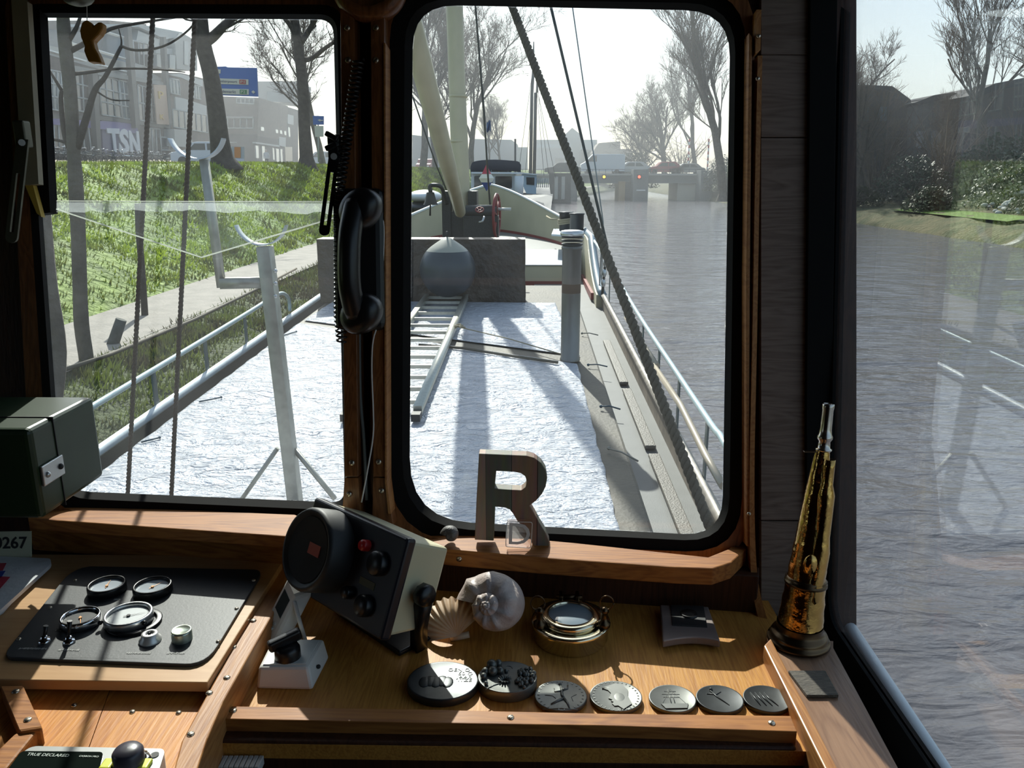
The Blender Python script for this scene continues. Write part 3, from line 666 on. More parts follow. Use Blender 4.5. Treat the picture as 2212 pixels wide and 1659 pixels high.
a = MB(); a.rbox(c+V((-.004, .004, .024)), (.046, .013, .016), .004, Matrix.Rotation(.55, 4, 'Z') @ Matrix.Rotation(-.2, 4, 'Y')); a.build('lever', BLACK, kk)
a = MB(); a.sphere(onZ(688, 1440, ZD+.016), .003, 8); a.build('side_screw', BLACKM, kb)
# ------------------------------------------------------------------ shells
def spiral_shell(Rm_, turns, axis, xdir, centre, c=.9, knobs=9, kamp=.10, k=.127, seg=20, sec=.42, cen=.56):
    a = MB(); a.smooth = True; M_ = TM(centre, frame(axis, xdir)); rows = []; T = turns*2*math.pi; n = int(turns*44)
    for i in range(n+1):
        th = T*i/n; R = Rm_*math.exp(-k*(T-th)); rr = R*sec; cc = R*cen; row = []
        for j in range(seg):
            ph = 2*math.pi*j/seg; sh = max(0, math.cos(ph-.95))**6; kn = max(0, math.cos(th*knobs))**2
            r2 = rr*(1+kamp*sh*(.5+1.6*kn)+.015*math.sin(th*46))
            rad = cc+r2*math.cos(ph); z = c*(Rm_-R)+r2*math.sin(ph)*(1.25 if math.sin(ph) > 0 else 1.9)
            row.append(M_ @ V((rad*math.cos(th), rad*math.sin(th), z)))
        rows.append(row)
    a.loft(rows, True)
    for idx in (0, n):                             # close both ends
        b = len(a.v); a.v += [tuple(p) for p in rows[idx]]; a.f.append([b+j for j in range(seg)]); a.mi.append(0); a.sm.append(False)
    return a
SHELL = mat('whelk_shell', (.60, .52, .48), .45, var=.12, vscale=30, bump=.25, bscale=130, c2=(.40, .32, .30))
zc = ZD+.046; c = onZ(1078, 1332, zc)+V((0, .02, 0))
a = spiral_shell(.060, 4.42, (-.30, -.80, .55), (.75, -.35, .55), c, c=1.05, kamp=.13, k=.150, sec=.60, cen=.46)
a.build('whelk_shell', SHELL, label='large knobbly spiral whelk shell lying on the dashboard', category='shell')
# scallop
H = onZ(990, 1374, ZD+.006); X = V((.95, .05, .22)).normalized(); Yv = V((-.28, .50, .82)).normalized(); N = X.cross(Yv); N = -N if N.y > 0 else N
a = MB(); a.smooth = True
for side in (0, 1):
    rows = []
    for i in range(15):
        t = i/14; row = []
        for j in range(121):
            ph = math.radians(28+j/120*150); rb = math.cos(j/120*2*math.pi*13)
            rho = .060*t*(1-.03*(1-rb)*t)*(1-.10*abs(ph-1.8)); bulge = .016*math.sin(math.pi*min(1, t*.93+.07))*(1-.25*abs((ph-1.8)/1.3)**2)
            row.append(H+X*rho*math.cos(ph)+Yv*rho*math.sin(ph)+N*(bulge+.0012*rb*t-side*.002))
        rows.append(row)
    a.loft(rows)
a.tube([H+X*.016-Yv*.001, H-X*.012-Yv*.001], .005, 8)
a.build('scallop_shell', mat('scallop', (.74, .58, .42), .45, c2=(.62, .40, .24), vscale=18), label='ribbed cream scallop shell leaning beside the big whelk', category='shell')
# ------------------------------------------------------------------ wooden letter R, acrylic D, small snail
cr_ = lambda pts: [(860+x*.2772, 960+y*.2772) for x, y in pts]
yR = onZ(1100, 1178, zs2).y
out = cr_([(630, 72), (1000, 88)]+[(1060, 104), (1115, 145), (1150, 200), (1162, 265), (1150, 330), (1120, 390), (1075, 440), (1025, 478), (1062, 540), (1100, 610), (1150, 690), (1178, 760), (1178, 796), (1052, 798), (1025, 720), (990, 660), (930, 600), (895, 540), (870, 510), (830, 492), (755, 485), (745, 752), (597, 745), (612, 400)])
hole = cr_([(765, 207), (900, 214), (955, 225), (990, 250), (1003, 290), (995, 330), (960, 358), (850, 352), (752, 345)])
RM = bpy.data.materials.new('letter_planks'); RM.use_nodes = True; nt = RM.node_tree; b = nt.nodes['Principled BSDF']
tc = nt.nodes.new('ShaderNodeTexCoord'); sx = nt.nodes.new('ShaderNodeSeparateXYZ'); nt.links.new(tc.outputs['Object'], sx.inputs[0])
mr = nt.nodes.new('ShaderNodeMapRange'); mr.inputs[1].default_value = -.0585; mr.inputs[2].default_value = .0585; nt.links.new(sx.outputs['X'], mr.inputs[0])
cr = nt.nodes.new('ShaderNodeValToRGB'); cr.color_ramp.interpolation = 'CONSTANT'; el = cr.color_ramp.elements
el[0].color = (.48, .33, .24, 1); el[1].position = .15; el[1].color = (.17, .17, .13, 1)
for p_, c_ in ((.145, (.03, .02, .015, 1)), (.49, (.02, .015, .01, 1)), (.50, (.34, .22, .15, 1)), (.83, (.03, .02, .015, 1)), (.84, (.22, .21, .17, 1))):
    e_ = el.new(p_); e_.color = c_
nz = nt.nodes.new('ShaderNodeTexNoise'); nz.inputs['Scale'].default_value = 40; mp = nt.nodes.new('ShaderNodeMapping'); mp.inputs['Scale'].default_value = (3, 3, .4)
nt.links.new(tc.outputs['Object'], mp.inputs[0]); nt.links.new(mp.outputs[0], nz.inputs['Vector'])
mx = nt.nodes.new('ShaderNodeMixRGB'); mx.blend_type = 'MULTIPLY'; mx.inputs[0].default_value = .6; nt.links.new(mr.outputs[0], cr.inputs[0]); nt.links.new(cr.outputs[0], mx.inputs[1]); nt.links.new(nz.outputs['Color'], mx.inputs[2])
nt.links.new(mx.outputs[0], b.inputs['Base Color']); b.inputs['Roughness'].default_value = .6
a = MB(); a.prism([onY(*p, yR) for p in out], (0, .022, 0), [[onY(*p, yR) for p in hole]])
a.build('letter_block', RM, bevel=.0012, label='wooden letter R made of coloured planks standing on the right window sill', category='letter')
yD = yR-.016; dl = empty('acrylic_letter_tile', onZ(1120, 1184, zs2), 'small clear acrylic tile with letter D in front of the wooden R', 'letter tile')
a = MB(); a.prism([onY(*p, yD) for p in rloop([(1095, 1127), (1150, 1128), (1147, 1184), (1092, 1181)], 5, 3)], (0, .010, 0))
a.build('tile', pane_mat('acrylic_block', .10, (.95, .9, .88), 2.0), dl)
tb = MB(); A_ = [(1095, 1127), (1150, 1128), (1147, 1184), (1092, 1181)]; tb.tube([onY(*p, yD) for p in rloop(A_+[], 5, 3)]+[onY(*rloop(A_, 5, 3)[0], yD)], .0006, 5); tb.build('tile_edge', mat('clear_edge', (.75, .75, .7), .3), dl)
cD = onY(1121, 1156, yD-.001); a = MB(); a.text('D', .052, TM(cD, Matrix.Rotation(math.pi/2, 4, 'X') @ Matrix.Rotation(-.03, 4, 'Z')), .0006); a.build('letter', mat('letter_white', (.62, .60, .57), .5), dl)
c = onZ(976, 1158, zs2+.012)
c = c+V((0, -.004, .004)); a = spiral_shell(.0175, 4.42, (-.25, -.9, .25), (.8, -.2, .4), c, c=.7, knobs=0, kamp=0, k=.15, seg=14, sec=.6, cen=.46)
a.build('snail_shell', mat('grey_snail', (.13, .125, .12), .5, c2=(.06, .055, .05), vscale=150, bump=.5, bscale=400), label='small dark grey snail shell at the left end of the right sill', category='shell')
# ------------------------------------------------------------------ ornamental porthole
cP = onZ(1232, 1375, ZD); r = 86*mpp(onZ(1232, 1352, ZD+.03)); k = r
po = empty('porthole_ornament', cP, 'round brass ornamental porthole lying on the dashboard', 'porthole')
a = MB(); a.smooth = True; a.lathe([(k*.93, 0), (k*.96, .004), (k*.96, .020), (k, .024), (k, .028), (k*.98, .0295), (k*.80, .0295), (k*.77, .027), (k*.77, .010)], TM(cP), 64); a.build('outer_ring', mat('pale_brass', (.78, .70, .50), .16, 1, var=.1, vscale=20), po)
a = MB(); a.smooth = True; a.lathe([(k*.74, .012), (k*.75, .034), (k*.73, .0365), (k*.60, .0375), (k*.575, .036), (k*.565, .033)], TM(cP+V((0, .003, 0))), 64); lid = a.build('lid_ring', mat('pale_brass', (0, 0, 0)), po)
a = MB(); a.smooth = True; a.lathe([(k*.60, .0372), (k*.585, .0385), (k*.565, .037)], TM(cP+V((0, .003, 0))), 64); a.build('bead', BRASSD, lid)
a = MB(); a.smooth = True; a.lathe([(k*.575, .0335), (k*.4, .036), (k*.2, .037), (.00001, .0372)], TM(cP+V((0, .003, 0))), 48); a.build('lens', mat('porthole_lens', (.20, .26, .30), .06, spec=.9), lid)
ht = cP+V((.0, k*.86, .034))
for s_ in (-1, 1):
    a = MB(); a.rbox(ht+V((s_*.0125, 0, 0)), (.006, .020, .018), .002); a.build('hinge_lug', BRASSD, po)
a = MB(); a.tube([ht-V((.02, 0, -.003)), ht+V((.02, 0, .003))], .0035, 10); a.build('hinge_pin', BRASSD, po)
for s_, an in ((-1, math.radians(205)), (1, math.radians(-22))):
    q_ = cP+V((k*.88*math.cos(an), k*.88*math.sin(an), .030)); dg = MB(); dg.smooth = True
    dg.lathe([(.009, 0), (.0095, .006), (.005, .009), (.005, .022), (.007, .024), (.004, .029), (.0001, .030)], TM(q_), 14); d_ = dg.build('clamp_dog', BRASSD, po)
    rg = MB(); ring = [q_+V((s_*.003+.010*math.cos(t_), .002, .036+.011*math.sin(t_))) for t_ in [i*math.pi/10 for i in range(21)]]; rg.tube(ring, .0012, 6); rg.build('dog_ring', BRASSD, d_)
# ------------------------------------------------------------------ medals
MED = mat('grey_bronze', (.13, .135, .125), .38, .55, var=.12, vscale=40); MEDD = mat('dark_bronze_medal', (.045, .05, .052), .4, .5, var=.15, vscale=60)
def medal(cx, cy, rpx, m, label, th=.007, sy=1.0, draw=None, tilt=None):
    c = onZ(cx, cy, ZD+th); r_ = rpx*mpp(c); M_ = TM(onZ(cx, cy, ZD)+V((0, 0, .0005)), tilt)
    e_ = empty('medal', M_.translation, label, 'medal', 'bronze medals along the dashboard edge')
    a = MB(); a.smooth = True; a.lathe([(.0001, 0), (r_*.97, 0), (r_, .001), (r_, th-.001), (r_*.985, th), (r_*.95, th-.0004), (.0001, th-.0004)], M_, 56, sy=sy); a.build('disc', m, e_)
    if draw:
        a = MB(); a.smooth = True; draw(a, M_ @ Matrix.Translation((0, 0, th-.0003)), r_); a.build('relief', m, e_)
    return e_
def T2(M_, x, y, z=0, rz=0): return M_ @ Matrix.Translation((x, y, z)) @ Matrix.Rotation(rz, 4, 'Z')
def d1(a, M_, r):
    a.smooth = False
    for i, (t_, x, y) in enumerate((('OEN O', .42, .55), ('50 O', .62, .35), ('JAAR', .60, .17), ('ITZE', .62, 0))): a.text(t_, r*.2, T2(M_, x*r, y*r*.85), .0006)
    a.smooth = True
    for k_ in range(5): a.sphere(M_ @ V((r*(-.5+.16*k_), r*(-.1+.05*(k_ % 2)), 0)), .008, 8, sc=(1, 1.5, .16))
    a.text('1', r*.25, T2(M_, .5*r, -.4*r), .0005) if False else None
def d2(a, M_, r):
    rn = random.Random(7)
    for (x, y, s_) in ((-.55, .45, .19), (-.32, .62, .13), (-.75, .15, .13), (-.5, .12, .17), (-.25, .2, .13), (-.8, -.1, .11), (-.05, .25, .07), (-.7, -.45, .07)):
        a.sphere(M_ @ V((x*r, y*r, r*s_*.7)), r*s_, 9)
    for k_ in range(46):
        an = rn.uniform(-.9, .75); rr = r*rn.uniform(.42, .92); a.sphere(M_ @ V((rr*math.cos(an), rr*math.sin(an)-.02*r, r*.05)), r*rn.uniform(.05, .10), 5)
    for k_ in range(12):
        an = k_*math.pi/6; a.tube([M_ @ V((-.08*r+r*.09*math.cos(an), -.25*r+r*.09*math.sin(an), 0)), M_ @ V((-.08*r+r*.22*math.cos(an), -.25*r+r*.22*math.sin(an), .004))], [.002, .0008], 5)
    a.tube([M_ @ V((x*r, y*r, .0003)) for x, y in ((-.7, -.75), (-.45, -.5), (-.3, -.42), (-.1, -.35))], .0008, 5)
    a.tube([M_ @ V((r*(.02+.14*math.cos(t_)), r*(.45+.14*math.sin(t_)), 0)) for t_ in [i*.5 for i in range(11)]], .0006, 5)
def rim_text(a, M_, r, n=26):
    rn = random.Random(n); a.smooth = False
    for k_ in range(n):
        an = 2*math.pi*k_/n; w_ = r*.035
        a.box((0, 0, 0), (w_, r*.07, .0005), T2(M_, r*.85*math.cos(an), r*.85*math.sin(an), .0002, an+math.pi/2))
    a.smooth = True
def limb(a, M_, r, pts, w, h=.16):
    a.tube([M_ @ V((x*r, y*r, 0)) for x, y in pts], [r*q_ for q_ in w], 8)
def d3(a, M_, r):
    rim_text(a, M_, r)
    limb(a, M_, r, ((.02, .55), (.05, .30), (.05, .0), (.12, -.2)), (.045, .055, .06, .06)); a.sphere(M_ @ V((.0, .66*r, 0)), r*.07, 7)
    limb(a, M_, r, ((.05, .28), (.28, .40), (.30, .62)), (.045, .035, .03)); limb(a, M_, r, ((.03, .25), (-.22, .2), (-.24, .4)), (.04, .03, .025))
    limb(a, M_, r, ((.10, -.2), (-.15, -.35), (-.38, -.55)), (.06, .05, .03)); limb(a, M_, r, ((.12, -.2), (.25, -.5), (.30, -.78)), (.06, .045, .03))
    limb(a, M_, r, ((-.6, .0), (-.3, -.05), (-.2, -.2)), (.015, .015, .015)); limb(a, M_, r, ((.6, .05), (.4, -.1), (.45, -.35)), (.012, .012, .012)); limb(a, M_, r, ((-.7, -.85), (.0, -.78), (.6, -.85)), (.02, .02, .02))
def d4(a, M_, r):
    rim_text(a, M_, r, 32); a.smooth = False
    prof = [(-.50, .42), (.05, .72), (.32, .62), (.5, .3), (.45, -.05), (.55, -.5), (.2, -.82), (.02, -.62), (-.12, -.64), (-.2, -.5), (-.12, -.42), (-.22, -.36), (-.16, -.28), (-.3, -.2), (-.2, -.02), (-.18, .12), (-.28, .3)]
    a.prism([M_ @ V((x*r, y*r, 0)) for x, y in prof], (0, 0, .0011)); a.smooth = True
    a.sphere(M_ @ V((.12*r, -.12*r, 0)), r*.34, 9, sc=(1, 1.2, .12)); a.sphere(M_ @ V((-.06*r, .0, 0)), r*.06, 6, sc=(1, 1, .5))
    limb(a, M_, r, ((-.5, .42), (-.1, .42), (.1, .56)), (.05, .03, .02)); limb(a, M_, r, ((.1, -.85), (.45, -.5)), (.015, .015))
def d5(a, M_, r):
    a.smooth = False; a.prism([M_ @ V((x*r, y*r, 0)) for x, y in ((-.55, -.42), (.6, -.38), (.5, -.68), (-.4, -.72))], (0, 0, .0012)); a.smooth = True
    for x in (-.1, .05): limb(a, M_, r, ((x, -.4), (x, .62)), (.02, .012))
    for y, w_ in ((.05, .35), (.25, .38), (.45, .25)): limb(a, M_, r, ((-w_-.03, y), (w_-.03, y)), (.012, .012))
    for x in (-.5, .55): limb(a, M_, r, ((x, -.42), (0, .6)), (.008, .006))
    for k_ in range(4): limb(a, M_, r, ((-.5+.05*k_, -.45-.07*k_), (.55-.05*k_, -.42-.07*k_)), (.012, .012))
def d6(a, M_, r): limb(a, M_, r, ((-.3, .5), (-.1, .1), (.3, -.45)), (.05, .04, .02)); a.sphere(M_ @ V((-.25*r, .6*r, 0)), r*.08, 6); limb(a, M_, r, ((-.5, .3), (-.1, .25), (.15, .45)), (.03, .03, .02))
def d7(a, M_, r):
    for k_ in range(4): limb(a, M_, r, ((-.6+.2*k_, .4), (-.5+.2*k_, 0), (-.4+.25*k_, -.5)), (.03, .05, .02))
medal(957, 1486, 78, MEDD, 'large dark medal with raised lettering, leftmost of the row of medals', .012, .88, d1)
medal(1096, 1484, 65, MED, 'thick medal crowded with raised round lumps and a crater', .016, .88, d2)
medal(1211, 1512, 57, MED, 'grey medal with a leaping figure, next right of the lumpy medal', .007, .92, d3)
medal(1330, 1513, 57, MED, 'grey medal with a head in profile in front of the porthole', .007, .92, d4)
medal(1452, 1517, 51, MED, 'grey medal with a sailing ship, fifth along the dashboard edge', .006, .92, d5)
medal(1554, 1519, 51, MEDD, 'plain dark medal between the ship medal and the last one', .007, .92, d6)
medal(1655, 1519, 50, MEDD, 'dark medal at the right end, partly behind the side batten', .007, .92, d7)
# ------------------------------------------------------------------ holder plate
hp = empty('phone_holder', onZ(1490, 1350, ZD), 'dark plate with a square recess and curved front at the right of the dashboard', 'holder')
zh = ZD+.016; arc = [(1432+(1556-1432)*t/10, 1384-8*math.sin(math.pi*t/10)) for t in range(11)]
a = MB(); a.prism([onZ(*p, zh) for p in [(1426, 1306), (1530, 1310)]+[(x, y) for x, y in arc[::-1]]], (0, 0, -.012)); a.build('plate', mat('taupe_metal', (.26, .21, .19), .4, .3), hp, bevel=.002)
a = MB(); a.prism([onZ(*p, zh+.002) for p in [(1448, 1306), (1520, 1308), (1528, 1353), (1452, 1349)]], (0, 0, -.003)); a.build('pad', BLACKM, hp, bevel=.001)
a = MB(); a.smooth = True; a.lathe([(.013, .0), (.012, .003), (.0001, -.001)], TM(onZ(1488, 1328, zh+.001)), 24); a.build('suction_cup', BLACK, hp)
# ------------------------------------------------------------------ fog horn
b0 = onZ(1724, 1386, zs3); ytop = b0.y+.035
def hpnt(x, y): t_ = (1386-y)/506; return onY(x, y, b0.y+(ytop-b0.y)*t_)
ho = empty('fog_horn', b0, 'dented brass fog horn standing mouth down in the corner by the side window', 'fog horn')
prof = [(1726, 1370, 50), (1731, 1330, 46), (1741, 1255, 41), (1752, 1170, 34), (1763, 1080, 26), (1772, 1010, 19), (1778, 968, 14)]
pts = [hpnt(x, y) for x, y, _ in prof]; rs = [w_*mpp(p) for (x, y, w_), p in zip(prof, pts)]
sp = spline(pts, 6); rr = []
for i in range(len(rs)-1): rr += [rs[i]+(rs[i+1]-rs[i])*k_/6 for k_ in range(6)]
rr.append(rs[-1]); rr = [r_*(1+.03*math.sin(i*2.3)*math.exp(-((i-14)/9)**2)) for i, r_ in enumerate(rr)]
a = MB(); a.tube(sp, rr, 40); a.build('brass_cone', BRASS, ho)
ax = frame((pts[1]-pts[0]).normalized()*.25+V((0, 0, 1)))
a = MB(); a.smooth = True; s_ = mpp(b0)
a.lathe([(40*s_, 0), (62*s_, 0), (66*s_, .003), (64*s_, .007), (59*s_, .008), (60*s_, .012), (57*s_, .016), (51*s_, .018), (48*s_, .022), (48*s_, .03)], TM(b0, ax), 48); a.build('mouth_rim', BRASSD, ho)
a = MB(); tp = [hpnt(*q) for q in ((1737, 1300), (1760, 1180), (1775, 1060), (1783, 985))]; a.tube(spline([p+V((.001, -.013, 0)) for p in tp], 4), [.015]*5+[.012]*4+[.008]*4, 14); a.build('side_tube', BRASS, ho)
c = hpnt(1741, 1255); dr = (pts[3]-pts[2]).normalized(); a = MB(); a.smooth = True; r_ = 42*mpp(c)
a.lathe([(r_*.97, -.006), (r_*1.06, -.004), (r_*1.06, 0), (r_*.99, .001), (r_*1.04, .004), (r_*.95, .006)], TM(c, frame(dr)), 36); a.build('joint_band', BRASSD, ho)
a = MB(); a.smooth = True; a.sphere(hpnt(1740, 1205)+V((0, -.022, 0)), .011, 10, sc=(1, .6, 1.5)); a.build('oval_boss', BRASS, ho)
c = hpnt(1779, 972); a = MB(); a.smooth = True; d2_ = (hpnt(1789, 880)-c).normalized(); Mt = TM(c, frame(d2_)); u_ = mpp(c)
a.lathe([(14*u_, -.002), (17*u_, 0), (17*u_, .0015), (13*u_, .003), (12*u_, .012), (16*u_, .016), (16*u_, .019), (13.5*u_, .022), (12*u_, .03), (11.5*u_, .055), (12.5*u_, .060), (12.5*u_, .064), (10*u_, .065), (8.5*u_, .062), (8*u_, .05), (.0001, .05)], Mt, 28)
a.build('mouthpiece', mat('nickel', (.50, .45, .40), .22, 1, var=.2, vscale=40), ho)
a = MB(); a.box(hpnt(1762, 974)+V((0, -.002, 0)), (.034, .006, .0015)); a.build('thumb_plate', BRASSD, ho)
# coaster
a = MB(); a.prism([onZ(*p, zs3+.005) for p in [(1703, 1448), (1783, 1448), (1812, 1501), (1743, 1501)]], (0, 0, -.0045))
m_ = mat('slate_tile', (.12, .10, .075), .55, c2=(.05, .042, .032), vscale=60, stretch=(1, 6, 1), bump=.5, bscale=150)
a.build('square_coaster', m_, bevel=.0008, label='square dark engraved coaster lying on the ledge in front of the horn', category='coaster')
# ================================================================== THE BARGE
BX = -.885; HB = 1.95
def W_(Y):                                   # half breadth of the hull
    if Y < 14: return HB
    t = min(1, (Y-14)/5.7); return HB*max(0, 1-t**1.6)**.75
def zD(Y): return zH(Y, 2.08)                # side deck
def zG(Y):                                   # top of the bulwark
    if Y < 10.9: return zH(Y, 1.90)
    t = min(1, (Y-10.9)/2.1); s_ = t**1.9; hi = 2.0+.10*max(0, (Y-14)/2)**1.9
    return zH(10.9, 1.90)*(1-s_)+hi*s_
REDP = mat('red_paint', (.22, .022, .02), .5); GREYD = mat('grey_deck_paint', (.155, .16, .155), .6, var=.07, vscale=6, bump=.15, bscale=120)
HATCH = mat('weathered_hatch', (.10, .085, .06), .65, c2=(.065, .058, .045), vscale=3, bump=.2, bscale=40)
BULK = mat('bulwark_cream', (.50, .45, .30), .5, var=.06, vscale=2); HULLB = mat('hull_black', (.02, .022, .025), .4)
CAPM = mat('cap_pale_blue', (.58, .66, .70), .4, var=.1, vscale=10)
bg_ = empty('barge', V((BX, 8, .2)), 'long barge with tarpaulin covered hatch, cream bow and low rails', 'barge')
ys = [.2+.4*i for i in range(27)]+[11.0+.3*i for i in range(10)]+[14+5.7*math.sin(i/26*math.pi/2) for i in range(1, 27)]
for s_, nm in ((1, 'side_deck'), (-1, 'side_deck')):
    dl_ = 0 if s_ > 0 else -.24
    a = MB(); rows = []
    for Y in [y_ for y_ in ys if y_ < 14.2]: rows.append([V((BX+s_*1.0, Y, zD(Y)+dl_)), V((BX+s_*(W_(Y)-.02), Y, zD(Y)+dl_))])
    rows2 = [[p-V((0, 0, .03)) for p in r_] for r_ in rows]
    a.loft(rows if s_ > 0 else [r_[::-1] for r_ in rows]); a.build(nm, GREYD, bg_)
    # hull side, gunwale strake and cap
    a = MB(); a.mat(0, True); a.loft([[V((BX+s_*(W_(Y)*(.93 if z_ < 0 else 1)), Y+(0), (-.3 if z_ < 0 else zG(Y)))) for z_ in (-1, 1)] for Y in ys]); a.build('hull_side', HULLB, bg_)
    a = MB(); a.mat(0, True)
    rows = [[V((BX+s_*(W_(Y)-.03), Y, zD(Y)-.02+dl_)), V((BX+s_*(W_(Y)-.03), Y, zG(Y)))] for Y in ys if Y < 11.2]
    a.loft(rows); a.build('toe_plate', HULLB if s_ < 0 else mat('toe_plate_brown', (.20, .16, .12), .55, var=.3, vscale=8), bg_)
    a = MB(); a.tube([V((BX+s_*(W_(Y)-.02), Y, zG(Y)+.005)) for Y in ys if Y < 11.2], .045 if s_ < 0 else .035, 4, up=(0, 0, 1)); a.build('gunwale_cap', CAPM if s_ < 0 else mat('cap_rusty', (.36, .32, .27), .5, var=.3, vscale=12), bg_)
    # bow bulwark
    a = MB(); a.mat(0, True); yb = [Y for Y in ys if Y >= 12.8]; zf = lambda Y: 1.60+(Y-15)*.012
    inn = [[V((BX+s_*max(0, W_(Y)-.05), Y-.03, zf(Y))), V((BX+s_*max(0, W_(Y)-.02), Y, zf(Y)+(zG(Y)-zf(Y))*.5)), V((BX+s_*max(0, W_(Y)+.0), Y, zG(Y)))] for Y in yb]
    a.loft(inn); a.build('bow_bulwark', BULK, bg_)
    a = MB(); a.tube([V((BX+s_*W_(Y), Y, zG(Y)+.01)) for Y in yb], .03, 6); a.build('bulwark_rail', mat('rail_white', (.7, .72, .68), .35), bg_)
    a = MB(); a.loft([[V((BX+s_*max(0, W_(Y)-.06), Y-.04, zf(Y)+.0)), V((BX+s_*max(0, W_(Y)-.055), Y-.04, zf(Y)+.055))] for Y in yb]); a.build('red_waterway', REDP, bg_)
    # cream transition piece where the bulwark steps up
    a = MB(); q = [(10.95, zD(11)-.02)]+[(10.95+.25*i, zG(10.95+.25*i)) for i in range(14)]+[(14.2, zD(14)-.02)]
    a.prism([V((BX+s_*(HB+.01), y_, z_)) for y_, z_ in q], (-s_*.12, 0, 0)); a.build('bulwark_wing', BULK, bg_, bevel=.01)
    a = MB(); a.tube([V((BX+s_*(HB-.03), y_, z_+.01)) for y_, z_ in [(10.9+.3*i, zG(10.9+.3*i)) for i in range(13)]], .06, 4, up=(1, 0, 0)); a.build('wing_cap', mat('blue_grey_cap', (.20, .27, .32), .45), bg_)
    a = MB(); a.box((BX+s_*(HB-.10), 12.5, zD(12.5)+.05), (.10, 2.2, .10)); a.build('red_skirt', REDP, bg_)
# foredeck and its white step
a = MB(); n_ = [Y for Y in ys if Y >= 14.6]; a.loft([[V((BX-W_(Y), Y, 1.60+(Y-15)*.012)), V((BX+W_(Y), Y, 1.60+(Y-15)*.012))] for Y in n_]); a.build('foredeck', GREYD, bg_)
a = MB(); y0_, y1_ = 13.0, 13.4; z0 = zD(13.0)-.03; a.hexa([V((BX-1.6, y0_, z0)), V((BX+1.55, y0_, z0)), V((BX+1.55, 15, z0)), V((BX-1.6, 15, z0)), V((BX-1.6, y0_+.05, 1.55)), V((BX+1.6, y0_+.05, 1.55)), V((BX+1.6, 15, 1.62)), V((BX-1.6, 15, 1.62))]); a.build('cabin_trunk', BULK, bg_, bevel=.01)
a = MB(); a.hexa([V((BX-1.62, y0_+.03, 1.552)), V((BX+1.62, y0_+.03, 1.552)), V((BX+1.62, 15, 1.622)), V((BX-1.62, 15, 1.622)), V((BX-1.62, y0_+.03, 1.565)), V((BX+1.62, y0_+.03, 1.565)), V((BX+1.62, 15, 1.635)), V((BX-1.62, 15, 1.635))]); a.build('trunk_top', mat('pale_blue_top', (.36, .40, .43), .5), bg_)
a = MB(); a.box((BX, y0_-.01, z0+.04), (3.2, .03, .07)); a.build('red_skirt', REDP, bg_)
# hatch
X0, X1 = -2.45, .62; yh0, yh1 = 1.35, 10.9
a = MB(); a.hexa([V((X0, yh0, zD(yh0)-.3)), V((X1, yh0, zD(yh0)-.05)), V((X1, yh1, zD(yh1)-.05)), V((X0, yh1, zD(yh1)-.3)), V((X0, yh0, zH(yh0)-.012)), V((X1, yh0, zH(yh0)-.012)), V((X1, yh1, zH(yh1)-.012)), V((X0, yh1, zH(yh1)-.012))]); a.build('hatch_cover', HATCH, bg_, bevel=.02)
# tread strips on the starboard deck
TR = mat('ribbed_tread', (.17, .155, .13), .5, bump=.8, bscale=90)
for k_, (ya, yb_) in enumerate(((3.9, 5.3), (5.45, 6.9), (7.1, 8.8), (2.4, 3.75))):
    a = MB(); a.box((BX+HB-.17, (ya+yb_)/2, zD((ya+yb_)/2)+.03), (.08, yb_-ya, .03), Matrix.Rotation(math.atan(TRIM), 4, 'X')); a.build('tread_box', TR, bg_, bevel=.008)
# bollards
for (X, Y, h_) in ((.71, 15.0, .34), (.88, 14.5, .34)):
    zt_ = 1.98; a = MB(); a.smooth = True; r_ = .125
    a.lathe([(r_, 0), (r_, h_-.03), (r_*1.1, h_-.025), (r_*1.1, h_), (.0001, h_)], TM(V((X, Y, zt_))), 20); a.build('bollard', mat('bollard_black', (.02, .022, .025), .35), bg_)
a = MB(); a.smooth = True
for k_ in range(3): a.tube([V((.71+.14*math.cos(t_), 15.0+.14*math.sin(t_), 2.12+.035*k_+.02*math.cos(t_))) for t_ in [i*math.pi/8 for i in range(17)]], .018, 6)
a.tube([V((.60, 15.0, 2.18)), V((.45, 15.8, 2.15)), V((.38, 16.2, 2.18))], .016, 6)
tag(a.build('mooring_rope', mat('hemp_rope', (.35, .30, .20), .8)), 'mooring rope wound round the left one of the two black bollards', 'rope')
a = MB(); a.prism([V((.42, 14.1, 1.95)), V((1.05, 13.6, 1.95)), V((1.0, 15.3, 1.95)), V((.50, 15.5, 1.95))], (0, 0, .03)); a.build('bollard_deck', CAPM, bg_)
# ------------------------------------------------------------------ rails
RAILM = mat('painted_rail', (.42, .52, .54), .35, .3); STM = mat('stanchion_dark', (.10, .13, .13), .5)
rl = [onX(*p, BX-HB) for p in [(40, 972), (130, 920), (260, 842), (420, 746), (545, 670)]]
rail = empty('hand_rail', rl[0], 'tubular hand rail along the left gunwale beside the grassy bank', 'hand rail')
e_ = onX(612, 645, BX-HB); a = MB(); a.tube(spline(rl+[onX(592, 640, BX-HB), onX(612, 634, BX-HB), onX(624, 648, BX-HB), onX(626, 672, BX-HB)], 5), .022, 10); a.build('rail_tube', RAILM, rail)
for (x, y) in ((172, 893), (330, 800), (442, 735), (528, 680), (600, 640)):
    t_ = onX(x, y, BX-HB); a = MB(); a.box((t_.x, t_.y, (t_.z+zG(t_.y))/2), (.012, .06, t_.z-zG(t_.y))); a.build('stanchion', STM, rail)
rr_ = [onX(*p, BX+HB) for p in [(1640, 1108), (1562, 952), (1537, 918), (1455, 795), (1375, 673), (1320, 578), (1281, 516)]]
rail = empty('hand_rail', rr_[1], 'pale tubular hand rail along the right gunwale above the water', 'hand rail')
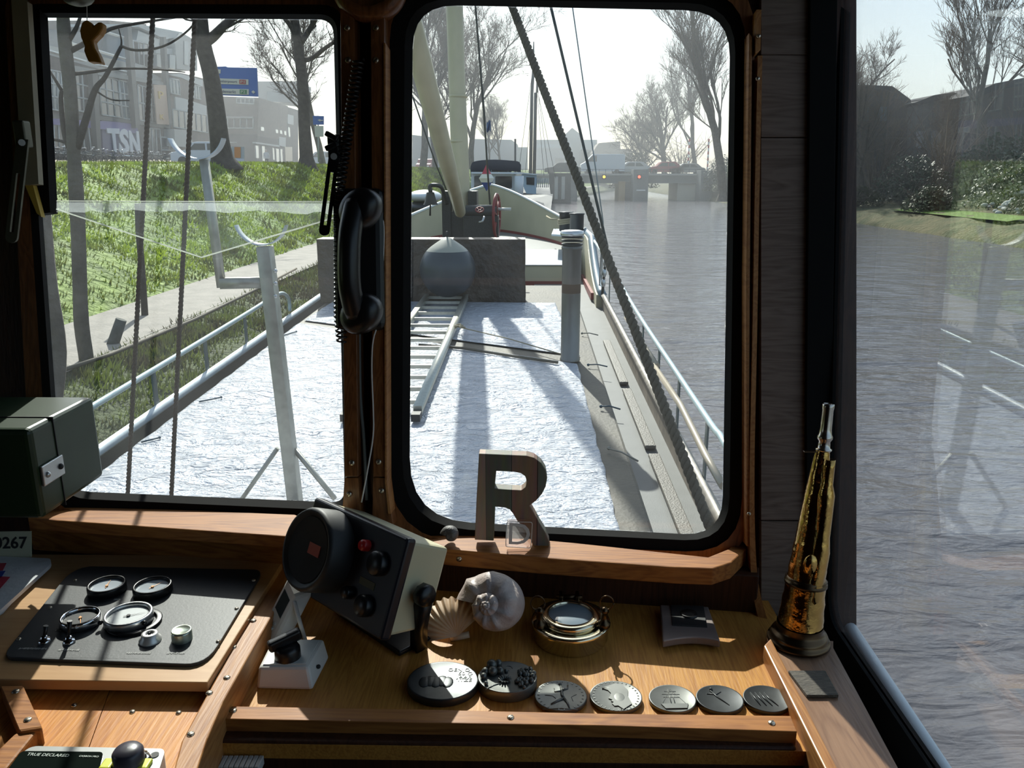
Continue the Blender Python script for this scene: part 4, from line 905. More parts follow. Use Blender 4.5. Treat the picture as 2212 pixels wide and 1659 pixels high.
a = MB(); a.tube(spline(rr_, 5), .020, 10); a.build('rail_tube', RAILM, rail)
for (x, y) in ((1529, 905), (1468, 812), (1425, 748), (1390, 695), (1318, 575), (1301, 548)):
    t_ = onX(x, y, BX+HB); zb_ = zG(t_.y); a = MB(); a.box((t_.x, t_.y, (t_.z+zb_)/2), (.012, .05, t_.z-zb_)); a.build('stanchion', STM, rail)
# boat hook poles lashed inside the right rail
PL = mat('pole_varnish', (.40, .34, .26), .3, .2)
lowp = [onX(*p, 1.02) for p in [(1352, 686), (1420, 790), (1520, 960), (1562, 1048)]]
a = MB(); a.tube([lowp[0], lowp[1]], .020, 10); tag(a.build('boat_pole', PL), 'short grey pole end lying inside the right rail near the pipe', 'pole')
a = MB(); a.tube([onX(1412, 790, 1.0), onX(1470, 875, 1.0), onX(1525, 985, 1.0), onX(1562, 1050, 1.0)], .022, 10)
tag(a.build('boat_pole', PL), 'long varnished pole lashed inside the right rail beside the thick rope', 'pole')
# ------------------------------------------------------------------ tarpaulins
TM_ = bpy.data.materials.new('white_tarpaulin'); TM_.use_nodes = True; nt = TM_.node_tree; b = nt.nodes['Principled BSDF']
b.inputs['Base Color'].default_value = (.50, .52, .57, 1); b.inputs['Roughness'].default_value = .25; b.inputs['Specular IOR Level'].default_value = .55
tc = nt.nodes.new('ShaderNodeTexCoord'); prev = None
for sc_x, sc, st, dist in (((1, 1.6, 1), 2.5, .6, .06), ((1.0, 1.8, 1), 5.5, .9, .035), ((.8, 1.2, 1), 13, .7, .012)):
    mp = nt.nodes.new('ShaderNodeMapping'); mp.inputs['Scale'].default_value = sc_x; mp.inputs['Rotation'].default_value = (0, 0, .5*sc/10); nt.links.new(tc.outputs['Object'], mp.inputs[0])
    n1 = nt.nodes.new('ShaderNodeTexNoise'); n1.inputs['Scale'].default_value = sc; n1.inputs['Detail'].default_value = 5; n1.inputs['Distortion'].default_value = 1.5; nt.links.new(mp.outputs[0], n1.inputs['Vector'])
    rg = nt.nodes.new('ShaderNodeMath'); rg.operation = 'SUBTRACT'; rg.inputs[1].default_value = .5; nt.links.new(n1.outputs['Fac'], rg.inputs[0])
    ab = nt.nodes.new('ShaderNodeMath'); ab.operation = 'ABSOLUTE'; nt.links.new(rg.outputs[0], ab.inputs[0])
    bp = nt.nodes.new('ShaderNodeBump'); bp.inputs['Strength'].default_value = st; bp.inputs['Distance'].default_value = dist*2.2; nt.links.new(ab.outputs[0], bp.inputs['Height'])
    if prev: nt.links.new(prev.outputs[0], bp.inputs['Normal'])
    prev = bp
nt.links.new(prev.outputs[0], b.inputs['Normal'])
def tarp(c4, label, nx_=190, ny_=260, seed=0):
    rq = random.Random(seed+1); cl = [(rq.uniform(-2.4, .5), rq.uniform(1.6, 9), rq.uniform(-.25, .25) if rq.random() < .5 else rq.uniform(1.3, 1.8)) for _ in range(26)]
    a = MB(); a.smooth = True; rows = []
    for j in range(ny_+1):
        v = j/ny_; L_ = c4[0].lerp(c4[3], v); R_ = c4[1].lerp(c4[2], v); row = []
        for i in range(nx_+1):
            u = i/nx_; p = L_.lerp(R_, u); ed = min(u, 1-u, v, 1-v)
            h_ = .010*noise.noise(V((p.x*2.2, p.y*1.4, seed)))+.012*abs(noise.noise(V((p.x*3+p.y*1.5, p.y*5, seed+5))))+.006*abs(noise.noise(V((p.x*11, p.y*9, seed+9))))
            for (cx2, cy2, ca) in cl:
                dd_ = (p.x-cx2)*math.cos(ca)+(p.y-cy2)*math.sin(ca); al = abs(-(p.x-cx2)*math.sin(ca)+(p.y-cy2)*math.cos(ca))
                if abs(dd_) < .06 and al < 1.6: h_ += .011*math.exp(-(dd_/.018)**2)*(1-al/1.6)
            p = V((p.x+.012*noise.noise(V((p.y*5, 0, seed)))*(1 if u in (0, 1) else 0), p.y+.015*noise.noise(V((p.x*4, 3, seed)))*(1 if v in (0, 1) else 0), zH(p.y)+max(-.004, h_)*min(1, ed*25)+.004))
            row.append(p)
        rows.append(row)
    a.loft(rows); o = a.build('tarpaulin', TM_); md = o.modifiers.new('s', 'SOLIDIFY'); md.thickness = .003
    return tag(o, label, 'tarpaulin', 'white tarpaulins over the hatch')
yl = onH(970, 748).y; yr = onH(1290, 788).y
xr1 = onH(1338, 1142).x
tarp([V((-2.42, 1.6, 0)), V((xr1+.01, 1.6, 0)), V((xr1-.02, yr+.02, 0)), V((-2.42, yl+1.0, 0))], 'nearer white glossy tarpaulin spread over the hatch behind the letter R')
tarp([V((-2.40, yl+1.15, 0)), V((onH(1230, 700).x+.02, yr+.30, 0)), V((onH(1200, 660).x+.0, 9.5, 0)), V((-2.35, 9.6, 0))], 'farther white tarpaulin on the hatch beyond the narrow gap', 150, 130, 3)
ROPEB = mat('blue_black_cord', (.03, .07, .10), .6); CORD = mat('grey_cord', (.20, .19, .16), .7)
for k_, (x, y, x2, y2) in enumerate(((1255, 720, 1292, 724), (1268, 788, 1312, 792), (1295, 878, 1340, 884), (1312, 968, 1378, 996))):
    p = onH(x, y, 1.735); q = onH(x2, y2, 1.735); q2 = V((BX+HB-.1, q.y, zD(q.y)+.02))
    a = MB(); a.tube([p, p.lerp(q, .5)+V((0, .01, .01)), q], .006, 6); a.sphere(p+V((.01, 0, 0)), .012, 6); tag(a.build('lashing_cord', ROPEB if k_ in (1, 2) else CORD), ['short cord tying the far tarpaulin edge right of the pipe', 'blue cord knotted at the gap beside the pipe foot', 'blue cord tying the right edge of the near tarpaulin', 'thin grey cord across the hatch rim nearest the window'][k_], 'cord', 'cords along the right hatch edge')
for k_, (x, y, x2, y2) in enumerate(((345, 945, 305, 955), (478, 858, 430, 868), (640, 716, 600, 728))):
    p = onH(x, y, 1.73); q = onH(x2, y2, 1.735); a = MB(); a.tube([p, q], .006, 6); a.sphere(p, .009, 6)
    tag(a.build('lashing_cord', ROPEB), ['blue cord tying the left tarpaulin edge near the ropes', 'cord tying the left tarpaulin edge midway along', 'cord tying the left tarpaulin edge beyond the galvanised post'][k_], 'cord', 'cords along the left hatch edge')
a = MB(); a.tube([onH(*p, 1.725) for p in [(905, 745), (1000, 752), (1100, 768), (1205, 783)]], .014, 6); tag(a.build('hold_down_rope', mat('brown_rope', (.13, .11, .08), .8)), 'dark rope lying across the hatch in the gap between the tarpaulins', 'rope')
a = MB(); c0 = onH(985, 705, 1.66); a.tube([c0, onH(1100, 732, 1.70), onH(1212, 765, 1.71)], .006, 6)
for k_ in range(3): a.tube([c0+V((.05*math.cos(t_)+.02*k_, .08*math.sin(t_), .02*math.cos(t_+k_))) for t_ in [i*.5 for i in range(13)]], .006, 5)
tag(a.build('ladder_lashing', mat('hemp_rope', (0, 0, 0))), 'thin hemp line tied to the ladder and led to the foot of the pipe', 'rope')
# ------------------------------------------------------------------ exhaust pipe
cb = onH(1231, 778); r_ = 20*mpp(cb); zt_ = onY(1231, 497, cb.y).z
ep = empty('exhaust_pipe', cb, 'tall stainless exhaust pipe with a round cap standing on the hatch', 'exhaust pipe')
h_ = zt_-cb.z; a = MB(); a.smooth = True; a.lathe([(r_*1.08, 0), (r_*1.08, .02), (r_, .025), (r_, h_-.17), (r_*1.08, h_-.16), (r_*1.1, h_-.14), (r_, h_-.13), (r_*.95, h_-.12)], TM(cb), 32); a.build('pipe', mat('stained_steel', (.24, .235, .22), .42, .7, c2=(.13, .12, .11), vscale=4, stretch=(1, 1, .3)), ep)
a = MB(); a.smooth = True; a.lathe([(r_*1.004, h_*.53), (r_*1.008, h_*.56), (r_*1.004, h_*.60)], TM(cb), 32); a.build('rust_band', mat('rust_band', (.10, .06, .035), .7), ep)
a = MB(); a.smooth = True
for z_ in (.115, .085, .055): a.lathe([(r_*.9, h_-z_-.008), (r_*1.12, h_-z_-.008), (r_*1.12, h_-z_+.004), (r_*.9, h_-z_+.004)], TM(cb), 28)
a.build('cowl_slats', mat('burnt_steel', (.05, .05, .05), .4, .7), ep)
a = MB(); a.smooth = True; a.lathe([(r_*1.2, h_-.045), (r_*1.26, h_-.03), (r_*1.15, h_-.006), (r_*.8, h_), (.0001, h_+.002)], TM(cb), 32); a.build('cap', STEEL, ep)
# ------------------------------------------------------------------ ladder
ld = empty('ladder', onH(905, 888), 'aluminium ladder lying flat on the white tarpaulin', 'ladder')
AL = mat('aluminium', (.55, .54, .47), .35, .6, var=.1, vscale=30)
dz = .07; A0 = onH(902, 886, 1.75-dz); A1 = onH(1012, 628, 1.75-dz); wv_ = V((-.42, -.0, 0))
# left stile from its own sight line
B1 = onH(931, 628, 1.75-dz); B0 = B1+(A0-A1)
a = MB(); a.tube([A0, A1], .042, 4, up=(1, 0, 1)); a.build('stile', AL, ld)
a = MB(); a.tube([B0, B1], .042, 4, up=(1, 0, 1)); a.build('stile', AL, ld)
for k_ in range(15):
    t_ = .04+k_*.066; a = MB(); a.box(A0.lerp(A1, t_).lerp(B0.lerp(B1, t_), .5), ((A0-B0).length, .032, .03)); a.build('rung', AL, ld)
for p in (A0, B0): a = MB(); a.box(p-(A1-A0).normalized()*.06-V((0, 0, .02)), (.06, .11, .05)); a.build('rubber_foot', BLACKM, ld)
# fender ball
fc = onY(967, 585, 9.2); r_ = 60*mpp(fc); fc.z = onY(967, 582, 9.2).z
FB = mat('fender_vinyl', (.035, .045, .055), .38); 
a = MB(); a.smooth = True; zb_ = fc.z-zH(9.2); pr = []
for i in range(25):
    t_ = i/24; an = math.pi*t_*.80-math.pi/2; pr.append((r_*math.cos(an), r_*1.0*math.sin(an)))
e_ = pr[-1]; pr += [(r_*.42, r_*.93), (r_*.22, r_*1.06), (r_*.08, r_*1.14), (.0001, r_*1.16)]
fb = empty('buoy_fender', V((fc.x, fc.y, fc.z-r_)), 'big round dark buoy fender with sunlit-coloured pointed top in front of the brown cover', 'fender')
k_ = next(i for i, p in enumerate(pr) if p[1] > r_*.60)
a.lathe(pr[:k_+1], TM(fc), 40); a.build('ball', FB, fb)
a = MB(); a.smooth = True; a.lathe(pr[k_:], TM(fc), 40); a.build('sunlit_crown', mat('sunlit_vinyl', (.30, .30, .25), .45), fb)  # ball is dark throughout; sunlight on its top put into a paler colour
a = MB(); a.tube([fc+V((0, 0, r_*1.14)), fc+V((0, 0, r_*1.35))], .012, 6); a.build('eye', BLACKM, fb)
# brown covered box
a = MB(); yc = 9.55; q0 = onY(692, 655, yc); q1 = onY(1134, 655, yc); zt_ = onY(1000, 517, yc).z; z0 = zH(yc)-.02
rows = []; rn = random.Random(3)
def bx_(u, w_, side): return None
pts_f = [V((q0.x+(q1.x-q0.x)*i/24, yc+.02*noise.noise(V((i*.7, 0, 1))), 0)) for i in range(25)]
pts_r = [V((q1.x+.02*noise.noise(V((i, 2, 1))), yc+.32*i/10, 0)) for i in range(1, 11)]
pts_b = [V((q1.x-(q1.x-q0.x)*i/10, yc+.32, 0)) for i in range(1, 11)]; pts_l = [V((q0.x, yc+.32-.32*i/10, 0)) for i in range(1, 10)]
ring = pts_f+pts_r+pts_b+pts_l
a.smooth = True
for k_ in range(9):
    t_ = k_/8; rows.append([V((p.x+(.03*(1-t_))*noise.noise(V((p.x*4, p.y*4, t_*2))), p.y+.05*(1-t_)*noise.noise(V((p.x*5+3, p.y*5, t_*1.5))), z0+(zt_-z0)*t_)) for p in ring])
a.loft(rows, True); b_ = len(a.v); a.v += [tuple(p) for p in rows[-1]]; a.f.append(list(range(b_, b_+len(ring)))); a.mi.append(0); a.sm.append(False)
a.build('covered_box', mat('brown_canvas', (.085, .06, .042), .5, c2=(.05, .038, .03), vscale=4, bump=.5, bscale=9), label='large deck box under a dark brown cover in front of the mast', category='deck box')
# ------------------------------------------------------------------ mast, tabernacle, boom, winch
ym = 12.0; MC = mat('mast_cream', (.56, .50, .34), .4, var=.08, vscale=3); c0 = onY(1000, 470, ym)
mast = empty('mast', V((c0.x, ym, 1.5)), 'thick cream mast rising from its dark tabernacle', 'mast')
mp_ = [onY(998, 470, ym), onY(993, 330, ym), onY(988, 200, ym), onY(982, 20, ym)]; top = V((mp_[-1].x-.04, ym+.1, 11.5))
a = MB(); a.tube([V((c0.x, ym, 2.15))]+mp_+[V((mp_[-1].x-.01, ym, 8)), top], [.12, .13, .128, .12, .118, .112, .10], 24); a.build('spar', MC, mast)
for y_ in (208, 305): p = onY(990, y_, ym); a = MB(); a.smooth = True; a.lathe([(.132, -.015), (.137, 0), (.132, .015)], TM(p), 24); a.build('band', MC, mast)
TB = mat('tabernacle_black', (.018, .022, .02), .4, bump=.2, bscale=40)
for x_ in (966, 1022):
    p = onY(x_, 412, ym-.05); a = MB(); a.box((p.x, ym-.05, (p.z+1.5)/2), (.13, .38, p.z-1.5)); a.build('tabernacle_cheek', TB, mast, bevel=.01)
a = MB(); p = onY(996, 458, ym-.3); a.box((p.x, ym-.15, (p.z+1.3)/2), (.52, .1, p.z-1.3)); a.build('heel_plate', TB, mast)
a = MB(); p = onY(1052, 488, 11.75); a.box((p.x, 11.8, (p.z+1.3)/2), (.34, .3, p.z-1.3)); a.build('side_locker', TB, mast, bevel=.02)
bm_ = empty('boom', onY(993, 462, 11.4), 'slender cream boom slanting up to the left in front of the mast', 'boom')
b0_ = onY(996, 466, 11.4); b1_ = onY(905, 120, 8.2); a = MB(); d_ = (b1_-b0_)
a.tube([b0_, b0_+d_*.03, b0_+d_*.4, b0_+d_, b0_+d_*1.8], [.03, .075, .10, .112, .10], 20); a.build('spar', MC, bm_)
# bell
bp_ = onY(930, 432, 11.5); bl = empty('ship_bell', bp_, "dark ship's bell hanging from a curved bracket left of the mast", 'bell')
s_ = mpp(bp_); a = MB(); a.smooth = True; a.lathe([(16*s_, -10*s_), (13*s_, -4*s_), (10*s_, 8*s_), (8.5*s_, 16*s_), (3*s_, 17*s_), (.0001, 17*s_)], TM(bp_), 20); a.build('bell_body', mat('bell_bronze', (.06, .055, .045), .35, .8), bl)
a = MB(); a.tube([bp_, onY(929, 466, 11.5)], [.008, .014], 8); a.build('clapper_rope', TB, bl)
a = MB(); a.tube(spline([onY(930, 415, 11.5), onY(930, 401, 11.5), onY(950, 402, 11.5), onY(958, 415, 11.6), onY(965, 440, 11.7)], 5), .03, 8); a.build('bracket', TB, bl)
# winch
wp = onY(1045, 455, 11.6); wn = empty('winch', V((wp.x, wp.y, 1.6)), 'dark deck winch with a red hand wheel right of the mast', 'winch')
a = MB(); q = onY(1040, 458, 11.6); a.smooth = True; a.lathe([(.10, -.22), (.10, .22), (.0001, .22)], TM(q, frame((1, 0, 0))), 20); a.build('drum', TB, wn)
a = MB(); q2_ = onY(1040, 500, 11.65); a.box((q2_.x, 11.65, (q.z+1.5)/2-.05), (.5, .3, q.z-1.5)); a.build('frame', TB, wn, bevel=.01)
def wheel(c, r, ax, m, name, par, spokes=5, tr=.014):
    a = MB(); Mw = TM(c, frame(ax)); a.tube([Mw @ V((r*math.cos(t_), r*math.sin(t_), 0)) for t_ in [i*math.pi/14 for i in range(29)]], tr, 6)
    for k_ in range(spokes): t_ = k_*2*math.pi/spokes; a.tube([Mw @ V((0, 0, 0)), Mw @ V((r*math.cos(t_), r*math.sin(t_), 0))], tr*.8, 6)
    return a.build(name, m, par)
wheel(onY(1073, 466, 11.6), .30, (1, -.12, 0), REDP, 'hand_wheel', wn, 6, .02)
wheel(onY(1036, 453, 11.35), .055, (0, -.6, .8), REDP, 'small_wheel', wn, 4, .01)
a = MB(); a.tube([onY(1074, 452, 11.6), onY(1104, 452, 11.6)], .022, 8); a.build('crank_handle', mat('pale_handle', (.6, .6, .55), .4), wn)
a = MB(); a.tube(spline([onY(1035, 480, 11.3), onY(1042, 478, 11.25), onY(1046, 468, 11.3)], 4), .015, 6); a.build('pawl', STEEL, wn)
# daymark hanging from the stay
dm = empty('pennant_marker', onY(1051, 412, 13), 'red, white and blue double cone marker hanging right of the mast', 'marker')
P_ = lambda y: onY(1051, y, 13)
hw = 17*mpp(P_(385))
for (ya, ra, yb_, rb, m_, nm) in ((355, .002, 376, hw*.62, mat('marker_red', (.42, .03, .06), .5), 'red_cone'), (376, hw*.62, 385, hw, mat('marker_white', (.70, .70, .62), .5), 'white_band'), (385, hw, 394, hw*.70, mat('marker_white', (0, 0, 0)), 'white_band'), (394, hw*.7, 413, .002, mat('marker_blue', (.015, .05, .25), .5), 'blue_cone')):
    a = MB(); a.lathe([(ra, P_(ya).z), (rb, P_(yb_).z)], TM(V((P_(385).x, 13, 0)), Matrix.Rotation(.3, 4, 'Z')), 4); a.build(nm, m_, dm)
# ------------------------------------------------------------------ rigging
WIRE = mat('dark_wire', (.05, .055, .05), .5, .3); ROPEG = mat('tarred_rope', (.075, .062, .04), .8, bump=.6, bscale=90)
def rope3(p, q, r, n=260, tw=.09):           # laid rope: three strands
    a = MB(); p = V(p); q = V(q); L = (q-p).length; n = int(min(900, L/tw*10)); u = (q-p).normalized().orthogonal(); w_ = (q-p).normalized().cross(u)
    for k_ in range(3):
        a.tube([p.lerp(q, i/n)+(u*math.cos(2*math.pi*(L*i/n/tw+k_/3)/1)+w_*math.sin(2*math.pi*(L*i/n/tw+k_/3)))*r*.5 for i in range(n+1)], r*.62, 6)
    return a
tp_ = V((top.x+.05, top.y, 11.3))
sh0 = V((1.0, 10.4, zH(10.4, 1.90)))
def through(p0, px, Yg): q = onY(*px, Yg); return p0+(q-p0)*1.9
s1 = onY(1311, 530, 10.9); a = MB(); a.tube([V((1.03, 10.9, zG(10.9))), s1, through(s1, (1190, 15), 11.25)], .019, 8); tag(a.build('shroud_wire', WIRE), 'dark mast shroud to the right gunwale, thicker of the two beside the big rope', 'wire')
s1b = onY(1303, 480, 11.3); a = MB(); a.tube([V((1.02, 11.3, zG(11.3))), s1b, through(s1b, (1237, 18), 11.5)], .009, 6); tag(a.build('shroud_wire', mat('pale_wire', (.25, .27, .27), .4, .5)), 'thin pale shroud wire, rightmost line crossing the sky', 'wire')
a = MB(); 
for k_ in range(4): p = s1.lerp(V((1.03, 10.9, zG(10.9))), .15+k_*.2); a.sphere(p, .04, 6, sc=(.8, .8, 1.6))
tag(a.build('rigging_screw', STEEL), 'metal rigging screw at the foot of the right shrouds', 'fitting')
r0 = onX(1545, 1142, .93); r0 = onH(1538, 1150, 1.93); rA = onY(1400, 800, 6.2); rT = onY(1107, 15, 7.3)
r1 = onY(1107, 15, r0.y+2.6); 
a = rope3(r0, r0+(r1-r0)*1.6, .027, tw=.13); tag(a.build('laid_rope', ROPEG), 'thick dark twisted rope slanting from upper middle to lower right', 'rope')
for (x0_, y0_2, x1_, y1_2, Yn, lb) in ((330, 40, 276, 1066, 1.75, 'left one of two ropes hanging close outside the left window'), (421, 42, 370, 1072, 1.75, 'right one of two ropes hanging close outside the left window')):
    p = onY(x1_, y1_2, Yn); q = onY(x0_, y0_2, Yn); p = p+(p-q)*((p.z-zH(Yn))/(q.z-p.z)); a = rope3(p, q+(q-p)*.2, .0042, tw=.03); tag(a.build('hanging_rope', ROPEG), lb, 'rope')
a = MB(); a.tube([onY(1060, 470, 12.6), onY(1049, 300, 12.6), onY(1027, 15, 12.6), onY(1018, -120, 12.6)], .014, 6); a.tube([onY(1064, 500, 12.65), onY(1052, 360, 12.65), onY(1047, 250, 12.65), onY(1027, 15, 12.65)], .012, 6)
tag(a.build('flag_halyard', WIRE), 'double dark line just right of the mast carrying the marker', 'wire')
a = MB(); a.tube([onY(890, 205, 12.4), onY(940, 350, 12.6), onY(968, 420, 12.6)], .012, 6); tag(a.build('stay_wire', WIRE), 'thin wire crossing behind the boom at the left window edge', 'wire')
fl = MB(); fl.smooth = True; fl.loft([[onY(1051+9*i/6, 262+22*j/6+3*math.sin(i*1.1), 14+.05*math.sin(i*1.4+j)) for i in range(7)] for j in range(7)]); tag(fl.build('small_flag', mat('flag_blue', (.10, .16, .30), .7)), 'small blue flag fluttering on the line right of the mast', 'flag')
# ------------------------------------------------------------------ galvanised crutch post
cr0 = onH(638, 1086); top_ = onY(572, 532, cr0.y-.02)
cp = empty('mast_crutch', cr0, 'galvanised steel post with forked cradle standing close outside the left window', 'post')
a = MB(); a.tube([cr0, top_], .046, 4, up=(1, .9, 0)); a.build('main_post', GALV, cp, bevel=.004)
def fork(c, w_, h_, yv, th_, nm):
    a = MB(); pts = [V((c.x+w_*math.sin(t_), yv, c.z-h_*math.cos(t_)+h_)) for t_ in [(-1.25+2.5*i/16) for i in range(17)]]
    A_ = [p+V((0, -.03, 0)) for p in pts]; B_ = [p+V((0, .03, 0)) for p in pts]; cu = [p+V((0, 0, th_)) for p in pts]
    a.smooth = True; a.loft([A_, B_, [p+V((0, 0, th_)) for p in B_], [p+V((0, 0, th_)) for p in A_], A_]); return a.build(nm, mat('fork_white', (.55, .58, .60), .35, .3), cp)
fork(onY(568, 530, top_.y), .125, .13, top_.y, .006, 'cradle_fork')
ar = onY(478, 612, top_.y); ar2 = onY(572, 610, top_.y); a = MB(); a.tube([ar, ar2], .035, 4, up=(0, 1, 1)); a.build('cross_arm', GALV, cp)
sp_ = onY(441, 345, top_.y); a = MB(); a.tube([ar+V((0, 0, -.02)), sp_], .024, 4, up=(1, .9, 0)); a.build('upper_post', GALV, cp)
fork(onY(430, 345, top_.y), .13, .13, top_.y, .006, 'cradle_fork')
for (x, y, x2, y2) in ((600, 968, 520, 1082), (634, 968, 724, 1078)):
    a = MB(); a.tube([onY(x, y, cr0.y), onY(x2, y2, cr0.y-.02)], .014, 4); a.build('brace', GALV, cp)
for y_ in (585, 612, 640): a = MB(); a.sphere(onY(595, y_, top_.y-.04), .010, 6); a.build('bolt', STEEL, cp)
# white gutter pipe outside the side window
g0 = onX(1800, 1302, .53); g1 = onX(2034, 1659, .53); g1 = g0+(g1-g0)*1.6
a = MB(); a.tube([g0+(g0-g1)*.3, g1], .011, 14); tag(a.build('grab_rail', mat('rail_white_tube', (.80, .85, .88), .4)), 'white tubular grab rail outside below the side window', 'grab rail')
# ================================================================== WATER AND BANKS
WT = bpy.data.materials.new('canal_water'); WT.use_nodes = True; nt = WT.node_tree; b = nt.nodes['Principled BSDF']
b.inputs['Base Color'].default_value = (.13, .125, .135, 1); b.inputs['Roughness'].default_value = .12; b.inputs['IOR'].default_value = 1.33
tc = nt.nodes.new('ShaderNodeTexCoord'); prev = None
for s_, st, d_, sx_ in ((.55, 1, .10, (.8, 1.5, 1)), (2.6, 1, .030, (.7, 1.6, 1)), (8, .8, .008, (.8, 1.4, 1))):
    mp = nt.nodes.new('ShaderNodeMapping'); mp.inputs['Scale'].default_value = sx_; mp.inputs['Rotation'].default_value = (0, 0, .12); nt.links.new(tc.outputs['Object'], mp.inputs[0])
    n1 = nt.nodes.new('ShaderNodeTexNoise'); n1.inputs['Scale'].default_value = s_; n1.inputs['Detail'].default_value = 4; n1.inputs['Distortion'].default_value = .6; nt.links.new(mp.outputs[0], n1.inputs['Vector'])
    bp = nt.nodes.new('ShaderNodeBump'); bp.inputs['Strength'].default_value = st; bp.inputs['Distance'].default_value = d_*2; nt.links.new(n1.outputs['Fac'], bp.inputs['Height'])
    if prev: nt.links.new(prev.outputs[0], bp.inputs['Normal'])
    prev = bp
nt.links.new(prev.outputs[0], b.inputs['Normal'])
a = MB(); a.add([(-60, -60, 0), (120, -60, 0), (120, 420, 0), (-60, 420, 0)], [(0, 1, 2, 3)]); a.build('canal_water', WT, kind='structure')
GRASS = mat('grass_ground', (.20, .30, .02), .8, c2=(.08, .13, .012), vscale=1.6, bump=.8, bscale=6)
GRD = mat('grass_verge', (.07, .10, .02), .9, c2=(.03, .04, .012), vscale=2.5, bump=.8, bscale=9)
PATHM = mat('path_pavers', (.30, .27, .23), .8, c2=(.22, .20, .17), vscale=3, bump=.3, bscale=20)
DIRT = mat('street_ground', (.16, .15, .14), .8, var=.15, vscale=.5)
def dzb(x, Y): return 0 if x > -6.6 or x < -60 else min(0, (Y-38)*.012)*min(1, (-6.6-x)/4.4)
def prof_bank(name, prof, ya, yb, m, ny=60, jitter=0, seed=0, bend=None):
    a = MB(); a.smooth = True; rows = []
    for j in range(ny+1):
        Y = ya+(yb-ya)*(j/ny)**1.3; row = []
        for i, (x, z) in enumerate(prof):
            h_ = jitter*noise.noise(V((x*.9, Y*.6, seed)))+jitter*.5*noise.noise(V((x*2.5, Y*2.2, seed)))
            dx = max(0, Y-62)*.22 if x < 0 and x > -60 else 0
            row.append(V((x+dx, Y, z+dzb(x, Y)+(h_ if 0 < i < len(prof)-1 else 0))))
        rows.append(row)
    a.loft(rows); return a.build(name, m, kind='structure')
XT = -11.0; ZT = 3.42
lin_ = lambda x0, z0, x1, z1, n: [(x0+(x1-x0)*i/n, z0+(z1-z0)*i/n) for i in range(n+1)]
prof_bank('ground_verge', [(-3.3, -.3), (-3.45, .25)]+lin_(-3.6, .35, -5.05, .86, 6)+[(-5.1, .90)], -4, 170, GRD, 120, .08)
prof_bank('ground_path', [(-5.05, .895), (-6.65, .905)], -4, 170, PATHM, 4)
prof_bank('ground_slope', lin_(-6.6, .88, XT, ZT, 16)+[(XT-1, ZT+.03), (XT-3, ZT+.05)], -4, 170, GRASS, 160, .10, 2)
prof_bank('ground_street', [(XT-2.8, ZT+.04), (-90, ZT+.12)], -30, 260, DIRT, 4)
# grass blades on slope and verge
rn = random.Random(11); a = MB(); GB = lucent('grass_blades', (.27, .36, .035), .45, (.11, .13, .025), .9)
def blades(a, n, xf, ymax, hgt, f, ymin=4.0):
    for _ in range(n):
        Y = ymin+(ymax-ymin)*rn.random()**1.7; x = xf(); z = f(x)+dzb(x, Y); x += max(0, Y-62)*.22
        
        h_ = hgt*rn.uniform(.5, 1.3)*(1+Y*.010); w_ = .012+Y*.0011; an = rn.uniform(0, math.pi); dx, dy = math.cos(an)*w_, math.sin(an)*w_; lx, ly = rn.uniform(-.5, .5)*h_, rn.uniform(-.5, .5)*h_
        for s_ in (-1.2, 0, 1.2):
            ox, oy = s_*dx*2, s_*dy*2; b_ = len(a.v); a.v += [(x+ox-dx, Y+oy-dy, z), (x+ox+dx, Y+oy+dy, z), (x+ox*1.6+lx, Y+oy*1.6+ly, z+h_)]; a.f.append([b_, b_+1, b_+2]); a.mi.append(0); a.sm.append(False)
sl_f = lambda x: .88+(ZT-.88)*min(1, max(0, (x+6.6)/(XT+6.6)))-.05
vg_f = lambda x: .35+(.51)*min(1, (x+3.6)/(-1.45))-.06
blades(a, 26000, lambda: rn.uniform(XT-1.5, -6.7), 75, .11, sl_f)
a.build('slope_grass', GB, kind='stuff', label='green grass growing on the bank slope left of the canal', category='grass')
a = MB(); blades(a, 9000, lambda: rn.uniform(-5.1, -3.5), 40, .13, vg_f)
a.build('verge_grass', lucent('verge_blades', (.13, .17, .03), .35, (.07, .06, .03), 1.5), kind='stuff', label='darker rough grass on the low verge beside the barge', category='grass')
# right bank
RB = 20.6
prof_bank('ground_right_bank', [(RB-.3, -.4), (RB, .12), (RB+.8, .55), (RB+2, .8), (RB+4.5, .95), (RB+9, 1.5), (RB+13, 2.6), (RB+60, 3.2)], -10, 230, mat('winter_bank', (.15, .13, .06), .9, c2=(.06, .075, .025), vscale=1.0, bump=.6, bscale=5), 130, .3, 5)
prof_bank('ground_lawn', [(RB+1.6, .86), (RB+2.2, .94), (RB+3.4, 1.02)], 38, 50, mat('lawn', (.12, .20, .02), .8, var=.2, vscale=4), 30, .04, 6)
a = MB(); rnS = random.Random(5)
for _ in range(260):
    Y = rnS.uniform(33, 46); t_ = rnS.random(); x = RB+4.3+t_*4.5; s_ = rnS.uniform(.10, .26)
    a.sphere(V((x, Y, .95+t_*1.9+rnS.uniform(-.05, .15))), s_, 4, Matrix.Rotation(rnS.uniform(0, 6), 4, 'Z') @ Matrix.Rotation(rnS.uniform(0, 2), 4, 'X'), (1, .7, .55))
a.build('rubble_heap', mat('pale_rubble', (.42, .42, .38), .8, var=.3, vscale=.6), kind='stuff', label='heap of pale grey rubble on the right bank beyond the lawn', category='stones')
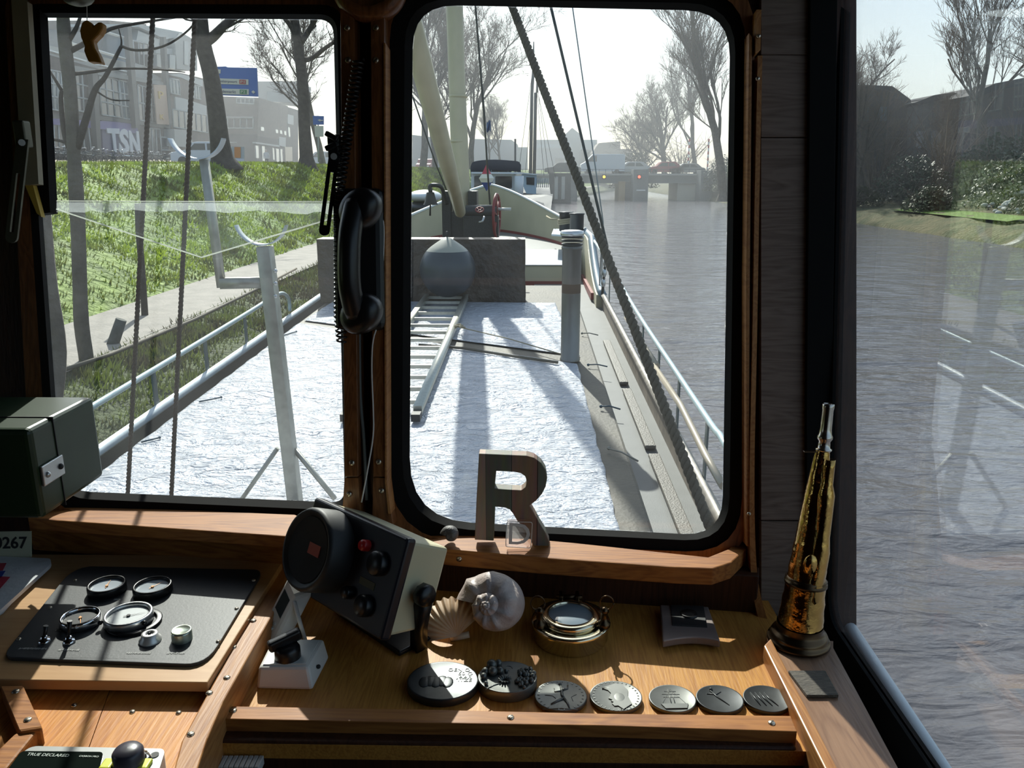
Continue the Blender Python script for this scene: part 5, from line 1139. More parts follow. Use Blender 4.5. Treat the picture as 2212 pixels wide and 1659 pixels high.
# ================================================================== TREES
BARK = mat('tree_bark', (.11, .095, .075), .85, var=.3, vscale=5, bump=.5, bscale=15); BARKD = mat('dark_bark', (.055, .045, .036), .9, var=.3, vscale=6, bump=.5, bscale=15); TWIG = mat('twigs', (.12, .095, .07), .9)
def bare_tree(h, r, seed, levels=4, trunk=.35, spread=.9, lean=(0, 0), dens=7, up=.35, tw=.012, droop=0, rmin=None):
    rn = random.Random(seed); T = MB(); B = MB(); G = MB(); T.smooth = B.smooth = G.smooth = True
    def grow(p, d, L, rad, lv):
        n = 5 if lv < 2 else 3; pts = [p]; q = p.copy(); dd = d.copy()
        for i in range(n):
            dd = (dd+V((rn.gauss(0, .13), rn.gauss(0, .13), rn.gauss(0, .07)+(up*.12 if lv else 0)-droop*.2*(lv > 1)))).normalized(); q = q+dd*(L/n); pts.append(q.copy())
        r1 = rad*.55 if lv else rad*.5
        rs = [max(rad+(r1-rad)*i/n, tw*.5) for i in range(n+1)]
        (T if lv == 0 else B if lv < 3 else G).tube(pts, rs, 8 if lv == 0 else 5 if lv == 1 else 3, cap=False)
        if lv >= levels: return
        nb = dens+rn.randint(-1, 1) if lv else dens+3
        for k in range(nb):
            t = rn.uniform(trunk, 1) if lv == 0 else rn.uniform(.25, 1)
            i = min(n-1, int(t*n)); base = pts[i].lerp(pts[i+1], t*n-i); an = rn.uniform(0, 2*math.pi)
            side = dd.orthogonal().normalized(); side = Quaternion(dd, an) @ side
            ang = rn.uniform(.45, 1.0)*spread*(1.25-.5*t if lv == 0 else 1)
            nd = (dd*math.cos(ang)+side*math.sin(ang)+V((0, 0, up*.4))).normalized()
            rb = (rad+(r1-rad)*t)*rn.uniform(.4, .62)
            grow(base, nd, L*rn.uniform(.42, .66)*(1.1-.35*t if lv == 0 else .92), max(rb, tw*.6), lv+1)
    grow(V((0, 0, 0)), V((lean[0], lean[1], 1)).normalized(), h*.62, r, 0)
    T.tube([V((0, 0, -.4)), V((0, 0, 0)), V((0, 0, .5))], [r*1.7, r*1.35, r], 8, cap=False)
    return T, B, G
def plant_tree(par, pos, label, rot=0, sc=1, name='bare_tree', mats=(BARK, BARK, TWIG), group=None):
    if isinstance(par, tuple):
        T, B, G = par; e_ = empty(name, (0, 0, 0), label, 'tree', group)
        T.build('trunk', mats[0], e_); B.build('branches', mats[1], e_)
        o = G.build('twigs', mats[2], e_)
    else: e_ = copy_tree(par); e_['label'] = label
    if group: e_['group'] = group
    e_.matrix_world = Matrix.Identity(4); e_.location = pos; e_.rotation_euler = (0, 0, rot); e_.scale = (sc, sc, sc)
    return e_
# near left tree
pb = V((-5.15, onX(188, 815, -5.15).y, .55)); 
tA = MB(); tA.smooth = True; Yt = pb.y
tp = [onY(184, 850, Yt), onY(188, 790, Yt), onY(176, 700, Yt), onY(172, 600, Yt), onY(168, 480, Yt), onY(160, 340, Yt), onY(152, 200, Yt), onY(140, 90, Yt), onY(132, -40, Yt), onY(125, -200, Yt)]
e_ = empty('young_tree', V((tp[0].x, Yt, .5)), 'young tree with pale trunk nearest the boat at the far left', 'tree')
tA.tube(spline(tp, 4), [.18, .14, .115, .10]+[.082]*6+[.078]*10+[.068]*10+[.06]*7, 12); tA.build('trunk', BARK, e_)
tB = MB(); tB.smooth = True
def br(px, r0_, r1_, dy=0):
    p = spline([onY(x, y, Yt+dy*i/len(px)) for i, (x, y) in enumerate(px)], 4); tB.tube(p, [r0_+(r1_-r0_)*i/(len(p)-1) for i in range(len(p))], 6)
br([(166, 320), (185, 260), (205, 195), (228, 165), (262, 100)], .045, .018)
br([(152, 110), (200, 85), (240, 62), (300, 50), (380, 38)], .03, .010, 1); br([(262, 100), (290, 108), (330, 106), (370, 92), (410, 62), (432, 30)], .016, .008)
br([(156, 160), (200, 155), (260, 148), (340, 150), (400, 156)], .022, .006, 1); br([(150, 320), (138, 280), (132, 220), (133, 195)], .035, .02); br([(133, 195), (118, 170), (104, 148)], .02, .012)
br([(160, 330), (145, 310), (118, 302), (100, 306)], .025, .012); br([(205, 195), (240, 215), (280, 217)], .012, .006); br([(262, 100), (262, 85), (256, 60)], .012, .005)
br([(140, 100), (165, 60), (178, 20)], .03, .012); tB.build('branches', BARKD, e_)
# two stems at the extreme left and one beside the path
a = MB(); a.smooth = True; p = [onX(112, 900, -4.2), onX(125, 760, -4.2), onX(105, 620, -4.2), onX(92, 480, -4.3), onX(80, 300, -4.3)]; a.tube(spline(p, 4), .075, 8)
a.build('slender_tree', BARK, label='slender grey trunk at the very left edge of the left window', category='tree')
a = MB(); a.smooth = True; p = [onZ(312, 697, .80)-V((0, 0, .25)), onY(308, 600, onZ(312, 697, .75).y), onY(300, 500, onZ(312, 697, .75).y), onY(297, 440, onZ(312, 697, .75).y)]; a.tube(p, [.055, .05, .05, .045], 8)
a.build('bollard_post', BARKD, label='thin dark post beside the towpath below the slope', category='post')
pp = onZ(225, 800, .55); pp.z = .62 if False else pp.z; a = MB(); q = onY(262, 690, pp.y+.1); a.tube([pp, pp.lerp(q, .6), q], [.085, .075, .07], 8); a.build('broken_stake', mat('old_stake', (.08, .085, .075), .9, var=.3), label='short leaning broken wooden stake on the verge beside the young tree', category='stake')
p0 = onX(130, 800, -4.6); a = MB(); a.tube([onX(120, 805, -4.6), onX(240, 765, -4.6), onX(420, 690, -4.6), onX(560, 622, -4.6), onX(640, 580, -4.6)], .022, 6); tag(a.build('mooring_line', mat('brown_rope', (0, 0, 0))), 'dark mooring line running along the verge beside the left rail', 'rope')
# big trees on top of the slope
tb = onX(482, 362, XT)
big = empty('street_tree', V((tb.x, tb.y, ZT)), 'big dark leaning tree trunk in front of the blue direction sign', 'tree')
def px_tree(par, Y, trunk, rs, brs, seed, m=BARKD):
    a = MB(); a.smooth = True; sp_ = spline([onY(x, y, Y) for x, y in trunk], 4); n = len(sp_)
    rr = []
    for i in range(n):
        f_ = i/(n-1)*(len(rs)-1); k_ = min(len(rs)-2, int(f_)); rr.append(rs[k_]+(rs[k_+1]-rs[k_])*(f_-k_))
    a.tube(sp_, rr, 12); a.build('trunk', m, par); b_ = MB(); b_.smooth = True; g_ = MB(); g_.smooth = True; rn = random.Random(seed)
    def twig(p, d, L, r_, lv):
        q = p+d*L*.5+V((rn.gauss(0, .1), rn.gauss(0, .1), rn.gauss(0, .1)))*L; e2_ = p+d*L+V((rn.gauss(0, .15), rn.gauss(0, .15), rn.gauss(.05, .1)))*L
        (b_ if lv < 1 else g_).tube([p, q, e2_], [r_, r_*.7, r_*.35], 4 if lv < 1 else 3, cap=False)
        if lv < 3:
            for _ in range(5):
                s_ = rn.random(); w_ = p.lerp(q, s_*2) if s_ < .5 else q.lerp(e2_, s_*2-1)
                twig(w_, (d+V((rn.gauss(0, .6), rn.gauss(0, .6), rn.gauss(.2, .5)))).normalized(), L*.55, max(.008, r_*.45), lv+1)
    for px_, r0_, r1_ in brs:
        p = spline([onY(x, y, Y+rn.uniform(-.5, .5)*(i > 0)) for i, (x, y) in enumerate(px_)], 4)
        b_.tube(p, [r0_+(r1_-r0_)*i/(len(p)-1) for i in range(len(p))], 7)
        for i in range(3, len(p), 3): twig(p[i], ((p[i]-p[i-1]).normalized()+V((rn.gauss(0, .5), rn.gauss(0, .5), .3))).normalized(), 1.6, r1_*.6, 0)
    b_.build('branches', m, par); g_.build('twigs', TWIG, par)
px_tree(big, tb.y, [(488, 372), (480, 340), (474, 300), (466, 230), (455, 160), (440, 100), (432, 40), (425, -80)], [.65, .40, .33, .30, .28, .27, .26, .22], [([(442, 92), (460, 80), (480, 60), (500, 40), (540, 0)], .2, .1), ([(436, 60), (420, 40), (400, 0)], .15, .08)], 3)
tc_ = onX(662, 366, XT); t3 = empty('street_tree', V((tc_.x, tc_.y, ZT)), 'big forked tree near the right side of the left window', 'tree')
px_tree(t3, tc_.y, [(664, 372), (662, 340), (658, 280), (655, 200), (648, 130), (640, 70), (632, -20)], [.6, .34, .29, .27, .24, .2, .16], [([(655, 130), (675, 125), (705, 102), (740, 80)], .14, .07), ([(650, 90), (665, 70), (680, 40), (690, 0)], .16, .08), ([(644, 90), (630, 60), (612, 35), (600, 0)], .14, .06)], 8)
# rows of bare trees left ahead, right bank
v1 = bare_tree(17, .30, 21, 4, .25, .85, dens=7, tw=.020, up=.4); v2 = bare_tree(15, .27, 33, 4, .2, .95, dens=7, tw=.018, up=.45); v3 = bare_tree(17, .25, 47, 4, .3, .7, dens=7, tw=.018, up=.6)
Lb = 'bare winter tree on the left bank '
A_ = plant_tree(v1, V((onY(912, 372, 80).x, 80, 2.9)), Lb+'just left of the mast'); A_.scale = (1.25,)*3
B_ = plant_tree(v2, (onY(1018, 372, 86).x, 86, 3), Lb+'directly behind the mast', 1.2, 1.25)
C_ = plant_tree(v3, (onY(985, 372, 90).x, 90, 3), Lb+'beside the mast above the moored boats', 2.0, 1.15)
D_1 = plant_tree(A_, (onY(1085, 372, 110).x, 110, 3), Lb+'in the distance, right of the flag line', 2.4, .62)
D_2 = plant_tree(B_, (onY(700, 372, 55).x, 55, 3.2), 'bare winter tree at the right edge of the left window behind the forked tree', .5, .85)
D_3 = plant_tree(C_, (onY(1055, 372, 105).x, 105, 3), 'smaller bare tree in the distance behind the white boat awning', 3.1, .55)
D_4 = plant_tree(B_, (onY(940, 372, 84).x, 84, 2.9), 'bare winter tree partly hidden behind the boom', 4.4, 1.2)
Rb = 'bare winter tree on the right bank '
R1 = plant_tree(v3 if False else bare_tree(24, .42, 61, 4, .25, .75, dens=7, tw=.022, up=.6), (onY(1566, 372, 76).x, 76, .9), Rb+'at the right edge of the front window')
R2 = plant_tree(bare_tree(15, .34, 71, 4, .10, 1.0, dens=8, tw=.02, up=.6), (onY(1436, 372, 112).x, 112, 2.5), Rb+'with round crown above the red car', 0, 1.15, mats=(BARKD, BARKD, TWIG))
R3 = plant_tree(A_, (onY(1505, 372, 104).x, 104, 2), Rb+'behind the tallest, above the bridge end', 1.0, 1.1)
R4 = plant_tree(R2, (onY(1395, 372, 120).x, 120, 2), Rb+'leftmost, low and wide beside the tower', 2.2, .8)
R5 = plant_tree(R2, (onY(1865, 372, 62).x, 62, 1.2), Rb+'with rounded crown left in the side window', 1.4, .92)
R6 = plant_tree(C_, (onY(2105, 372, 60).x, 60, 2.2), Rb+'tall and feathery, right part of the side window', .3, 1.0)
R7 = plant_tree(B_, (onY(2010, 372, 62).x, 62, 1.8), Rb+'small one in the middle of the side window', 2.9, .6)
R8 = plant_tree(A_, (onY(2230, 372, 58).x, 58, 2.5), Rb+'at the far right edge above the rubble', 2.9, .8)
R9 = plant_tree(R2, (26, 78, 1.4), Rb+'low spreading one behind the tallest', 3.9, 1.1)
# evergreen and twiggy shrubs
def shrub(pos, rad, h, seed, m, label, leaf=True, n=900, par=None, name='shrub', cat='shrub'):
    rn = random.Random(seed); e_ = empty(name, (0, 0, 0), label, cat); S_t = MB(); S_l = MB()
    for k in range(26):
        an = rn.uniform(0, 6.28); e2_ = V((math.cos(an)*rad*rn.uniform(.3, 1), math.sin(an)*rad*rn.uniform(.3, 1), h*rn.uniform(.5, 1))); S_t.tube([V((0, 0, 0)), e2_*.5+V((0, 0, h*.12)), e2_], [.05, .03, .012], 3, cap=False)
        for _ in range(7):
            q = e2_*rn.uniform(.4, 1); S_t.tube([q, q+V((rn.gauss(0, .4), rn.gauss(0, .4), rn.uniform(0, .7)))*rad*.45], [.016, .007], 3, cap=False)
    for _ in range(n if leaf else 0):
        u = rn.random()**.4; an = rn.uniform(0, 6.28); ph = rn.uniform(0, 1.45); p = V((rad*u*math.cos(an)*math.cos(ph)*1.0, rad*u*math.sin(an)*math.cos(ph), .1+h*u*math.sin(ph)))
        p *= (1+.22*noise.noise(p*.9)); s_ = rn.uniform(.06, .14); d1_ = V((rn.gauss(0, 1), rn.gauss(0, 1), rn.gauss(0, 1))).normalized()*s_; d2_2 = d1_.orthogonal().normalized()*s_*.6
        b_ = len(S_l.v); S_l.v += [tuple(p-d1_), tuple(p+d2_2), tuple(p+d1_), tuple(p-d2_2)]; S_l.f.append([b_, b_+1, b_+2, b_+3]); S_l.mi.append(0); S_l.sm.append(False)
    S_t.build('stems', TWIG, e_)
    if leaf: S_l.build('foliage', m, e_)
    e_.location = pos; return e_
def reshrub(src, pos, sc, rot, label):
    c = copy_tree(src); c.location = pos; c.scale = (sc[0], sc[0], sc[1]); c.rotation_euler = (0, 0, rot); c['label'] = label; return c
EV = mat('evergreen_leaves', (.035, .06, .018), .5, c2=(.02, .032, .012), vscale=2); EV2 = mat('olive_leaves', (.09, .10, .035), .6, c2=(.05, .055, .02), vscale=2)
s1_ = shrub((26.5, 57, 1), 2.6, 3.0, 3, EV, 'dark evergreen bush on the right bank left of the lawn', n=4500)
s2_ = shrub((23.3, 47.5, .8), 1.6, 1.4, 4, EV2, 'low olive bush at the water edge left of the small lawn', n=2200)
s3_ = shrub((30, 62, 1.4), 3.0, 3.2, 9, EV, 'tangled leafless shrub in front of the dark house', False)
for k_, (x, y, s0, s1__, r_, lb) in enumerate(((27.8, 47, 1.05, .95, 1, 'dark clipped hedge end behind the small lawn'), (32, 47.5, 1.2, 1.1, 2, 'dark bush behind the rubble heap, its left end'), (36, 49, 1.3, 1.2, 3, 'dark bush behind the rubble heap, middle'), (40, 47, 1.3, 1.3, 4, 'dark bush above the rubble at the right edge'), (24.5, 66, 1.0, 1.1, 5, 'evergreen bush near the corner post of the wheelhouse'), (30.5, 54, 1.2, 1.2, 2.2, 'tall evergreen bush below the dark house'), (23.5, 80, 1.1, 1.4, 6, 'ivy covered bush at the right edge of the front window'), (21.8, 92, .9, 1.2, .4, 'green bush beside the right bridge abutment'), (14.5, 112, 1.3, 1.5, 3.3, 'bush seen under the bridge behind its middle pier'), (34.5, 55, 1.2, 1.4, .7, 'evergreen bush below the middle tree of the side window'))):
    reshrub(s1_, (x, y, 1.0 if x < 30 else 1.5), (s0, s1__), r_, lb)
for (x, y, z_, s0, s1__, lb) in ((22.5, 56, .8, 1.0, .9, 'olive bush at the waterline beside the corner post'), (26, 42.5, .9, .7, .8, 'small olive bush at the right end of the lawn'), (30.8, 41.5, 1.4, 1.0, 1.0, 'dry tan grass clump at the far right waterline')):
    reshrub(s2_, (x, y, z_), (s0, s1__), x, lb)
for (x, y, z_, s0, s1__, lb) in ((27, 64, 1.2, 1.2, 1.5, 'leafless thicket behind the dark evergreen bush'), (36, 58, 2, 1.3, 1.4, 'leafless thicket in front of the pale house'), (41, 54, 2.4, 1.3, 1.6, 'leafless thicket at the far right above the rubble'), (22.5, 74, .9, .9, 1.3, 'leafless thicket at the foot of the tallest right tree'), (20, 108, 1.6, 1.4, 2.0, 'leafless thicket behind the right end of the bridge'), (28, 90, 1.6, 1.6, 2.2, 'leafless thicket behind the green bush by the abutment'), (25.5, 61, 1, 1.1, 2.0, 'leafless thicket right beside the corner post, in the side window'), (29, 58, 1.4, 1.2, 1.9, 'tall leafless thicket in front of the dark house gable'), (38.5, 50, 2, 1.1, 1.6, 'leafless thicket over the rubble heap, second from the right'), (33, 56, 1.6, 1.1, 1.8, 'leafless thicket between the dark and the pale house')):
    reshrub(s3_, (x, y, z_), (s0, s1__), x, lb)
# ================================================================== BUILDINGS
BRICK = mat('grey_brown_brick', (.17, .14, .12), .85, var=.12, vscale=2); BRICKD = mat('dark_brick', (.10, .085, .078), .85, var=.15, vscale=2); BANDW = mat('white_band', (.46, .47, .46), .6)
GLD = mat('dark_window_glass', (.03, .035, .04), .06, spec=.8); GLB = mat('blue_window_glass', (.10, .14, .16), .08, spec=.8); FRW = mat('window_frame_grey', (.42, .44, .43), .5); STL = mat('dark_steel_post', (.06, .065, .065), .5, .3)
CONC = mat('pale_concrete', (.40, .40, .38), .7, var=.08); PURP = mat('purple_fascia', (.13, .11, .30), .5)
def s3(pts, ox=100, oy=30, k=.1989): return [(ox+x*k, oy+y*k) for x, y in pts]
def slabX(pts, X, th, name, m, par): a = MB(); a.prism([onX(*p, X) for p in pts], (-th, 0, 0)); return a.build(name, m, par)
def slabY(pts, Y, th, name, m, par): a = MB(); a.prism([onY(*p, Y) for p in pts], (0, th, 0)); return a.build(name, m, par)
XB = -34.0
ob = empty('office_building', (XB-5, 65, ZT), 'long grey glass fronted office building with purple fascia and tall letters', 'building')
slabX([(60, 118), (104, 118), (366, 192), (372, 345), (60, 345)], XB, 11, 'lower_storeys', BRICKD, ob)
slabX([(60, 90), (104, 98), (300, 140), (366, 180), (366, 196), (104, 128), (60, 118)], XB-.6, 8, 'roof_edge', CONC, ob)
slabX([(60, 60), (235, 74), (300, 96), (300, 146), (104, 104), (60, 98)], XB-4, 8, 'set_back_storey', mat('set_back_grey', (.24, .25, .25), .7), ob)
slabX([(236, 44), (300, 50), (316, 52), (318, 130), (240, 110)], XB-4.5, 6, 'stair_tower', BRICK, ob)
slabX(s3([(1010, 120), (1330, 240), (1330, 620), (930, 560)]), XB-1.0, 6, 'roof_storey', GLB, ob)
slabX(s3([(1000, 110), (1480, 200), (1480, 245), (1300, 275), (1000, 140)]), XB-.6, 7, 'white_eave', BANDW, ob)
slabX(s3([(1190, 370), (1400, 380), (1400, 440), (1190, 430)]), XB-.5, .6, 'white_panel', BANDW, ob)
slabX(s3([(1400, 320), (1480, 210), (1570, 260), (1640, 420), (1640, 620), (1420, 600)]), XB-.2, 6, 'gable_end', CONC, ob)
for q in ([(1500, 290), (1545, 310), (1545, 560), (1500, 550)], [(1340, 440), (1400, 450), (1400, 600), (1340, 590)], [(1200, 440), (1280, 440), (1300, 600), (1200, 570)]):
    slabX(s3(q), XB-.1, .3, 'window', GLB, ob)
# thin sun-lit sills and ledges
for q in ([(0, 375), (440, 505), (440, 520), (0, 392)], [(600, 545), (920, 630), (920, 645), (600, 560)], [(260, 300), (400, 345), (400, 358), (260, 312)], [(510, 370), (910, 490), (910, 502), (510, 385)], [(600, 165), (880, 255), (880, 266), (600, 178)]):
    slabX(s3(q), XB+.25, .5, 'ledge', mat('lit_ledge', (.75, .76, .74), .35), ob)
slabX(s3([(300, 560), (1320, 750), (1320, 785), (300, 620)]), XB+.3, .6, 'canopy_beam', mat('beam_grey', (.22, .23, .22), .6), ob)
slabX(s3([(-40, 1085), (600, 1110), (1350, 1205), (1350, 1245), (600, 1150), (-40, 1130)]), XB+.25, .6, 'floor_beam', STL, ob)
# glazed bays
def bay(q, nx_, ny_, par, X=XB, gm=GLD, fm=FRW, nm='window'):
    P = [onX(*p, X+.08) for p in s3(q)]; f = lambda u, v: P[0].lerp(P[1], u).lerp(P[3].lerp(P[2], u), v)
    a = MB(); 
    for i in range(nx_+1): u = i/nx_; a.tube([f(u, 0), f(u, 1)], .07, 4, up=(1, 0, 0))
    for j in range(ny_+1): v = j/ny_; a.tube([f(0, v), f(1, v)], .07, 4, up=(1, 0, 0))
    w_ = a.build(nm, fm, par); g_ = MB(); g_.prism([p-V((.02, 0, 0)) for p in P], (-.05, 0, 0)); g_.build('pane', gm, w_)
bay([(-20, 600), (200, 640), (210, 1060), (0, 1030)], 5, 3, ob, gm=GLB); bay([(310, 610), (530, 660), (560, 1090), (330, 1050)], 3, 3, ob)
bay([(570, 660), (780, 720), (820, 1130), (600, 1095)], 3, 3, ob); bay([(790, 720), (960, 760), (1000, 1160), (830, 1135)], 4, 3, ob, gm=GLB); bay([(990, 770), (1090, 800), (1110, 1170), (1010, 1155)], 2, 2, ob); bay([(1100, 800), (1165, 810), (1195, 1190), (1110, 1175)], 2, 2, ob)
bay([(390, 1215), (520, 1235), (560, 1510), (420, 1500)], 2, 1, ob); bay([(80, 1180), (180, 1190), (200, 1500), (90, 1500)], 2, 1, ob); bay([(1100, 1240), (1230, 1250), (1250, 1530), (1110, 1520)], 3, 1, ob)
bay([(940, 290), (1110, 330), (1110, 590), (960, 540)], 3, 1, ob, XB-.9, GLD, BANDW)
for q in ([(880, 120), (925, 130), (1020, 1240), (975, 1240)], [(1275, 250), (1300, 250), (1370, 1210), (1335, 1210)], [(500, 620), (560, 640), (600, 1520), (560, 1520)]): slabX(s3(q), XB+.6, .4, 'steel_column', STL, ob)
slabX(s3([(40, 1130), (500, 1160), (990, 1180), (990, 1300), (600, 1250), (60, 1200)]), XB+.2, .3, 'purple_fascia', PURP, ob)
slabX(s3([(600, 1155), (990, 1190), (1025, 1560), (620, 1540)]), XB+.12, .2, 'sign_board', mat('sign_navy', (.05, .055, .14), .5), ob)
# tall letters on the sign board
def textX(par, txt, q, X, m, name, bold=0.0):
    P = [onX(*p, X) for p in q]; a = MB(); T_ = MB(); T_.text(txt, 1, Matrix.Identity(4), .02, 'CENTER', bold)
    xs = [p[0] for p in T_.v]; ys = [p[1] for p in T_.v]; x0_, x1_, y0_, y1_ = min(xs), max(xs), min(ys), max(ys)
    vs = []
    for (x, y, z) in T_.v:
        u = (x-x0_)/(x1_-x0_); v = 1-(y-y0_)/(y1_-y0_); p = P[0].lerp(P[1], u).lerp(P[3].lerp(P[2], u), v); vs.append(p+V((z*2, 0, 0)))
    a.add(vs, T_.f); return a.build(name, m, par)
LW = mat('letter_white_paint', (.62, .64, .68), .5)
textX(ob, 'T', s3([(650, 1240), (790, 1245), (800, 1510), (700, 1490)]), XB+.2, LW, 'letter_t', .04); textX(ob, 'S', s3([(790, 1245), (885, 1250), (905, 1530), (790, 1520)]), XB+.2, LW, 'letter_s', .045); textX(ob, 'N', s3([(890, 1265), (1000, 1275), (1025, 1540), (915, 1530)]), XB+.2, LW, 'letter_n', .05)
slabX(s3([(1170, 768), (1300, 775), (1335, 1205), (1205, 1195)]), XB+.7, .1, 'peach_banner', mat('peach_banner', (.48, .34, .25), .7), ob)
textX(ob, 'P', s3([(1215, 840), (1265, 845), (1275, 925), (1225, 920)]), XB+.75, mat('ochre_letter', (.62, .42, .12), .6), 'banner_letter'); textX(ob, 'K', s3([(1235, 1090), (1275, 1095), (1280, 1150), (1240, 1145)]), XB+.75, mat('ochre_letter', (0, 0, 0)), 'banner_letter')
# brick end part with white bands
slabX(s3([(1320, 640), (1460, 640), (1700, 700), (1900, 760), (2000, 1560), (1370, 1560)]), XB+.05, 10, 'brick_wing', BRICK, ob)
for q in ([(1330, 660), (1460, 690), (1700, 790), (1700, 720), (1460, 650)], [(1400, 900), (1500, 920), (1740, 1000), (1740, 1095), (1520, 1055), (1410, 1040)]): slabX(s3(q), XB+.2, .2, 'white_band', BANDW, ob)
for q, nx_ in (([(1335, 700), (1440, 720), (1455, 880), (1345, 860)], 3), ([(1590, 770), (1670, 790), (1680, 930), (1590, 910)], 3), ([(1370, 1035), (1740, 1100), (1750, 1290), (1380, 1230)], 6), ([(1240, 1340), (1400, 1350), (1420, 1480), (1250, 1480)], 2)): bay(q, nx_, 1, ob, XB+.15, GLB if nx_ == 3 else GLD)
slabX(s3([(1390, 1250), (1560, 1265), (1600, 1450), (1400, 1440)]), XB+1.0, 1.0, 'porch_wall', CONC, ob)
# brick office beyond the sign
k4 = lambda pts: [(420+x*.16878, 120+y*.16878) for x, y in pts]
o2 = empty('brick_offices', (XB-5, 105, ZT), 'lower brick office block with rows of windows beyond the blue direction sign', 'building')
YB = 100.0; xc = 557
slabY(k4([(330, 520), (820, 540), (800, 1430), (330, 1400)]), YB, 12, 'front_wall', BRICK, o2)
Xc = onY(xc, 300, YB).x
def sX(pts, th, nm, m, par=o2, o_=.0): return slabX(k4(pts), Xc+o_, th, nm, m, par)
sX([(815, 540), (1330, 700), (1330, 1430), (800, 1430)], 8, 'side_wall', BRICKD)
def winY(q, nx_, par=o2, gm=GLD):
    P = [onY(*p, YB-.15) for p in k4(q)]; f = lambda u, v: P[0].lerp(P[1], u).lerp(P[3].lerp(P[2], u), v); a = MB()
    for i in range(nx_+1): a.tube([f(i/nx_, 0), f(i/nx_, 1)], .09, 4)
    for v in (0, 1): a.tube([f(0, v), f(1, v)], .1, 4)
    w_ = a.build('window', FRW, par); g_ = MB(); g_.prism([p+V((0, .03, 0)) for p in P], (0, .1, 0)); g_.build('pane', gm, w_)
winY([(345, 800), (750, 800), (750, 930), (345, 930)], 5); winY([(540, 545), (760, 550), (760, 620), (540, 610)], 4, gm=GLB); winY([(660, 1130), (770, 1130), (770, 1380), (660, 1380)], 2); winY([(370, 1120), (640, 1130), (640, 1380), (370, 1380)], 5)
for q in ([(400, 780), (750, 785), (750, 797), (400, 792)], [(360, 1103), (540, 1106), (540, 1120), (360, 1117)]): slabY(k4(q), YB-.4, .4, 'white_lintel', BANDW, o2)
for (x, y, w_, h_) in ((845, 820, 40, 140), (1035, 860, 30, 130), (1090, 875, 26, 125), (1145, 890, 24, 125), (1200, 915, 20, 120), (785, 1150, 34, 160), (865, 1155, 34, 190), (1000, 1180, 20, 150), (1045, 1190, 36, 190), (1100, 1195, 24, 170)):
    P = k4([(x, y), (x+w_, y+6), (x+w_+8, y+h_+6), (x+8, y+h_)]); w0 = sX([(x, y), (x+w_, y+6), (x+w_+8, y+h_+6), (x+8, y+h_)], .15, 'window', mat('bright_reflective_glass', (.62, .66, .68), .15, .6), o2, .12)
for q in ([(830, 640), (905, 660), (905, 815), (840, 805)], [(1020, 680), (1120, 715), (1130, 870), (1040, 840)], [(1195, 750), (1270, 770), (1270, 890), (1195, 870)], [(1085, 1040), (1170, 1050), (1170, 1170), (1085, 1150)]): sX(q, .2, 'white_panel', BANDW, o2, .1)
sX([(785, 1105), (1090, 1150), (1090, 1170), (785, 1125)], .4, 'white_lintel', BANDW, o2, .3)
sX([(1160, 1170), (1250, 1170), (1255, 1350), (1165, 1350)], .2, 'garage_door', GLD, o2, .1)
slabY(k4([(800, 330), (1300, 330), (1290, 620), (820, 560)]), 118, 8, 'upper_block', mat('pale_block', (.30, .30, .29), .7), o2)
slabY(k4([(930, 460), (1270, 465), (1270, 600), (930, 590)]), 117.8, .4, 'upper_window', GLB, o2)
# ------------------------------------------------------------------ blue direction sign, small signs
Ys = 42.0; sg = empty('direction_sign', onY(540, 340, Ys), 'large blue road direction sign partly behind the leaning tree trunk', 'road sign')
q4 = k4([(225, 145), (400, 138), (420, 150), (795, 158), (810, 525), (235, 505)])
slabY(q4, Ys, .12, 'sign_panel', mat('sign_blue', (.03, .12, .40), .45), sg)
WS = mat('sign_white', (.62, .58, .48), .5)
def rowY(q, nm, m, o_=.03): return slabY(k4(q), Ys-o_, .02, nm, m, sg)
rowY([(225, 172), (335, 178), (332, 230), (225, 225)], 'white_field', WS); rowY([(225, 288), (690, 305), (690, 375), (225, 360)], 'white_field', WS); rowY([(225, 420), (695, 430), (695, 502), (225, 492)], 'white_field', WS)
rowY([(575, 308), (655, 311), (655, 365), (575, 362)], 'red_field', mat('sign_red', (.40, .03, .03), .5), .06); rowY([(580, 436), (668, 439), (668, 492), (580, 489)], 'green_field', mat('sign_green', (.03, .22, .08), .5), .06)
rowY([(728, 465), (752, 445), (778, 468), (754, 488)], 'arrow', WS, .05)
def textY(par, txt, q, Y, m, name, bold=0.0):
    P = [onY(*p, Y) for p in q]; T_ = MB(); T_.text(txt, 1, Matrix.Identity(4), .002, 'CENTER', bold); xs = [p[0] for p in T_.v]; ys = [p[1] for p in T_.v]; x0_, x1_, y0_, y1_ = min(xs), max(xs), min(ys), max(ys)
    a = MB(); a.add([P[0].lerp(P[1], (x-x0_)/(x1_-x0_)).lerp(P[3].lerp(P[2], (x-x0_)/(x1_-x0_)), 1-(y-y0_)/(y1_-y0_))+V((0, -z, 0)) for x, y, z in T_.v], T_.f); return a.build(name, m, par)
INK = mat('sign_ink', (.04, .06, .14), .6)
textY(sg, 'Oosterpoort', k4([(275, 305), (545, 318), (545, 362), (275, 350)]), Ys-.055, INK, 'sign_text'); textY(sg, 'Rademarkt', k4([(300, 437), (530, 446), (530, 482), (300, 474)]), Ys-.055, INK, 'sign_text')
textY(sg, 'P1', k4([(590, 320), (640, 322), (640, 355), (590, 353)]), Ys-.09, WS, 'sign_text'); textY(sg, 'P2', k4([(595, 446), (650, 448), (650, 482), (595, 480)]), Ys-.09, WS, 'sign_text')
a = MB(); a.tube([onY(473, 345, Ys+.2), onY(473, 150, Ys+.2)], .08, 8); a.build('pole', STL, sg)
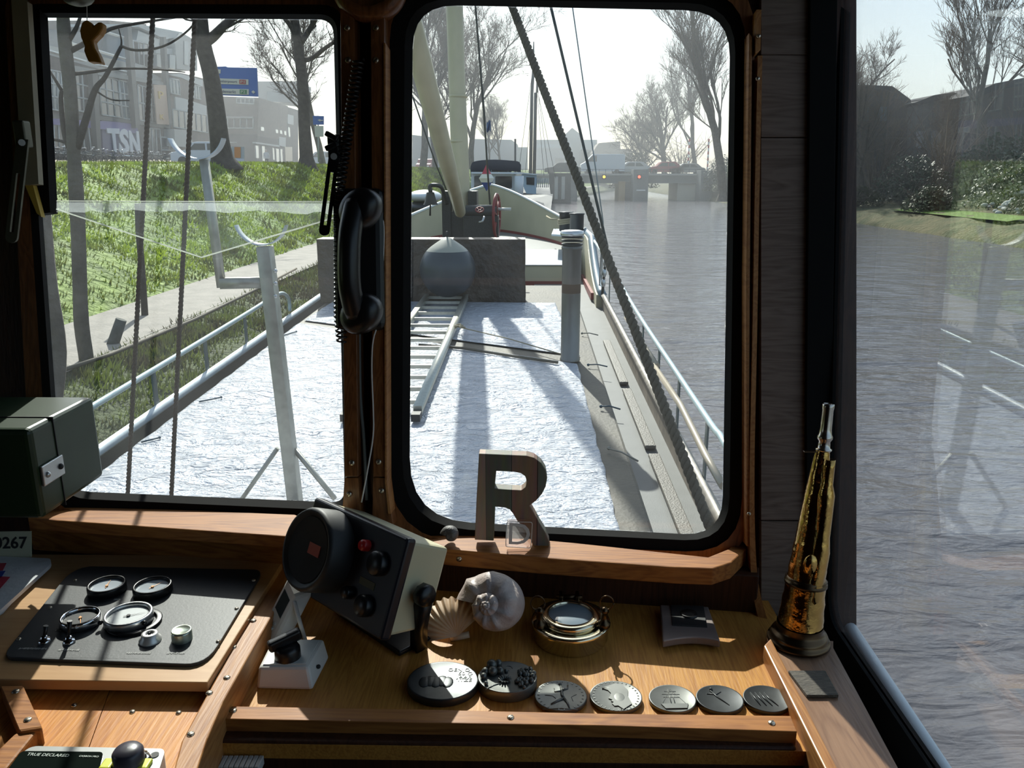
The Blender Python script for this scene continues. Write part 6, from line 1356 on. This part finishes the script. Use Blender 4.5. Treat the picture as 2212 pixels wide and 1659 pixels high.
Y6 = 46.0; sg = empty('parking_sign', onY(688, 345, Y6), 'small blue and white traffic sign at the right edge of the left window', 'traffic sign')
slabY(k4([(1515, 770), (1655, 775), (1655, 885), (1520, 885)]), Y6, .05, 'blue_plate', mat('sign_blue', (0, 0, 0)), sg); slabY(k4([(1535, 900), (1650, 900), (1650, 1040), (1545, 1040)]), Y6, .05, 'white_plate', WS, sg)
slabY(k4([(1575, 825), (1610, 812), (1610, 824), (1645, 824), (1645, 836), (1610, 836), (1610, 846)]), Y6-.04, .02, 'arrow', WS, sg); a = MB(); a.tube([onY(688, 350, Y6+.1), onY(687, 250, Y6+.1)], .04, 8); a.build('pole', FRW, sg)
Yk = 48.0; kk_ = empty('info_board', onY(512, 356, Yk), 'orange and white information board standing at the top of the slope', 'board')
slabY(k4([(470, 1165), (630, 1170), (635, 1410), (480, 1395)]), Yk, .12, 'frame', FRW, kk_); slabY(k4([(510, 1170), (590, 1172), (590, 1310), (512, 1308)]), Yk-.03, .02, 'orange_poster', mat('orange_poster', (.60, .24, .06), .6), kk_); slabY(k4([(520, 1318), (632, 1320), (634, 1405), (525, 1400)]), Yk-.03, .02, 'white_poster', mat('white_poster', (.60, .60, .66), .6), kk_)
# ------------------------------------------------------------------ white van and person on the street
def car(pos, rz, L, H, Wd, m, label, van=False, name='car', lamp=None, group=None):
    e_ = empty(name, (0, 0, 0), label, 'van' if van else 'car', group); a = MB()
    if van: pr = [(-.5, .18), (.5, .18), (.5, .95), (.46, 1), (-.22, 1), (-.40, .62), (-.49, .52)]
    else: pr = [(-.5, .22), (.5, .22), (.5, .55), (.47, .62), (.40, .66), (.28, .97), (.20, 1), (-.08, 1), (-.16, .96), (-.27, .66), (-.46, .58), (-.5, .5)]
    a.prism([V((x*L, -Wd/2, z*H)) for x, z in pr], (0, Wd, 0)); a.build('body', m, e_, bevel=.05)
    wl = [(-.34, .67), (-.21, .92), (-.02, .92), (-.02, .67)] if van else None
    wins = [[(-.36, .64), (-.24, .93), (-.14, .93), (-.14, .64)]] if van else [[(-.22, .66), (-.12, .92), (.04, .92), (.04, .66)], [(.07, .66), (.07, .92), (.19, .92), (.29, .66)]]
    for w_ in wins:
        a = MB(); a.prism([V((x*L, -Wd/2-.012, z*H)) for x, z in w_], (0, Wd+.024, 0)); a.build('window', GLD, e_)
    for x in (-.32, .32):
        for s_ in (-1, 1): a = MB(); a.smooth = True; a.lathe([(.0001, -.11), (.31, -.11), (.33, -.08), (.33, .08), (.31, .11), (.0001, .11)], TM(V((x*L, s_*(Wd/2-.1), .33)), frame((0, 1, 0))), 16); a.build('wheel', BLACKM, e_)
    a = MB(); a.box((-.495*L, -Wd*.36, .42*H), (.06, .25, .14)); a.build('headlamp', mat('lamp_glass', (.85, .85, .8), .1, emit=(1, .95, .85), estr=lamp or .2) if False else mat('lamp_glass', (.85, .85, .8), .1), e_)
    e_.location = pos; e_.rotation_euler = (0, 0, rz); return e_
YR = 95.0; ZR = onY(1350, 378, YR).z
def cx_(x, dy=2.5): return V((onY(x, 378, YR+dy).x, YR+dy, ZR))
van = car(cx_(1300), 0, 4.9*1.05, 2.35, 2.0, mat('van_white', (.62, .66, .70), .3), 'pale delivery van driving over the bridge', True, 'van')
car(cx_(1365), 0, 4.3, 1.5, 1.75, mat('car_silver', (.40, .42, .44), .25, .6), 'silver car on the bridge half behind the bridge post')
car(cx_(1436), 0, 4.2, 1.5, 1.75, mat('car_red', (.30, .05, .06), .3), 'red car on the bridge between post and right pillar')
car(cx_(1482), 0, 4.1, 1.3, 1.75, mat('car_grey', (.30, .30, .30), .3, .5), 'grey car farthest right on the bridge')
car(cx_(1215), 0, 4.3, 1.4, 1.75, mat('car_dark', (.04, .05, .055), .25), 'dark car at the left end of the bridge by the striped fender')
for (x, y, Y, m_, lb) in ((448, 333, 56, mat('car_white', (.62, .64, .66), .3), 'white car parked behind the cradle fork, by the bicycles'), (700, 340, 80, mat('car_white', (0, 0, 0)), 'pale parked car at the right edge of the left window')):
    p = onY(x, y+10, Y); p.z = ZT+.05; car(p, .1, 4.3, 1.6, 1.8, m_, lb)
p = onY(921, 372, 100); p.z = ZT-.2; car(p, 1.5, 4.2, 1.5, 1.75, mat('car_red', (0, 0, 0)), 'red car seen between the trees just left of the mast')
# person
pz = onY(577, 358, 78); pe = empty('pedestrian', V((pz.x, 78, ZT+.05)), 'distant person in a pale jacket and dark trousers walking past the brick offices', 'person')
sk_ = bmesh.new(); jn = [(0, 0, .92), (0, 0, 1.15), (0, 0, 1.40), (0, 0, 1.50), (0, .02, 1.62), (0, .02, 1.72), (.19, 0, 1.38), (.25, .02, 1.12), (.24, -.10, .90), (-.19, 0, 1.38), (-.25, .0, 1.12), (-.22, -.08, .88), (.10, 0, .88), (.12, -.10, .48), (.12, -.02, .08), (.12, -.16, .03), (-.10, 0, .88), (-.12, .10, .48), (-.12, .22, .08), (-.12, .10, .03)]
vv = [sk_.verts.new(j) for j in jn]; ed = [(0, 1), (1, 2), (2, 3), (3, 4), (4, 5), (2, 6), (6, 7), (7, 8), (2, 9), (9, 10), (10, 11), (0, 12), (12, 13), (13, 14), (14, 15), (0, 16), (16, 17), (17, 18), (18, 19)]
for i, j in ed: sk_.edges.new((vv[i], vv[j]))
me = bpy.data.meshes.new('body'); sk_.to_mesh(me); sk_.free(); bo = bpy.data.objects.new('body', me); col.objects.link(bo); bo.parent = pe
sm_ = bo.modifiers.new('skin', 'SKIN'); sl2 = me.skin_vertices[0].data if me.skin_vertices else None
if sl2 is None:
    bm2 = bmesh.new(); bm2.from_mesh(me); bm2.verts.layers.skin.verify(); bm2.to_mesh(me); bm2.free(); sl2 = me.skin_vertices[0].data
for i, r_ in enumerate([.16, .16, .18, .07, .10, .09, .08, .06, .045, .08, .06, .045, .10, .075, .05, .05, .10, .075, .05, .05]): sl2[i].radius = (r_, r_*.85)
sl2[0].use_root = True; ss = bo.modifiers.new('sub', 'SUBSURF'); ss.levels = 1; ss.render_levels = 1
pm = bpy.data.materials.new('person_clothes'); pm.use_nodes = True; nt = pm.node_tree; tc = nt.nodes.new('ShaderNodeTexCoord'); sx = nt.nodes.new('ShaderNodeSeparateXYZ'); cr = nt.nodes.new('ShaderNodeValToRGB'); mr = nt.nodes.new('ShaderNodeMapRange'); mr.inputs[2].default_value = 1.8
nt.links.new(tc.outputs['Object'], sx.inputs[0]); nt.links.new(sx.outputs['Z'], mr.inputs[0]); nt.links.new(mr.outputs[0], cr.inputs[0]); cr.color_ramp.interpolation = 'CONSTANT'; el = cr.color_ramp.elements; el[0].color = (.03, .03, .04, 1); el[1].position = .5; el[1].color = (.55, .55, .55, 1)
e2_ = el.new(.83); e2_.color = (.50, .33, .25, 1); e2_ = el.new(.93); e2_.color = (.12, .08, .05, 1); nt.links.new(cr.outputs[0], nt.nodes['Principled BSDF'].inputs['Base Color']); me.materials.append(pm)
# bicycles
def bike():
    e_ = empty('bicycle', (0, 0, 0), 'x', 'bicycle'); F_ = MB(); 
    for x in (-.52, .52):
        W2_ = MB(); W2_.tube([V((x+.34*math.cos(t_), 0, .35+.34*math.sin(t_))) for t_ in [i*math.pi/9 for i in range(19)]], .024, 5)
        for k_ in range(6): W2_.tube([V((x, 0, .35)), V((x+.33*math.cos(k_*1.05), 0, .35+.33*math.sin(k_*1.05)))], .006, 3)
        W2_.build('wheel', BLACKM, e_)
    for p, q in (((-.52, .35), (-.12, .38)), ((-.12, .38), (-.25, .95)), ((-.52, .35), (-.22, .80)), ((-.12, .38), (.36, .80)), ((-.22, .80), (.34, .88)), ((.52, .35), (.34, .95)), ((.34, .95), (.32, 1.08))): F_.tube([V((p[0], 0, p[1])), V((q[0], 0, q[1]))], .024, 5)
    F_.build('frame', mat('bike_frame', (.07, .08, .08), .3, .5), e_)
    a = MB(); a.tube(spline([V((.22, -.28, 1.06)), V((.34, -.12, 1.12)), V((.34, .12, 1.12)), V((.22, .28, 1.06))], 4), .018, 5); a.build('handlebar', CHROME, e_)
    a = MB(); a.rbox(V((-.26, 0, .98)), (.26, .15, .07), .03); a.build('saddle', BLACKM, e_)
    a = MB(); a.box(V((-.60, 0, .74)), (.36, .12, .03)); a.build('carrier', CHROME, e_); return e_
bk0 = bike(); rn = random.Random(9); nb = 34
for i in range(nb):
    o = bk0 if i == 0 else copy_tree(bk0); x = 104+(440-104)*(i+.5)/nb if i < 28 else 470+(i-28)*4
    X_ = rn.uniform(-30, -27); p = onX(x+rn.uniform(-5, 5), 342, X_) if i < 28 else onX(350+i*3, 342, -31)
    o.location = (p.x, p.y, ZT+.06); o.rotation_euler = (rn.uniform(-.12, .12), 0, rn.uniform(-.5, .5)+.3); tag(o, 'parked bicycle in the crowded row at the top of the grassy bank', 'bicycle', 'bicycles parked in front of the office building')
# ================================================================== BRIDGE
br_ = empty('road_bridge', V((12, YR, 0)), 'low road bridge across the canal with grey piers and a railing', 'bridge')
DECKM = mat('bridge_deck', (.15, .17, .165), .7); PIER = mat('pier_grey', (.13, .15, .155), .75, var=.15)
a = MB(); xl, xr_ = onY(1115, 380, YR).x, 42; hd = onY(1350, 396, YR).z; a.box(((xl+xr_)/2, YR+3.5, (ZR+hd)/2), (xr_-xl, 7, ZR-hd)); a.build('deck', DECKM, br_)
a = MB(); a.box(((xl+xr_)/2, YR-.2, ZR+.06), (xr_-xl, .3, .2)); a.build('kerb_beam', CONC, br_)
a = MB()
for k_ in range(60): x_ = xl+(xr_-xl)*k_/59; a.box((x_, YR-.1, ZR+.35), (.05, .05, .5))
a.box(((xl+xr_)/2, YR-.1, ZR+.62), (xr_-xl, .06, .05)); a.build('railing', STL, br_)
def pierY(x0_, x1_, ytop_, m, nm, yy=YR-1.0, dpt=8, ybase=None):
    A_ = onY(x0_, ytop_, yy); B_ = onY(x1_, ytop_, yy); a = MB(); a.box(((A_.x+B_.x)/2, yy+dpt/2, A_.z/2-.3), (B_.x-A_.x, dpt, A_.z+.6)); return a.build(nm, m, br_, bevel=.03)
pierY(1369, 1402, 366, PIER, 'middle_post', YR-2.5, 2.4); pierY(1346, 1372, 392, mat('pier_dark', (.06, .065, .07), .8), 'middle_pier', YR-.5, 8); pierY(1337, 1351, 392, mat('rusty_orange_face', (.36, .24, .12), .7), 'pier_face', YR-.8, 4)
pierY(1464, 1516, 394, mat('abutment_cream', (.50, .48, .40), .7, var=.08), 'right_abutment', YR+.5, 6); pierY(1515, 1541, 368, PIER, 'right_post', YR-2.5, 2.6); pierY(1233, 1248, 372, PIER, 'left_post', YR-2.5, 2.4)
a = MB(); a.box((onY(1385, 400, YR-2.8).x, YR-2.75, onY(1385, 411, YR-2.8).z), (1.0, .1, .12)); a.build('white_mark', WHITE, br_)
def lamp_(x, y, c, lb, st): 
    p = onY(x, y, YR-2.75 if x > 1300 else 91); e_ = empty('signal_lamp', p-V((0, 0, .2)), lb, 'signal light'); a = MB(); a.box(p+V((0, .1, 0)), (.5, .12, .5)); a.build('housing', BLACKM, e_); a = MB(); a.sphere(p, .15, 8); a.build('lens', mat('signal_'+lb[:3], c, .4, emit=c, estr=st), e_)
lamp_(1241, 380, (1, .06, .03), 'red signal light on the left bridge post', 6); lamp_(1305, 382, (1, .45, .03), 'yellow signal light under the middle of the bridge deck', 5); lamp_(1381, 382, (.95, .05, .03), 'glowing red signal light on the middle bridge post', 6)
bpy.data.materials['signal_glo'].node_tree.nodes['Principled BSDF'].inputs['Emission Color'].default_value = (1, .06, .03, 1)
for (x, y0_, y1_, lb) in ((1486, 368, 300, 'left red and white striped barrier arm raised beyond the bridge'), (1528, 368, 300, 'right red and white striped barrier arm raised by the right post')):
    e_ = empty('barrier_arm', onY(x, y0_, YR+8), lb, 'barrier'); n_ = 10
    for mm, nm, par_ in ((WHITE, 'white_segments', 0), (mat('barrier_red', (.45, .03, .03), .5), 'red_segments', 1)):
        a = MB()
        for k_ in range(par_, n_, 2): a.tube([onY(x+k_*.35, y0_+(y1_-y0_)*k_/n_, YR+8), onY(x+(k_+1)*.35, y0_+(y1_-y0_)*(k_+1)/n_, YR+8)], .10, 6)
        a.build(nm, mm, e_)
# striped fender wall in front of the bridge
fw = empty('fender_wall', onY(1218, 428, 86), 'dark timber fender wall with two white stripes left of the bridge opening', 'fender wall')
A_ = onY(1186, 374, 86); B_ = onY(1234, 374, 86); a = MB(); a.box(((A_.x+B_.x)/2, 86.5, A_.z/2-.2), (B_.x-A_.x, 1, A_.z+.4)); a.build('timber_wall', mat('fender_timber', (.055, .06, .062), .8), fw)
for x in (1198, 1213): p = onY(x+3.5, 400, 85.9); a = MB(); a.box((p.x, 85.95, 1.55), (.36, .1, 2.3)); a.build('white_stripe', CONC, fw)
# town beyond
def block(pts, Y, th, m, nm, lb, parts=()):
    e_ = empty(nm, onY(sum(p[0] for p in pts)/len(pts), 375, Y), lb, 'building'); slabY(pts, Y, th, 'walls', m, e_)
    for q, mm, n2_ in parts: slabY(q, Y-.25, .3, n2_, mm, e_)
    return e_
PG = mat('far_grey_wall', (.30, .33, .34), .8); PG2 = mat('far_brown_wall', (.30, .25, .22), .8); PB = mat('far_blue_glass', (.30, .37, .40), .3)
r5 = lambda pts: [(1000+x*.13562, 300+y*.13562) for x, y in pts]
block([(1158, 302), (1290, 302), (1290, 400), (1158, 400)], 165, 15, PG, 'canal_office', 'long pale grey building beyond the bridge left of the gabled tower', [([(1160, 312), (1216, 312), (1216, 320), (1160, 320)], PB, 'window_band'), ([(1200, 342), (1226, 342), (1226, 362), (1200, 362)], GLD, 'window')])
block([(1221, 290), (1236, 276), (1254, 290), (1254, 395), (1221, 395)], 160, 12, mat('far_tower_grey', (.25, .28, .29), .8), 'gabled_tower', 'pale gabled tower rising beyond the left end of the bridge')
block([(1256, 302), (1287, 302), (1287, 325), (1256, 323)], 158, 12, PB, 'glass_pavilion', 'pale blue glass top storey right of the gabled tower')
block([(1290, 314), (1294, 309), (1340, 305), (1340, 322), (1365, 322), (1365, 395), (1280, 395), (1280, 330)], 150, 15, PG2, 'brown_block', 'reddish grey block with flat roof behind the delivery van', [([(1292, 338), (1320, 338), (1320, 346), (1292, 346)], PB, 'window_band')])
block([(1115, 318), (1140, 318), (1140, 395), (1115, 395)], 130, 10, mat('far_white_wall', (.42, .45, .45), .8), 'white_house', 'narrow pale house behind the moored boat masts')
block([(1020, 300), (1105, 302), (1118, 312), (1118, 395), (1020, 395)], 140, 10, PG, 'terrace_houses', 'hazy grey terrace behind the trees right of the mast')
block([(880, 290), (965, 300), (965, 395), (880, 395)], 120, 8, PG, 'left_terrace', 'hazy grey terrace behind the boom')
# houses on the right bank
h1 = empty('dark_house', (38, 66, 2), 'dark gabled house behind the trees at the left of the side window', 'building')
q = [(1800, 186), (1925, 190), (1960, 215), (1985, 262), (1990, 420), (1800, 440)]; slabY(q, 68, 9, 'walls', mat('house_dark_brick', (.055, .045, .042), .85), h1)
slabY([(1790, 180), (1928, 186), (1966, 214), (1990, 262), (1984, 264), (1955, 222), (1920, 194), (1790, 192)], 67.8, 10, 'roof', mat('house_roof', (.035, .035, .038), .8), h1)
for x in (1860, 1900): slabY([(x, 230), (x+16, 231), (x+16, 262), (x, 261)], 67.7, .2, 'window', GLB, h1)
h2 = empty('pale_house', (45, 64, 2), 'greyish house with pale garage doors seen through the branches', 'building')
slabY([(1985, 215), (2050, 205), (2110, 215), (2110, 400), (1985, 400)], 66, 8, 'walls', mat('house_grey', (.14, .135, .14), .8), h2)
for q in ([(1982, 283), (2000, 283), (2000, 320), (1982, 320)], [(2014, 282), (2032, 282), (2032, 320), (2014, 320)], [(2040, 285), (2110, 285), (2110, 320), (2040, 320)]): slabY(q, 65.8, .2, 'garage_door', mat('pale_door', (.36, .36, .38), .6), h2)
slabY([(1975, 222), (2020, 205), (2060, 200), (2120, 212), (2120, 222), (2050, 212), (1990, 226)], 65.7, 9, 'roof', mat('house_roof', (0, 0, 0)), h2)
h3 = empty('long_roof_house', (56, 60, 2), 'long dark roofed house at the top right behind bare trees', 'building')
slabY([(2095, 205), (2150, 183), (2212, 172), (2320, 172), (2320, 420), (2095, 420)], 62, 10, 'walls', mat('house_brown', (.075, .065, .06), .85), h3); slabY([(2090, 208), (2150, 180), (2212, 168), (2330, 168), (2330, 182), (2212, 184), (2150, 195), (2100, 216)], 61.8, 11, 'roof', mat('house_roof', (0, 0, 0)), h3)
# ================================================================== MOORED BOATS
WB = mat('boat_white', (.66, .68, .70), .4); BBL = mat('boat_pale_blue', (.40, .50, .58), .45); AWN = mat('navy_awning', (.025, .03, .045), .6)
Yb_ = 33.0; mb_ = empty('moored_barge', onY(1070, 450, Yb_), 'white moored barge with dark awning beyond the bow', 'boat')
b5 = lambda pts: r5(pts)
slabY(b5([(130, 540), (830, 540), (830, 1000), (130, 1000)]), Yb_, 5, 'wheelhouse', WB, mb_)
for q in ([(180, 590), (290, 585), (470, 590), (470, 780), (180, 780)], [(515, 595), (780, 595), (780, 785), (515, 785)]):
    w_ = slabY([tuple(p) for p in rloop(b5(q), 2, 2)], Yb_-.04, .06, 'window', GLD, mb_)
slabY(b5([(130, 525), (930, 530), (930, 560), (130, 555)]), Yb_-.3, 6, 'roof', WB, mb_)
a = MB(); a.smooth = True; P = spline([onY(*p, Yb_+1) for p in b5([(120, 440), (160, 370), (300, 340), (520, 330), (760, 345), (880, 360), (915, 400)])], 4)
a.loft([P, [p+V((0, 3, 0)) for p in P], [p+V((0, 3, -.35)) for p in P], [p+V((0, 0, -.42)) for p in P], P]); a.build('awning', AWN, mb_)
for x in (190, 450, 720, 880): a = MB(); p = onY(*b5([(x, 440)])[0], Yb_+1.1); q = onY(*b5([(x, 535)])[0], Yb_+1.1); a.tube([p, q], .03, 6); a.build('awning_post', STEEL, mb_)
a = MB(); p = onY(*b5([(890, 590)])[0], Yb_-.2); a.tube([p, onY(*b5([(885, 920)])[0], Yb_-.2)], .19, 10); a.build('white_post', WB, mb_)
hl = onY(1016, 500, Yb_); hr = onY(1130, 500, Yb_); a = MB(); a.hexa([V((hl.x, Yb_-1, .1)), V((hr.x-.3, Yb_-1, .1)), V((hr.x-.3, 48, .1)), V((hl.x, 48, .1)), V((hl.x-.2, Yb_-1, 1.15)), V((hr.x, Yb_-1, 1.15)), V((hr.x, 48, 1.15)), V((hl.x-.2, 48, 1.15))]); a.build('hull', HULLB, mb_)
for x in (250, 500, 640, 700): a = MB(); p = onY(*b5([(x, 490)])[0], Yb_+1.5); a.sphere(p, .18, 6, sc=(1.3, 1, .8)); a.build('deck_seat', mat('seat_grey', (.3, .32, .33), .6), mb_)
Yc2 = 44.0; m2 = empty('blue_cabin_boat', onY(1142, 440, Yc2), 'pale blue cabin boat moored behind the white barge', 'boat')
slabY(b5([(935, 550), (1175, 575), (1165, 880), (1010, 870), (935, 700)]), Yc2, 6, 'cabin', BBL, m2); slabY(b5([(1010, 610), (1140, 615), (1135, 735), (1015, 725)]), Yc2-.05, .1, 'window', GLD, m2); slabY(b5([(925, 535), (1185, 560), (1185, 580), (925, 555)]), Yc2-.2, 6.4, 'roof', WB, m2)
a = MB(); p0 = onY(1135, 432, Yc2-2); a.hexa([V((p0.x-1.5, Yc2-2, 0)), V((p0.x+1.1, Yc2-2, 0)), V((p0.x+1.6, 58, 0)), V((p0.x-1.5, 58, 0)), V((p0.x-1.5, Yc2-2, 1.3)), V((p0.x+1.3, Yc2-2, 1.1)), V((p0.x+1.9, 58, 1.6)), V((p0.x-1.5, 58, 1.5))]); a.build('hull', HULLB, m2)
for k_ in range(7): a = MB(); x_ = 1160+k_*4; a.tube([onY(x_, 405, Yc2+2+k_), onY(x_, 385, Yc2+2+k_)], .03, 5); a.build('stanchion', FRW, m2)
Ym = 60.0; m3 = empty('sailing_barge', onY(1165, 425, Ym), 'dark sailing barge with two tall masts moored before the bridge', 'boat')
a = MB(); p0 = onY(1172, 420, Ym); a.hexa([V((p0.x-2, Ym, 0)), V((p0.x+.6, Ym, 0)), V((p0.x+.8, 80, 0)), V((p0.x-2, 80, 0)), V((p0.x-2.2, Ym, 1.7)), V((p0.x+.6, Ym, 1.5)), V((p0.x+1, 80, 2)), V((p0.x-2.2, 80, 2))]); a.build('hull', HULLB, m3)
for (x0_, yt, x1_) in ((1146, 155, 1152), (1154, 200, 1160)):
    a = MB(); a.tube([onY(x0_, 375, Ym+3), onY((x0_+x1_)/2, 200, Ym+3), onY(x1_, yt, Ym+3), onY(x1_+1, yt-65, Ym+3)], [.13, .12, .10, .04], 8); a.build('mast', mat('far_mast', (.12, .12, .115), .6), m3)
for (x0_, y0_, x1_, y1_) in ((1155, 120, 1120, 370), (1156, 150, 1185, 375), (1153, 170, 1135, 372), (1158, 180, 1200, 385), (1160, 200, 1175, 380)): a = MB(); a.tube([onY(x0_, y0_, Ym+3), onY(x1_, y1_, Ym+3)], .018, 3); a.build('stay', WIRE, m3)
a = MB(); p = onY(1136, 312, 58); a.tube([onY(1113, 390, 58), onY(1113, 300, 58)], .07, 6); tag(a.build('lamp_post', STL), 'dark thin lamp post behind the moored barges', 'lamp post')
d3_ = empty('dinghy', onY(915, 440, 17), 'small white boat on the bank side left of the bell', 'boat'); 
a = MB(); p = onY(918, 424, 22); a.smooth = True; a.sphere(p, .35, 10, sc=(1.3, 2.2, .5)); a.build('cover', WB, d3_)
a = MB(); a.smooth = True; a.sphere(p-V((0, 0, .28)), .38, 10, sc=(1.3, 2.2, .5)); a.build('hull', HULLB, d3_)
# ================================================================== LIGHT
SUN_AZ = math.radians(11.5); SUN_EL = math.radians(37)
sd = V((-math.sin(SUN_AZ)*math.cos(SUN_EL), math.cos(SUN_AZ)*math.cos(SUN_EL), math.sin(SUN_EL)))
sl_ = bpy.data.lights.new('sun', 'SUN'); sl_.energy = 7.0; sl_.angle = .0093; sl_.color = (1, .94, .85)
so = bpy.data.objects.new('sun', sl_); col.objects.link(so); so.rotation_euler = (-sd).to_track_quat('-Z', 'Y').to_euler(); so.location = (0, 0, 60)
w = bpy.data.worlds.new('world'); scene.world = w; w.use_nodes = True; nt = w.node_tree; bg = nt.nodes['Background']
sk = nt.nodes.new('ShaderNodeTexSky'); sk.sky_type = 'NISHITA'; sk.sun_disc = False; sk.sun_elevation = SUN_EL; sk.sun_rotation = -SUN_AZ
sk.air_density = 1.0; sk.dust_density = 1.8; sk.ozone_density = 1.0
sc1 = nt.nodes.new('ShaderNodeVectorMath'); sc1.operation = 'SCALE'; sc1.inputs['Scale'].default_value = .13; nt.links.new(sk.outputs[0], sc1.inputs[0])
ad = nt.nodes.new('ShaderNodeVectorMath'); ad.operation = 'ADD'; ad.inputs[1].default_value = (.27, .32, .37); nt.links.new(sc1.outputs[0], ad.inputs[0])
nt.links.new(ad.outputs[0], bg.inputs[0]); bg.inputs[1].default_value = 1.0
scene.view_settings.view_transform = 'Standard'; scene.view_settings.look = 'None'; scene.view_settings.gamma = 1; scene.view_settings.use_curve_mapping = False
scene.view_settings.exposure = .0
scene.cycles.use_denoising = True; scene.cycles.max_bounces = 8; scene.cycles.diffuse_bounces = 3; scene.cycles.glossy_bounces = 3; scene.cycles.transparent_max_bounces = 12
scene.cycles.caustics_reflective = False; scene.cycles.caustics_refractive = False; scene.cycles.sample_clamp_indirect = 6; scene.cycles.use_adaptive_sampling = True; scene.cycles.adaptive_threshold = .02

HZ = bpy.data.materials.new('spring_haze'); HZ.use_nodes = True; nt = HZ.node_tree; nt.nodes.remove(nt.nodes['Principled BSDF'])
vs_ = nt.nodes.new('ShaderNodeVolumeScatter'); vs_.inputs['Color'].default_value = (.93, .96, 1, 1); vs_.inputs['Density'].default_value = .0042; vs_.inputs['Anisotropy'].default_value = .35
nt.links.new(vs_.outputs[0], nt.nodes['Material Output'].inputs['Volume'])
a = MB(); a.box((15, 140, 14), (230, 190, 31)); tag(a.build('haze', HZ), 'thin pale spring haze over the canal and the far bank', 'haze', kind='stuff')
scene.cycles.volume_bounces = 0; scene.cycles.volume_step_rate = 4; scene.cycles.volume_max_steps = 64
